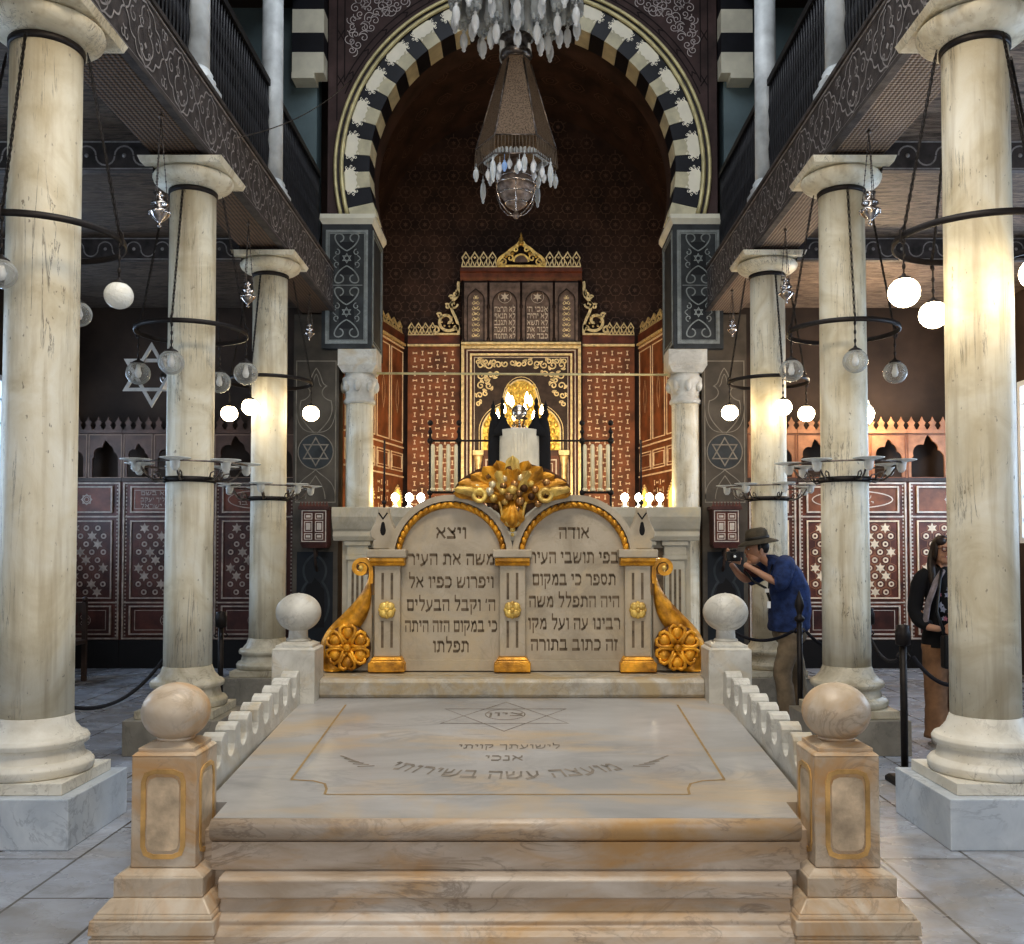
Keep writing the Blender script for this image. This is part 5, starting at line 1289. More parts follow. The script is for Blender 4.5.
for sx in (-1, 1):
    xi, xo_ = ac + sx * 1.075, ac + sx * 1.99; a, b = sorted((xi, xo_))
    wg = thing('ark_wing_panel', 'red wood wall panel with dumbbell inlay lattice, beside the ark on the ' + ('visitors side' if sx > 0 else 'empty aisle side'), 'panel', ((a + b) / 2, AY + .15, 0), 'inlaid panels flanking the ark')
    mb = MB(); mb.box(a, b, AY + .12, AY + .28, 0, 5.13); mb.build('board', 'orange_wood', wg)
    mb = MB(); f_ = FRONT(AY + .12); bone_lattice(mb, f_, a + .06, b - .06, 1.7, 5.08, .118, 0); mb.build('inlay_pattern', 'inlay_bone', wg)
    mb = MB(); mb.fbox(f_, a, b, 5.131, 5.17, -.1, .05, 1); mb.fbox(f_, a, b, 5.171, 5.33, -.1, .02, 0); mb.build('cornice', ['red_wood', 'gilt_pale'], wg)
    mb = MB(); a2, b2 = (a, b - .42) if sx < 0 else (a + .42, b); crest(mb, f_, a2, b2, 5.331, .22, 4, 0, .02, .0); mb.build('cresting', 'gilt_pale', wg)
    # openwork scroll bracket leaning on the upper cabinet
    br = MB(); S = lambda pts: [(xi + sx * u, v) for u, v in pts]; fz = FRONT(AY + .1)
    br.strip(fz, S(spiral(.22, 5.58, .20, .03, 200, 200 + 420, 26)), .050, .02, 0, False, .03)
    br.strip(fz, S(bez((.02, 5.36), (.0, 5.7), (.30, 5.8), (.06, 6.0)) + bez((.06, 6.0), (-.0, 6.1), (.05, 6.2), (.02, 6.28))[1:]), .050, .02, 0, False, .03)
    for (u, v, r_, a0) in ((.12, 5.88, .085, 180), (.08, 6.06, .06, 90), (.42, 5.42, .07, 60), (.06, 5.45, .05, 0), (.36, 5.68, .05, 20), (.22, 5.84, .05, 40), (.15, 6.0, .04, 0)): br.strip(fz, S(spiral(u, v, r_, .012, a0, a0 + 380, 14)), .032, .02, 0, False, .03)
    for k in range(7): a_ = radians(200 + 50 * k); br.ball(fz(*S([(.22 + .10 * cos(a_), 5.58 + .10 * sin(a_))])[0], .02), .022, 6, 0)
    br.fbox(fz, min(xi, xi + sx * .46), max(xi, xi + sx * .46), 5.331, 5.365, 0, .03, 0)
    br.build('scroll_bracket', 'gilt_pale', wg)
    # splayed side with panels, lit niches
    p0 = V((ac + sx * 2.06, AY + .10, 0)); p1 = V((ac + sx * 2.62, 14.0, 0)); d = (p1 - p0).normalized(); L_ = (p1 - p0).length
    nrm = V((-sx, 0, 0)); nn = V((d.y, -d.x, 0)); nn = nn if nn.dot(nrm) > 0 else -nn
    f_ = Fr(p0, d, (0, 0, 1), nn)
    sp = thing('apse_side_panelling', 'splayed red wood panelling of the apse with glowing arched niches, ' + ('visitors side' if sx > 0 else 'empty aisle side'), 'panelling', tuple(p0 + d * L_ / 2), 'splayed apse panelling')
    mb = MB(); mb.fbox(f_, 0.02, L_, 0, 5.13, -.1, 0, 0); mb.build('board', 'orange_wood', sp)
    mb = MB(); 
    nb = 4; bw = L_ / nb
    for k in range(nb):
        u0 = k * bw + .05; u1 = (k + 1) * bw - .03
        mb.rframe(f_, u0, u1, 3.42, 5.02, .018, 0, .012, 0)
        c_ = (u0 + u1) / 2
        mb.strip(f_, [(c_ + .09 * q * (1 - abs(q2)), 4.2 + .28 * q2) for q, q2 in ((-1, -1), (-1, -.3), (-1, .3), (-1, 1), (1, .3), (1, -.3))], .014, .008, 0, True)
        mb.rframe(f_, u0, u1, 2.92, 3.24, .018, 0, .012, 0); mb.rframe(f_, u0 + .05, u1 - .05, 2.97, 3.19, .01, 0, .012, 0)
    for zz in (5.08, 3.33, 2.82): mb.fbox(f_, 0.02, L_, zz, zz + .025, 0, .02, 0)
    mb.build('line_inlay', 'inlay_bone', sp)
    mb = MB(); mb.fbox(f_, 0.02, L_, 5.131, 5.17, -.1, .05, 1); mb.fbox(f_, .02, L_, 5.171, 5.33, -.1, .02, 0); crest(mb, f_, .05, L_, 5.331, .2, 9, 1, .02, 0); mb.build('cornice', ['red_wood', 'gilt_pale'], sp)
    for k in (0, 2):
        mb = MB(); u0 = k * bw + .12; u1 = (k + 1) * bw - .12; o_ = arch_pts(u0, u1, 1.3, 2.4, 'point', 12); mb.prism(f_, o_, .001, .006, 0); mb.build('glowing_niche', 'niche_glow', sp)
        mb = MB(); mb.strip(f_, o_, .035, .014, 0); 
        for q in range(1, len(o_) - 1):
            if o_[q][1] > 2.35: mb.ball(f_(o_[q][0], o_[q][1], .02), .022, 6, 0)
        mb.build('niche_edge', 'gilt_pale', sp)
    for k in (1, 3):
        mb = MB(); bone_lattice(mb, f_, k * bw + .06, (k + 1) * bw - .06, 1.3, 2.75, .13, 0); mb.build('inlay_pattern', 'inlay_bone', sp)

# =================================================================== THINGS BEFORE THE ARK
# lit chandelier
lc = thing('lit_candelabrum', 'tall dark candelabrum with a burst of bright bulbs standing before the gilded ark portal', 'candelabrum', (ac + .02, 14.2, 0))
lx, ly = ac - .02, 14.2
mb = MB(); mb.tube([(lx, ly, 0.0), (lx, ly, 3.6)], .014, 6); mb.lathe([(.2, 0), (.2, .03), (.05, .08), (.02, .12)], (lx, ly, 0), 16); mb.lathe([(0, 3.27), (.03, 3.30), (.06, 3.36), (.04, 3.42), (.08, 3.49), (.05, 3.58), (.02, 3.62), (.04, 3.72), (.015, 3.77)], (lx, ly, 0), 12); mb.build('stem', 'brass', lc)
for k in range(8):
    a = 2 * pi * k / 8 + .2; r_ = .40; q = lambda r, z: (lx + r * cos(a), ly + r * sin(a), z)
    mb = MB(); mb.tube([q(.04, 3.47), q(.15, 3.37), q(.28, 3.38), q(r_, 3.48)], .012, 6); mb.lathe([(.01, 3.46), (.045, 3.48), (.045, 3.50), (.015, 3.50), (.015, 3.56)], q(r_, 0), 10)
    am = mb.build('arm', 'black_iron', lc); mb = MB(); mb.lathe([(0, 3.56), (.025, 3.58), (.033, 3.62), (.02, 3.67), (0, 3.72)], q(r_, 0), 10); mb.build('bulb', 'bulb_lit', am)
for k in range(4):
    a = 2 * pi * k / 4 + .6; q = lambda r, z: (lx + r * cos(a), ly + r * sin(a), z)
    mb = MB(); mb.tube([q(.03, 3.67), q(.10, 3.64), q(.2, 3.72)], .01, 6); am = mb.build('arm', 'black_iron', lc); mb = MB(); mb.lathe([(0, 3.74), (.028, 3.77), (.036, 3.82), (.02, 3.88), (0, 3.92)], q(.2, 0), 10); mb.build('bulb', 'bulb_lit', am)
# draped reading stand: cream drum between black drapes, on the raised floor of the bimah
SY = 9.2
mb = MB(); mb.box(-1.15, 1.05, 8.45, 9.9, 0, 1.9); tag(mb.build('bimah_floor', 'screen_marble', None, (0, 9.2, 0)), 'raised marble block inside the screened enclosure behind the tablets', 'platform', kind='thing')
rs = thing('draped_reading_stand', 'cream cylinder stand flanked by tall black draped cloths before the ark', 'stand', (-.055, SY, 1.9))
mb = MB(); mb.lathe([(.21, 1.90), (.205, 2.0), (.20, 2.60), (.195, 2.74), (.17, 2.745)], (-.045, SY, 0), 32)
for k in range(6): mb.tube([(-.045 + .2 * cos(a), SY + .2 * sin(a), z) for z, a in ((1.9, -1.2 - .15 * k), (2.7, -1.2 - .15 * k))], .004, 4)
mb.build('cream_drum', 'cream_cloth', rs)
for sx in (-1, 1):
    xx = -.045 + sx * .235; mb = MB()
    vs = []; fs = []; prof = [(1.90, .075), (2.1, .075), (2.6, .07), (2.78, .065), (2.83, .07)]
    mb.lathe([(.075, 1.9), (.07, 2.3), (.068, 2.7), (.055, 2.80), (.035, 2.86), (.02, 2.9)], (xx, SY, 0), 14)
    mb.lathe([(.115, 2.68), (.105, 2.74), (.055, 2.81), (.022, 2.88), (.015, 2.94), (.028, 2.97), (.014, 3.0), (.02, 3.03), (0, 3.07)], (xx - sx * .07, SY, 0), 14)
    mb.lathe([(.012, 2.82), (.018, 2.86), (.034, 2.90), (.016, 2.95), (.022, 2.98), (.01, 3.0), (.0, 3.04)], (xx + sx * .02, SY, 0), 10); mb.build('black_drape', 'black_cloth', rs)
mb = MB(); mb.ball((-.045, SY, 2.92), .075, 14, 0, ry=.03); mb.tube([(-.045, SY, 2.74), (-.045, SY, 2.86)], .012, 6); mb.box(-.17, .08, SY - .03, SY + .03, 2.735, 2.765); mb.build('top_ornament', 'silver', rs)
# candle racks on iron bars
for sx in (-1, 1):
    cx_ = -.04 + sx * .85; CY = 10.6
    rk = thing('candle_rack', 'iron rack holding tall pale candles ' + ('on the visitors side of the draped stand' if sx > 0 else 'on the empty aisle side of the draped stand'), 'candle rack', (cx_, CY, 1.9), 'candle racks beside the draped stand')
    mb = MB(); x0, x1 = sorted((-.04 + sx * .25, -.04 + sx * 1.02))
    mb.tube([(x0, CY, 2.80), (x1, CY, 2.80)], .012, 6); mb.tube([(min(cx_ - .18, x1), CY, 2.22), (cx_ + .18, CY, 2.22)], .014, 6)
    for u in (-.16, .16): mb.tube([(cx_ + u, CY, 0), (cx_ + u, CY, 2.95)], .014, 6); mb.ball((cx_ + u, CY, 3.0), .032, 8); mb.ball((cx_ + u, CY, 2.9), .026, 8); mb.ball((cx_ + u, CY, 2.8), .036, 8); mb.ball((cx_ + u, CY, 2.22), .034, 8)
    mb.build('iron_bar', 'black_iron', rk)
    for k in range(4):
        u = -.13 + .26 * k / 3; mb = MB(); mb.lathe([(.024, 2.27), (.023, 2.5), (.024, 2.74), (.012, 2.76)], (cx_ + u, CY, 0), 10); mb.lathe([(.03, 2.235), (.034, 2.255), (.026, 2.27)], (cx_ + u, CY, 0), 10); mb.build('candle', 'candle_wax', rk)

# marble screen of the enclosure behind the tablets
scn = thing('marble_screen', 'carved marble screen with fluted pilasters and cornice behind the twin tablets', 'screen', (BX, 8, 0), kind='thing')
SX0, SX1 = -1.60, 1.47
mb = MB(); mb.box(SX0 + .06, SX1 - .06, 8.06, 8.2, 0, 1.66); 
mb.box(SX0 + .06, SX0 + .2, 8.2, 10.2, 0, 1.66); mb.box(SX1 - .2, SX1 - .06, 8.2, 10.2, 0, 1.66); mb.build('panel_wall', 'screen_marble', scn)
mb = MB(); prf = [(-.2, 1.66), (.04, 1.66), (.06, 1.70), (.05, 1.74), (.07, 1.76), (.10, 1.82), (.115, 1.86), (.115, 1.94), (-.2, 1.94)]
mb.prism(Fr((0, 8.0, 0), (0, -1, 0), (0, 0, 1), (1, 0, 0)), prf, SX0, SX1); mb.box(SX0, SX0 + .24, 8.2, 10.2, 1.80, 1.94); mb.box(SX1 - .24, SX1, 8.2, 10.2, 1.80, 1.94); bevel(mb.build('cornice', 'screen_marble', scn), .006)
fs_ = FRONT(8.06)
for u in (SX0 + .20, SX0 + .47, SX0 + .95, SX1 - .95, SX1 - .47, SX1 - .20):
    mb = MB(); mb.fbox(fs_, u - .085, u + .085, .12, 1.5, 0, .06); mb.fbox(fs_, u - .11, u + .11, 0, .12, 0, .08); mb.fbox(fs_, u - .10, u + .10, 1.5, 1.54, 0, .075); mb.fbox(fs_, u - .09, u + .09, 1.54, 1.62, 0, .065); mb.fbox(fs_, u - .11, u + .11, 1.62, 1.66, 0, .085)
    pl = bevel(mb.build('pilaster', 'screen_marble', scn), .004)
    for q in (-.04, 0, .04): mb = MB(); mb.fbox(fs_, u + q - .010, u + q + .010, .2, 1.42, .06, .0615); mb.build('flute', 'engraved', pl)
for (u0, u1) in ((SX0 + .29, SX0 + .38), (SX1 - .38, SX1 - .29)): mb = MB(); mb.fbox(fs_, u0, u1, .1, 1.6, 0, .002); mb.build('dark_slot', 'engraved', scn)
bl = None
for k, u in enumerate((-1.10, -.98, -.88, .86, .98, 1.07, 1.16)):
    side = 'visitors side' if u > 0 else 'empty aisle side'
    pos = ('first', 'second', 'third', 'first', 'second', 'third', 'fourth')[k] if u < 0 else ('first', 'second', 'third', 'fourth')[k - 3]
    lb = f'small glowing bulb on the marble screen, {pos} on the {side}'
    b_ = thing('candle_bulb', lb, 'bulb', (u, 8.1, 1.941), 'glowing bulbs along the top of the marble screen')
    mb = MB(); mb.lathe([(.03, 1.941), (.03, 1.955), (.014, 1.965), (.014, 2.0)], (u, 8.1, 0), 10); mb.build('socket', 'white_plastic', b_)
    mb = MB(); mb.ball((u, 8.1, 2.03), .034, 12, 0, rz=.04); mb.build('bulb', 'candle_bulb', b_)

# =================================================================== INLAID PANELLING OF THE AISLE ENDS
FP = 12.75
def bay(x0, x1, kind, label, bright, group):
    w = x1 - x0; c_ = (x0 + x1) / 2
    t_ = thing('inlaid_panel_bay', label, 'wall panel', (c_, FP, 0), group)
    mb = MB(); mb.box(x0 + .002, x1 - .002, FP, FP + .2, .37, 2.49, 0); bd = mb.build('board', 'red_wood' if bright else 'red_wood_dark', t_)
    f_ = FRONT(FP)
    mb = MB()
    for (v0, v1, ww) in ((.38, 2.48, .022),): mb.rframe(f_, x0 + .02, x1 - .02, v0, v1, ww, 0, .02, 0)
    v = .42
    while v < 2.46:   # beaded edging
        for u in (x0 + .06, x1 - .06): mb.fbox(f_, u - .009, u + .009, v, v + .022, 0, .008, 0)
        v += .05
    for zz in (.86, 2.01): mb.fbox(f_, x0 + .04, x1 - .04, zz, zz + .02, 0, .012, 0)
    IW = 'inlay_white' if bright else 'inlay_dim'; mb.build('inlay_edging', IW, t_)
    # upper inscription panel
    mb = MB(); mb.rframe(f_, x0 + .12, x1 - .12, 2.07, 2.43, .022, 0, .03, 1); mb.fbox(f_, x0 + .145, x1 - .145, 2.095, 2.405, 0, .01, 0)
    if kind == 'text':
        mb.rframe(f_, x0 + .17, x1 - .17, 2.12, 2.38, .01, 0, .014, 1)
        for k, s_ in enumerate(('ברוך הבא בשם', 'מה טבו אהליך יעקב', 'משכנתיך ישראל')): mb.text(s_, f_, c_, 2.31 - k * .085, .07, .0125, 1, width=w - .50, bold=.01)
    elif kind == 'oval':
        mb.strip(f_, arc(c_, 2.25, (w - .4) / 2, 0, 360, 28, .115)[:-1], .014, .013, 1, True); mb.text('שערי צדק', f_, c_, 2.26, .065, .0125, 1, width=w * .35); mb.text('יבאו בו', f_, c_, 2.18, .065, .0125, 1, width=w * .4)
    else:
        mb.strip(f_, ngon(c_, 2.25, .07, 4, 45), .012, .013, 1, True); mb.strip(f_, ngon(c_, 2.25, .07, 4, 0), .012, .0135, 1, True); mb.strip(f_, arc(c_, 2.25, .03, 0, 360, 12)[:-1], .01, .014, 1, True)
    mb.build('upper_panel', ['red_wood' if not bright else 'orange_wood', IW], t_)
    # star lattice panel
    mb = MB(); a, b = x0 + .12, x1 - .12; mb.rframe(f_, a, b, .92, 1.97, .02, 0, .022, 1); mb.fbox(f_, a + .02, b - .02, .94, 1.95, 0, .006, 0)
    st = .15; nc = max(2, round((b - a - .08) / st)); su = (b - a - .08) / nc; r_ = 0; v = 1.01
    while v < 1.93:
        for k in range(nc + (0 if r_ % 2 else 1)):
            u = a + .04 + su * (k + (.5 if r_ % 2 else 0))
            if u - a < .05 or b - u < .05: continue
            if (r_ + k) % 3 == 0: mb.prism(f_, star_pts(u, v, .072, 6, .5), .006, .011, 1)
            else: mb.prism(f_, arc(u, v, .038, 0, 360, 12)[:-1], .006, .010, 1); mb.prism(f_, arc(u, v, .018, 0, 360, 8)[:-1], .010, .012, 0)
            for q in range(6):
                an = radians(60 * q + 30); mb.strip(f_, [(u + .075 * cos(an), v + .065 * sin(an)), (u + .075 * cos(an + 1.047), v + .065 * sin(an + 1.047))], .006, .008, 2)
        v += .107; r_ += 1
    mb.build('star_lattice', ['red_wood' if bright else 'red_wood_dark', 'inlay_bone' if bright else 'inlay_dim', 'arcade_wood' if bright else 'arcade_dim'], t_)
    mb = MB(); mb.rframe(f_, a, b, .44, .83, .02, 0, .03, 1); mb.rframe(f_, a + .07, b - .07, .50, .77, .009, 0, .012, 1); mb.fbox(f_, a + .02, b - .02, .46, .81, 0, .005, 0); hexagram(mb, f_, c_, .635, .055, .01, .012, 1); mb.strip(f_, arc(c_, .635, .075, 0, 360, 16)[:-1], .008, .013, 1, True)
    mb.build('lower_panel', ['red_wood_dark', IW], t_)
    mb = MB(); mb.box(x0 + .002, x1 - .002, FP - .05, FP + .2, 0, .369); mb.build('dark_base', 'void_black', t_)
    # arcade with open cusped arches and crest
    WD = 'arcade_wood' if bright else 'arcade_dim'
    mb = MB(); mb.box(x0 + .002, x1 - .002, FP - .03, FP + .2, 2.491, 2.54); mb.build('shelf', 'dark_wood', t_)
    na = max(1, round(w / .46)); aw = w / na
    mb = MB()
    for k in range(na):
        u0, u1 = x0 + aw * k + .001, x0 + aw * (k + 1) - .001; arch_plate(mb, f_, u0, u1, 2.541, 3.14, arch_pts(u0 + .06, u1 - .06, 2.541, 2.80, 'foil', 10), -.03, 0, 0)
        mb.rframe(f_, u0 + .01, u1 - .01, 2.541, 3.13, .012, 0, .006, 1)
    mb.build('arcade', [WD, 'orange_wood' if bright else 'arcade_line_dim'], t_)
    mb = MB(); mb.box(x0 + .002, x1 - .002, FP - .04, FP + .06, 3.141, 3.19)
    nk = max(2, round(w / .14)); sk = w / nk
    for k in range(nk):
        c2 = x0 + sk * (k + .5); mb.prism(f_, [(c2 - sk * .46, 3.191), (c2 - sk * .2, 3.25), (c2 - sk * .36, 3.29), (c2 - sk * .14, 3.32), (c2, 3.37), (c2 + sk * .14, 3.32), (c2 + sk * .36, 3.29), (c2 + sk * .2, 3.25), (c2 + sk * .46, 3.191)], -.02, 0, 0)
    mb.build('crest', WD, t_)
gp = 'inlaid wooden panel bays along the aisle ends'
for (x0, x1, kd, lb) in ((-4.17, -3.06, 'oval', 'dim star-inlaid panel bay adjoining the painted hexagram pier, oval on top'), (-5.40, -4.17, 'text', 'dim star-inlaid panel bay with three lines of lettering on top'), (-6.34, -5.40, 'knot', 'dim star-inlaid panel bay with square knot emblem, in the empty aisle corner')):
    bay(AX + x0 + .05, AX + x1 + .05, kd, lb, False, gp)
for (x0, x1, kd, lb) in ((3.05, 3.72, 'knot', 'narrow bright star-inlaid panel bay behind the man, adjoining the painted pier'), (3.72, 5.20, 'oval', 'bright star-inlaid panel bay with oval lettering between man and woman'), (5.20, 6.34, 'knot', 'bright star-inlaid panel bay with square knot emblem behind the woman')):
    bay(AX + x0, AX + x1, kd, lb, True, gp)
# small wall cabinets on the painted piers
for sx in (-1, 1):
    xc = AX + sx * 2.68; t_ = thing('wall_cabinet', 'small inlaid wooden cabinet with two little doors on the painted pier, ' + ('near the man' if sx > 0 else 'away from the visitors'), 'cabinet', (xc, 12.45, 1.62), 'small cabinets hung on the painted piers')
    mb = MB(); mb.box(xc - .17, xc + .17, 12.34, 12.598, 1.66, 2.10); mb.box(xc - .2, xc + .2, 12.31, 12.598, 2.10, 2.14); mb.frustum(xc, 12.47, 1.60, 1.66, .15, .18, 0, .11, .125); mb.build('body', 'red_wood_dark', t_)
    f_ = FRONT(12.34); mb = MB(); mb.rframe(f_, xc - .16, xc + .16, 1.68, 2.09, .012, 0, .006, 0)
    for k in range(9): mb.prism(f_, [(xc - .19 + .38 * k / 9, 2.14), (xc - .19 + .38 * (k + 1) / 9, 2.14), (xc - .19 + .38 * (k + .5) / 9, 2.21)], 0, .02, 1)
    mb.build('inlay_edge', ['inlay_white', 'red_wood'], t_)
    for s2 in (-1, 1):
        a, b = sorted((xc + s2 * .006, xc + s2 * .135)); mb = MB(); mb.fbox(f_, a, b, 1.70, 2.06, 0, .012, 0)
        for (v0, v1) in ((1.71, 1.79), (1.81, 1.95), (1.97, 2.05)): mb.rframe(f_, a + .012, b - .012, v0, v1, .010, .012, .016, 1); mb.fbox(f_, a + .035, b - .035, v0 + .025, v1 - .025, .012, .016, 1)
        mb.build('door', ['red_wood', 'inlay_white'], t_)
    mb = MB(); f3 = Fr((xc, 12.598, 0), (0, -1, 0), (0, 0, 1), (1, 0, 0)); mb.strip(f3, [(.02, 1.30), (.10, 1.36), (.16, 1.48), (.18, 1.6)], .03, .01, 0, False, .03); mb.strip(f3, spiral(.07, 1.52, .05, .015, 0, 360, 12), .02, .01, 0, False, .03); mb.build('scroll_bracket', 'dark_wood', t_)
# small curled wall lamp on the arcade
wl = thing('wall_lamp', 'small lit lamp on a curled arm above the bright arcade beside the column', 'lamp', (4.60, 12.6, 3.5))
mb = MB(); mb.tube([(4.44, 12.72, 3.30), (4.44, 12.70, 3.50), (4.46, 12.66, 3.58), (4.53, 12.62, 3.60), (4.59, 12.60, 3.56), (4.60, 12.60, 3.50)], .009, 6); mb.lathe([(.05, 3.46), (.02, 3.50), (.01, 3.52)], (4.60, 12.60, 0), 12); mb.build('curled_arm', 'white_plastic', wl)
mb = MB(); mb.lathe([(.045, 3.46), (.07, 3.40), (.06, 3.34), (.03, 3.28), (0, 3.25)], (4.60, 12.60, 0), 16); mb.build('lamp_glass', 'globe_lit', wl)

# =================================================================== STANCHIONS AND ROPES
def stanchion(x, y, h, label, spear=False, base=True):
    t_ = thing('rope_stanchion', label, 'stanchion', (x, y, 0), 'black rope posts around the platform')
    mb = MB(); mb.box(x - .10, x + .10, y - .10, y + .10, 0, .03); mb.frustum(x, y, .03, .05, .10, .08); mb.frustum(x, y, .05, .10, .045, .03); bevel(mb.build('base', 'black_iron', t_), .004)
    mb = MB(); mb.tube([(x, y, .10), (x, y, h - .12)], .024, 10); mb.build('pole', 'black_iron', t_)
    mb = MB()
    if spear: mb.lathe([(.024, h - .12), (.045, h - .10), (.045, h - .08), (.022, h - .06), (.022, h - .04), (.042, h + .02), (.036, h + .06), (.012, h + .13), (0, h + .16)], (x, y, 0), 12)
    else: mb.lathe([(.024, h - .12), (.05, h - .11), (.052, h - .02), (.042, h), (.044, h + .02), (0, h + .03)], (x, y, 0), 12)
    for k in range(4): a = k * pi / 2 + .4; mb.tube([(x + .04 * cos(a), y + .04 * sin(a), h - .17), (x + .06 * cos(a), y + .06 * sin(a), h - .19), (x + .04 * cos(a), y + .04 * sin(a), h - .21)], .006, 5)
    mb.build('post_head', 'black_iron', t_)
    return t_
def rope(p0, p1, sag, label):
    p0, p1 = V(p0), V(p1); mb = MB()
    pts = [p0.lerp(p1, k / 24) - V((0, 0, sag * 4 * (k / 24) * (1 - k / 24))) for k in range(25)]
    mb.tube(pts, .014, 8); c = p0.lerp(p1, .5)
    return tag(mb.build('barrier_rope', 'rope_black', None, c), label, 'rope', 'black barrier ropes')
stanchion(2.595, 6.53, 1.05, 'black rope stanchion with flat head standing beside the woman')
stanchion(2.37, 8.2, 1.08, 'black rope stanchion with pointed finial in front of the man', True)
stanchion(3.00, 5.98, 1.05, 'black rope stanchion hidden behind the blazing-globe column')
stanchion(3.0, 8.3, 1.05, 'black rope stanchion tucked behind the column between man and woman')
stanchion(-2.74, 8.62, 1.0, 'black rope stanchion just behind the unlit-globe column')
stanchion(-3.12, 8.66, .95, 'black rope stanchion hidden behind the middle unlit column')
stanchion(-2.91, 6.02, 1.0, 'black rope stanchion hidden behind the nearest unlit column')
stanchion(1.86, 8.95, 1.05, 'black rope stanchion on the screen side of the man, behind the rear ball finial')
rope((2.65, 6.50, .86), (2.94, 6.06, .86), .16, 'black rope drooping across the woman toward the nearest lit column')
rope((2.43, 8.2, .88), (2.95, 8.3, .86), .14, 'short black rope from the pointed stanchion to behind the column')
rope((2.62, 6.59, .86), (2.98, 8.24, .86), .12, 'black rope from the flat-headed stanchion back past the column')
rope((1.90, 8.92, .86), (2.32, 8.24, .88), .10, 'black rope running from the pointed stanchion behind the rear ball finial')
rope((-2.97, 6.06, .62), (-3.14, 8.61, .78), .24, 'black rope drooping low over the floor of the empty aisle')

# dark wooden chair seen past the nearest unlit column
cr_ = thing('wooden_chair', 'dark wooden chair glimpsed past the nearest unlit column near the inlaid panels', 'chair', (-5.50, 11.3, 0))
for (dx, dy) in ((-.2, -.2), (.2, -.2)): mb = MB(); mb.box(-5.50 + dx - .025, -5.50 + dx + .025, 11.3 + dy - .025, 11.3 + dy + .025, 0, .45); mb.build('leg', 'dark_wood', cr_)
for (dx, dy) in ((-.2, .2), (.2, .2)): mb = MB(); mb.box(-5.50 + dx - .025, -5.50 + dx + .025, 11.3 + dy - .025, 11.3 + dy + .025, 0, .95); mb.ball((-5.50 + dx, 11.5, .98), .035, 8); mb.build('leg', 'dark_wood', cr_)
mb = MB(); mb.box(-5.73, -5.27, 11.07, 11.48, .45, .50); bevel(mb.build('seat', 'dark_wood', cr_), .01)
mb = MB(); mb.box(-5.67, -5.33, 11.49, 11.52, .82, .94); mb.box(-5.67, -5.33, 11.49, 11.52, .60, .66)
for k in range(4): mb.box(-5.64 + .085 * k, -5.62 + .085 * k, 11.495, 11.515, .66, .82)
mb.build('backrest', 'dark_wood', cr_)
# =================================================================== PEOPLE
def skinned(name, verts, edges, mat, parent, sub_=2, root=0, origin=None):
    """one continuous skin grown over joints: verts = [(x, y, z, rx, ry)]"""
    o0 = V(parent.matrix_world.translation) if parent else V(origin)
    me = bpy.data.meshes.new(name); me.from_pydata([tuple(V(v[:3]) - o0) for v in verts], edges, []); me.materials.append(M[mat])
    o = bpy.data.objects.new(name, me); COL.objects.link(o)
    if parent: o.parent = parent; o.matrix_world = Matrix.Translation(o0)
    else: o.location = o0
    sk = o.modifiers.new('skin', 'SKIN'); sk.use_smooth_shade = True; sk.branch_smoothing = .4
    if not me.skin_vertices: me.attributes.new  # layer comes with the modifier below
    if len(me.skin_vertices) == 0:
        bpy.context.view_layer.objects.active = o; o.select_set(True)
        bpy.ops.mesh.customdata_skin_add(); o.select_set(False)
    for i, v in enumerate(verts): me.skin_vertices[0].data[i].radius = (v[3], v[4] if len(v) > 4 else v[3])
    par = list(range(len(verts)))
    def find(a_):
        while par[a_] != a_: a_ = par[a_]
        return a_
    for a_, b_ in edges: par[max(find(a_), find(b_))] = min(find(a_), find(b_))
    for i in range(len(verts)): me.skin_vertices[0].data[i].use_root = (find(i) == i)
    sb = o.modifiers.new('smooth', 'SUBSURF'); sb.levels = sub_; sb.render_levels = sub_
    return o
def chain(vl, el, pts, start=None):
    i0 = start
    for p_ in pts:
        vl.append(p_); j = len(vl) - 1
        if i0 is not None: el.append((i0, j))
        i0 = j
    return i0
def hand_chains(vl, el, wrist, dirv, sidev, palmn, curl=.5, s=1., thumb_up=1):
    """palm block with four fingers and a thumb; each finger is its own chain rooted in the palm"""
    w = V(wrist); d = V(dirv).normalized(); sd = V(sidev).normalized(); pn = V(palmn).normalized()
    P_ = lambda v, r: (v.x, v.y, v.z, r * s, r * s)
    for k, (off, ln) in enumerate(((-.030, .062), (-.011, .075), (.010, .080), (.030, .070))):
        a = w + d * .02 * s + sd * off * .5 * s; b = w + d * .085 * s + sd * off * s
        c1 = b + (d * cos(curl) + pn * sin(curl)) * ln * .45 * s; c2 = c1 + (d * cos(curl * 2.1) + pn * sin(curl * 2.1)) * ln * .32 * s; c3 = c2 + (d * cos(curl * 2.9) + pn * sin(curl * 2.9)) * ln * .25 * s
        chain(vl, el, [P_(a, .014), P_(b, .012), P_(c1, .0095), P_(c2, .009), P_(c3, .0075)])
    a = w + d * .02 * s + sd * .02 * s * thumb_up; b = w + d * .045 * s + sd * .045 * thumb_up * s; c1 = w + d * .07 * s + sd * .062 * thumb_up * s + pn * .015 * s; c2 = w + d * .095 * s + sd * .06 * thumb_up * s + pn * .03 * s
    chain(vl, el, [P_(a, .014), P_(b, .012), P_(c1, .0105), P_(c2, .009)])

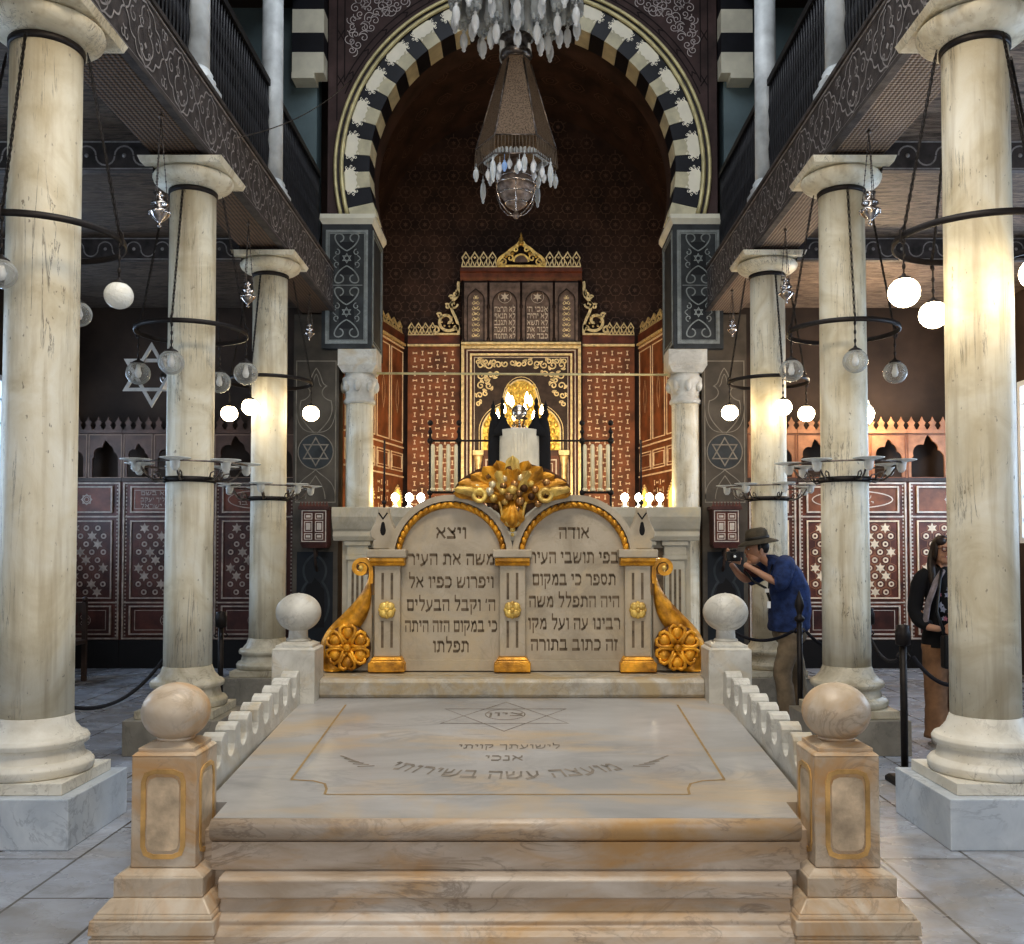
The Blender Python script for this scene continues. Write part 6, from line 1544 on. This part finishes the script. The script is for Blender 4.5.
def crv(P, n=6):
    P = [V(p) for p in P]; out = []
    for i in range(len(P) - 1):
        p0 = P[max(i - 1, 0)]; p1 = P[i]; p2 = P[i + 1]; p3 = P[min(i + 2, len(P) - 1)]
        for k in range(n):
            t_ = k / n; out.append(.5 * ((2 * p1) + (p2 - p0) * t_ + (2 * p0 - 5 * p1 + 4 * p2 - p3) * t_ * t_ + (3 * p1 - p0 - 3 * p2 + p3) * t_ ** 3))
    return out + [P[-1]]
def sleeve(mb, pts, n=5, seg=14, mi=0, fold=.0):
    """tapering cloth tube through (x, y, z, r) with soft folds"""
    C = crv([V((p[0], p[1], p[2])) for p in pts], n); R = crv([V((p[3], 0, 0)) for p in pts], n)
    L_ = len(C) - 1
    mb.tube(C, (lambda t_: R[min(L_, round(t_ * L_))].x * (1 + fold * sin(t_ * 37) * sin(t_ * 11 + 1))), seg, mi)
def torso(mb, secs, seg=24, mi=0, fold=0.):
    """stacked ellipse sections (x, y, z, rx, ry, lean)"""
    A = crv([V(s_[:3]) for s_ in secs], 5); B = crv([V((s_[3], s_[4], 0)) for s_ in secs], 5); vs = []; fs = []
    for i, (c, r) in enumerate(zip(A, B)):
        for k in range(seg):
            a = 2 * pi * k / seg; f = 1 + fold * sin(i * .9 + 2.3 * sin(a * 2)) * .5
            vs.append(c + V((r.x * cos(a) * f, r.y * sin(a) * f, 0)))
    for i in range(len(A) - 1):
        for k in range(seg): j = (k + 1) % seg; fs.append((i * seg + k, i * seg + j, (i + 1) * seg + j, (i + 1) * seg + k))
    fs += [tuple(range(seg - 1, -1, -1)), tuple((len(A) - 1) * seg + k for k in range(seg))]
    mb.add(vs, fs, mi, True)

# ---- the man in blue, side on, photographing toward the ark
MX, MY = 2.41, 8.75
man = thing('person', 'man in brimmed hat and blue jacket leaning forward holding up a black camera', 'person', (MX, MY, 0))
# body: pelvis root, spine, neck, head, arms, legs (he faces -x)
vl = []; el = []
vl.append((2.44, MY, .93, .13, .15)); 
sp = chain(vl, el, [(2.45, MY, 1.10, .12, .145), (2.43, MY, 1.28, .125, .15), (2.36, MY, 1.42, .105, .14), (2.275, MY, 1.475, .055, .058), (2.215, MY, 1.50, .055, .056)], 0)
hd = chain(vl, el, [(2.16, MY, 1.555, .072, .062), (2.150, MY, 1.62, .070, .062)], sp)
chest = 3
ns = chain(vl, el, [(2.335, MY - .19, 1.44, .058, .058), (2.30, MY - .23, 1.335, .046, .046), (2.275, MY - .23, 1.285, .041, .041), (2.17, MY - .19, 1.345, .036, .036), (2.05, MY - .11, 1.425, .026, .028), (2.0, MY - .09, 1.455, .030, .022)], chest)
fs_ = chain(vl, el, [(2.305, MY + .18, 1.43, .058, .058), (2.17, MY + .22, 1.34, .046, .046), (2.08, MY + .20, 1.30, .041, .041), (2.0, MY + .14, 1.36, .034, .034), (1.935, MY + .06, 1.43, .026, .028), (1.91, MY + .04, 1.46, .030, .022)], chest)
for (dy, kx, ax_, hx_) in ((-.095, 2.345, 2.39, 2.405), (.095, 2.52, 2.565, 2.475)):
    chain(vl, el, [(hx_, MY + dy, .84, .088, .09), (kx, MY + dy, .49, .062, .062), (ax_ - .01, MY + dy, .28, .054, .052), (ax_, MY + dy, .09, .038, .038), (ax_ - .14, MY + dy, .045, .036, .034)], 0)
hand_chains(vl, el, (1.995, MY - .09, 1.46), (-.85, .15, .5), (0, -.35, .8), (-.2, .9, 0), .55)
hand_chains(vl, el, (1.915, MY + .035, 1.465), (-.45, -.2, .8), (.1, .5, .5), (.3, -.9, 0), .5)
body = skinned('body', vl, el, 'skin', man)
# head details
mb = MB(); mb.ball((2.145, MY, 1.595), .098, 24, 0, rz=.115, ry=.076)
mb.ball((2.115, MY, 1.515), .062, 16, 0, rz=.068, ry=.058); mb.ball((2.075, MY, 1.468), .028, 12, 0, rz=.026, ry=.032)     # jaw, chin
mb.ball((2.062, MY, 1.545), .020, 10, 0, rz=.022, ry=.036)
mb.lathe([(0, .036), (.008, .030), (.013, .008), (.019, -.010), (.014, -.022), (0, -.026)], (2.046, MY, 1.572), 8)    # nose
for s_ in (-1, 1): mb.ball((2.165, MY + s_ * .078, 1.565), .020, 10, 0, rz=.034, ry=.009); mb.ball((2.075, MY + s_ * .04, 1.60), .022, 8, 0, rz=.010)
mb.build('face', 'skin', body)
mb = MB()
for s_ in (-1, 1): mb.ball((2.058, MY + s_ * .036, 1.588), .010, 10, 0, rz=.007)
mb.build('eyes', 'eye_white', body)
mb = MB()
for s_ in (-1, 1): mb.ball((2.050, MY + s_ * .036, 1.588), .005, 8, 0)
mb.build('pupils', 'hair_dark', body)
mb = MB(); mb.ball((2.050, MY, 1.522), .010, 8, 0, rz=.006, ry=.024); mb.build('mouth', 'lips', body)
mb = MB(); mb.ball((2.185, MY, 1.610), .072, 18, 0, rz=.082, ry=.081)
for s_ in (-1, 1): mb.ball((2.150, MY + s_ * .070, 1.605), .020, 8, 0, rz=.036, ry=.014)
mb.build('hair', 'hair_dark', man)
# jacket
mb = MB()
torso(mb, [(2.425, MY, .845, .175, .205), (2.43, MY, .90, .188, .21), (2.44, MY, 1.02, .188, .20), (2.445, MY, 1.17, .180, .20), (2.42, MY, 1.31, .165, .215), (2.375, MY, 1.42, .145, .215), (2.325, MY, 1.49, .105, .15), (2.27, MY, 1.525, .068, .085), (2.245, MY, 1.54, .058, .066)], 28, 0, .05)
sleeve(mb, [(2.37, MY - .13, 1.455, .085), (2.345, MY - .19, 1.43, .092), (2.315, MY - .235, 1.36, .088), (2.285, MY - .245, 1.295, .082), (2.245, MY - .235, 1.285, .076)], fold=.05)
sleeve(mb, [(2.35, MY + .13, 1.455, .085), (2.30, MY + .2, 1.42, .09), (2.20, MY + .23, 1.35, .082), (2.12, MY + .215, 1.315, .074)], fold=.05)
mb.build('jacket', 'blue_jacket', man)
mb = MB()
torso(mb, [(2.43, MY, .98, .15, .17), (2.435, MY, .90, .158, .175), (2.44, MY, .80, .155, .17), (2.44, MY, .74, .12, .14)], 24, 0, .02)
for (dy, kx, ax_, hx_) in ((-.095, 2.345, 2.39, 2.405), (.095, 2.52, 2.565, 2.475)):
    sleeve(mb, [(hx_, MY + dy, .84, .105), (hx_, MY + dy, .70, .098), (kx, MY + dy, .49, .083), ((kx + ax_) / 2, MY + dy, .30, .078), (ax_, MY + dy, .055, .080)], fold=.06)
mb.build('trousers', 'khaki', man)
for (dy, ax_) in ((-.095, 2.39), (.095, 2.565)):
    mb = MB(); mb.ball((ax_ - .07, MY + dy, .05), .14, 16, 0, rz=.05, ry=.052); mb.box(ax_ - .205, ax_ + .06, MY + dy - .048, MY + dy + .048, 0, .025, 0); mb.build('shoe', 'shoe_dark', man)
# hat with drooping brim
HT = Matrix.Rotation(radians(-9), 4, 'Y'); mb = MB()
mb.lathe([(.188, -.032), (.185, -.022), (.150, -.004), (.118, .008), (.108, .012), (.106, .04), (.100, .078), (.085, .105), (.05, .118), (0, .116)], (2.150, MY, 1.668), 28, 0, M4=HT)
mb.lathe([(.110, .014), (.112, .016), (.110, .038), (.107, .04)], (2.150, MY, 1.668), 28, 1, M4=HT)
ht = mb.build('brimmed_hat', ['hat_cloth', 'shoe_dark'], man)
# maroon and black sling across the forearms, strap with badge
vl = []; el = []; chain(vl, el, [(2.21, MY + .16, 1.36, .06, .06), (2.13, MY + .1, 1.40, .075, .07), (2.04, MY + .08, 1.37, .055, .05)]); skinned('rolled_sleeve', vl, el, 'maroon', man)
mb = MB(); mb.tube([(2.25, MY - .13, 1.45), (2.21, MY - .17, 1.35), (2.20, MY - .18, 1.20), (2.22, MY - .17, 1.10)], .007, 5); mb.tube([(2.02, MY - .06, 1.39), (2.08, MY - .1, 1.30), (2.18, MY - .16, 1.24), (2.22, MY - .17, 1.12)], .012, 6); mb.build('neck_strap', 'black_plastic', man)
mb = MB(); mb.box(2.185, 2.215, MY - .20, MY - .185, 1.06, 1.12); mb.box(2.165, 2.20, MY - .205, MY - .19, 1.20, 1.235); mb.build('badge', 'white_plastic', man)
cm = thing('camera', 'small black camera with pale lens cap held up by the man in the hat', 'camera', (1.90, MY - .11, 1.50))
mb = MB(); mb.box(1.835, 1.965, MY - .145, MY - .075, 1.480, 1.570); mb.box(1.87, 1.93, MY - .14, MY - .08, 1.570, 1.592); bevel(mb.build('body', 'black_plastic', cm), .012, 3)
mb = MB(); mb.lathe([(0, .0), (.026, .0), (.028, .02), (.024, .035), (0, .035)], (1.90, MY - .145, 1.522), 16, M4=Matrix.Rotation(radians(90), 4, 'X')); mb.build('lens', 'black_plastic', cm)
mb = MB(); mb.lathe([(0, .036), (.013, .036), (.013, .038), (0, .038)], (1.90, MY - .145, 1.522), 12, M4=Matrix.Rotation(radians(90), 4, 'X')); mb.build('lens_glass', 'white_plastic', cm)

# ---- the woman in black, half hidden by the nearest lit column
WX, WY = 3.43, 7.75
wm = thing('person', 'smiling woman with long dark hair, glasses and floral black top beside the lit column', 'person', (WX, WY, 0))
vl = [(WX, WY, .93, .15, .12)]; el = []
sp = chain(vl, el, [(WX, WY, 1.08, .125, .10), (WX, WY, 1.25, .14, .11), (WX, WY, 1.37, .12, .09), (WX - .005, WY, 1.445, .048, .048), (WX - .02, WY - .01, 1.48, .05, .05)], 0)
chain(vl, el, [(WX - .025, WY - .02, 1.53, .070, .080), (WX - .025, WY - .02, 1.61, .074, .084)], sp)
for s_ in (-1, 1):
    a = chain(vl, el, [(WX + s_ * .17, WY, 1.37, .05, .05), (WX + s_ * .24, WY + .01, 1.12, .04, .04), (WX + s_ * .21, WY - .10, .97, .034, .034), (WX + s_ * .12, WY - .20, .955, .024, .026)], 3)
    chain(vl, el, [(WX + s_ * .09, WY, .82, .09, .09), (WX + s_ * .085, WY, .48, .06, .06), (WX + s_ * .085, WY, .26, .05, .05), (WX + s_ * .085, WY, .08, .036, .036), (WX + s_ * .085 - .02, WY - .13, .04, .032, .03)], 0)
    hand_chains(vl, el, (WX + s_ * .12, WY - .20, .955), (-s_ * .8, -.3, -.1), (0, -.1, 1), (0, 1, 0), .6, 1, -s_ if False else 1)
wb = skinned('body', vl, el, 'skin', wm)
HC = V((WX - .025, WY - .03, 1.575)); mb = MB(); mb.ball(HC, .076, 22, 0, rz=.112, ry=.090); mb.ball(HC + V((0, -.035, -.068)), .045, 14, 0, rz=.042, ry=.045)
mb.lathe([(0, .022), (.006, .018), (.013, -.004), (.016, -.014), (.01, -.022), (0, -.024)], HC + V((0, -.092, -.005)), 8)
for s_ in (-1, 1): mb.ball(HC + V((s_ * .030, -.062, -.03)), .022, 10, 0, ry=.02)
mb.build('face', 'skin', wb)
mb = MB()
for s_ in (-1, 1): mb.ball(HC + V((s_ * .029, -.082, .018)), .010, 10, 0, ry=.008, rz=.006)
mb.build('eyes', 'eye_white', wb)
mb = MB(); mb.strip(FRONT(HC.y - .098, HC.x, HC.z), [(-.027, -.040), (-.015, -.050), (0, -.053), (.015, -.050), (.027, -.040)], .010, .0, 0, False, .01); mb.build('mouth', 'lips', wb)
mb = MB(); mb.strip(FRONT(HC.y - .0995, HC.x, HC.z), [(-.02, -.043), (-.01, -.048), (.01, -.048), (.02, -.043)], .005, .0, 0, False, .002); mb.build('teeth', 'eye_white', wb)
mb = MB(); fg = FRONT(HC.y - .100, HC.x, HC.z)
for s_ in (-1, 1): mb.strip(fg, [(s_ * .012, .030), (s_ * .050, .034), (s_ * .054, .008), (s_ * .036, -.006), (s_ * .014, .002)], .006, 0, 0, True, .004); mb.tube([HC + V((s_ * .052, -.098, .026)), HC + V((s_ * .078, -.02, .02))], .003, 5)
mb.strip(fg, [(-.012, .02), (.012, .02)], .004, 0, 0, False, .004); mb.build('glasses', 'maroon', wm)
vl = [(HC.x, HC.y + .03, HC.z + .065, .085, .082)]; el = []
chain(vl, el, [(HC.x, HC.y + .06, HC.z - .02, .088, .07), (HC.x, HC.y + .08, HC.z - .14, .085, .055)], 0)
for s_ in (-1, 1): chain(vl, el, [(HC.x + s_ * .075, HC.y + .02, HC.z + .01, .022, .04), (HC.x + s_ * .095, HC.y + .01, HC.z - .10, .030, .04), (HC.x + s_ * .11, HC.y - .03, HC.z - .22, .034, .035), (HC.x + s_ * .10, HC.y - .05, HC.z - .30, .018, .02)], 0)
skinned('hair', vl, el, 'hair_brown', wm)
mb = MB(); mb.ball(HC + V((0, .030, .018)), .090, 22, 0, rz=.112, ry=.092)
for s_ in (-1, 1): mb.ball(HC + V((s_ * .042, -.048, .078)), .046, 12, 0, rz=.034, ry=.042); mb.ball(HC + V((s_ * .078, -.010, .01)), .020, 12, 0, rz=.085, ry=.06)
mb.build('hair_crown', 'hair_brown', wm)
mb = MB()
torso(mb, [(WX, WY, .80, .185, .15), (WX, WY, .90, .185, .15), (WX, WY, 1.05, .155, .13), (WX, WY, 1.22, .165, .14), (WX, WY, 1.34, .18, .12), (WX, WY, 1.41, .13, .085), (WX, WY, 1.45, .06, .06)], 28, 0, .05)
for s_ in (-1, 1): sleeve(mb, [(WX + s_ * .14, WY, 1.385, .062), (WX + s_ * .20, WY, 1.33, .066), (WX + s_ * .245, WY + .01, 1.12, .058), (WX + s_ * .235, WY - .05, 1.02, .055), (WX + s_ * .19, WY - .12, .975, .048)], fold=.06)
tp = mb.build('black_top', 'black_cloth', wm)
mb = MB(); rnd = random.Random(4)
for k in range(16):
    u = rnd.uniform(-.13, .10); v = rnd.uniform(1.0, 1.36); mb.prism(FRONT(WY - .155 - .01 * cos(u * 9)), star_pts(WX + u, v, rnd.uniform(.018, .032), 5, .55, rnd.uniform(0, 90)), 0, .004, k % 2)
mb.build('flower_print', ['floral_pink', 'floral_grey'], tp)
vl = []; el = []; chain(vl, el, [(WX - .06, WY - .11, 1.43, .03, .02), (WX - .14, WY - .15, 1.33, .03, .02), (WX - .20, WY - .13, 1.15, .03, .02), (WX - .22, WY - .12, .98, .028, .018)]); skinned('grey_scarf', vl, el, 'grey_scarf', wm)
mb = MB(); torso(mb, [(WX, WY, .95, .15, .13), (WX, WY, .85, .175, .145), (WX, WY, .76, .17, .14), (WX, WY, .70, .13, .11)], 24)
for s_ in (-1, 1): sleeve(mb, [(WX + s_ * .09, WY, .82, .105), (WX + s_ * .09, WY, .65, .10), (WX + s_ * .088, WY, .45, .09), (WX + s_ * .086, WY, .25, .09), (WX + s_ * .086, WY, .07, .10)], fold=.05)
mb.build('trousers', 'tan_pants', wm)
for s_ in (-1, 1): mb = MB(); mb.ball((WX + s_ * .085 - .01, WY - .08, .045), .05, 14, 0, rz=.042, ry=.13); mb.box(WX + s_ * .085 - .055, WX + s_ * .085 + .035, WY - .2, WY + .05, 0, .02); mb.build('shoe', 'shoe_pale', wm)
bg = thing('shoulder_bag', 'black shoulder bag held at the waist of the woman in the floral top', 'bag', (WX - .05, WY - .28, .72))
mb = MB(); mb.box(WX - .17, WX + .13, WY - .36, WY - .265, .66, .92); bevel(mb.build('bag_body', 'black_plastic', bg), .02, 3)
mb = MB(); mb.tube([(WX - .15, WY - .31, .92), (WX - .17, WY - .23, 1.1), (WX - .12, WY - .18, 1.34), (WX - .09, WY - .135, 1.43)], .011, 6); mb.build('strap', 'black_plastic', bg)
mb = MB(); mb.lathe([(0, 0), (.02, 0), (.02, .006), (0, .006)], (WX - .04, WY - .361, .82), 10, M4=Matrix.Rotation(radians(90), 4, 'X')); mb.build('clasp', 'silver', bg)

# =================================================================== LIGHT
def area(name, loc, rot, size, power, col=(1, 1, 1), sy=None):
    l = bpy.data.lights.new(name, 'AREA'); l.energy = power; l.color = col; l.shape = 'RECTANGLE'; l.size = size; l.size_y = sy or size
    o = bpy.data.objects.new(name, l); COL.objects.link(o); o.location = loc; o.rotation_euler = [radians(a) for a in rot]; return o
def point(name, loc, power, col, r=.08):
    l = bpy.data.lights.new(name, 'POINT'); l.energy = power; l.color = col; l.shadow_soft_size = r
    o = bpy.data.objects.new(name, l); COL.objects.link(o); o.location = loc; return o
area('nave_fill', (AX, 4.5, 10.4), (0, 0, 0), 4.2, 320, (.88, .94, 1.), 12)  # overhead lamp added under the closed ceiling to light the nave
area('rear_fill', (AX, -5.0, 3.6), (82, 0, 0), 5.5, 185, (1., .97, .93), 4.5)  # unseen lamp added before the solid rear wall, shining forward
for sgn in (-1, 1):
    for y0, y1 in ((10.35, 12.1), (5.6, 7.4), (.8, 2.6)):
        area('window_and_fill_light', (AX + sgn * (XW - .12), (y0 + y1) / 2, 2.7), (0, 90 * sgn * 1.0, 0), 2.0, (55 if y0 > 1 else 30) * (.45 if sgn < 0 else .8), (.55, .74, 1.), 1.7)  # daylight at the far windows, added light at the nearer ones
W_ = (1., .78, .48)
for x, y, lit in ((CXR, YC[0], ((-78, .46), (98, .46), (188, .46), (10, .46))), (CXL, YC[2], ((-100, .44), (4, .44), (175, .44))), (CXR, YC[2], ((-84, .42), (6, .42), (184, .42)))):
    for a, r_ in lit: pass
area('ark_fill', (ac, 13.6, 2.6), (100, 0, 0), 2.6, 48, (1., .72, .42), .5)  # unseen warm lamp added to light the ark from below
point('aisle_fill', (4.2, 11.2, 3.7), 60, (1., .74, .46), .15)  # added warm light for the right aisle panels, no lamp hangs here
point('ark_chandelier_glow', (lx, ly, 3.55), 30, (1., .78, .45), .25)
point('screen_bulb_glow', (-1.0, 8.12, 2.12), 5, (1., .84, .6), .05); point('screen_bulb_glow', (1.02, 8.12, 2.12), 5, (1., .84, .6), .05)
for sx in (-1, 1): point('arch_column_glow', (ARX + sx * 1.75, 12.9, 2.3), 14, (1., .80, .42), .1)
point('wall_lamp_glow', (4.6, 12.45, 3.3), 18, (1., .78, .48), .08)
area('platform_spot', (AX, 2.6, 6.2), (14, 0, 0), 1.6, 95, (1., .86, .66), 1.0)
wd = bpy.data.worlds.new('world'); SC.world = wd; wd.use_nodes = True
wd.node_tree.nodes['Background'].inputs[0].default_value = (.6, .68, .8, 1); wd.node_tree.nodes['Background'].inputs[1].default_value = .15
SC.view_settings.view_transform = 'Standard'
SC.view_settings.look = 'Medium High Contrast'
SC.view_settings.exposure = .38
SC.cycles.use_denoising = True
SC.cycles.max_bounces = 6; SC.cycles.transparent_max_bounces = 12
SC.cycles.sample_clamp_indirect = 6
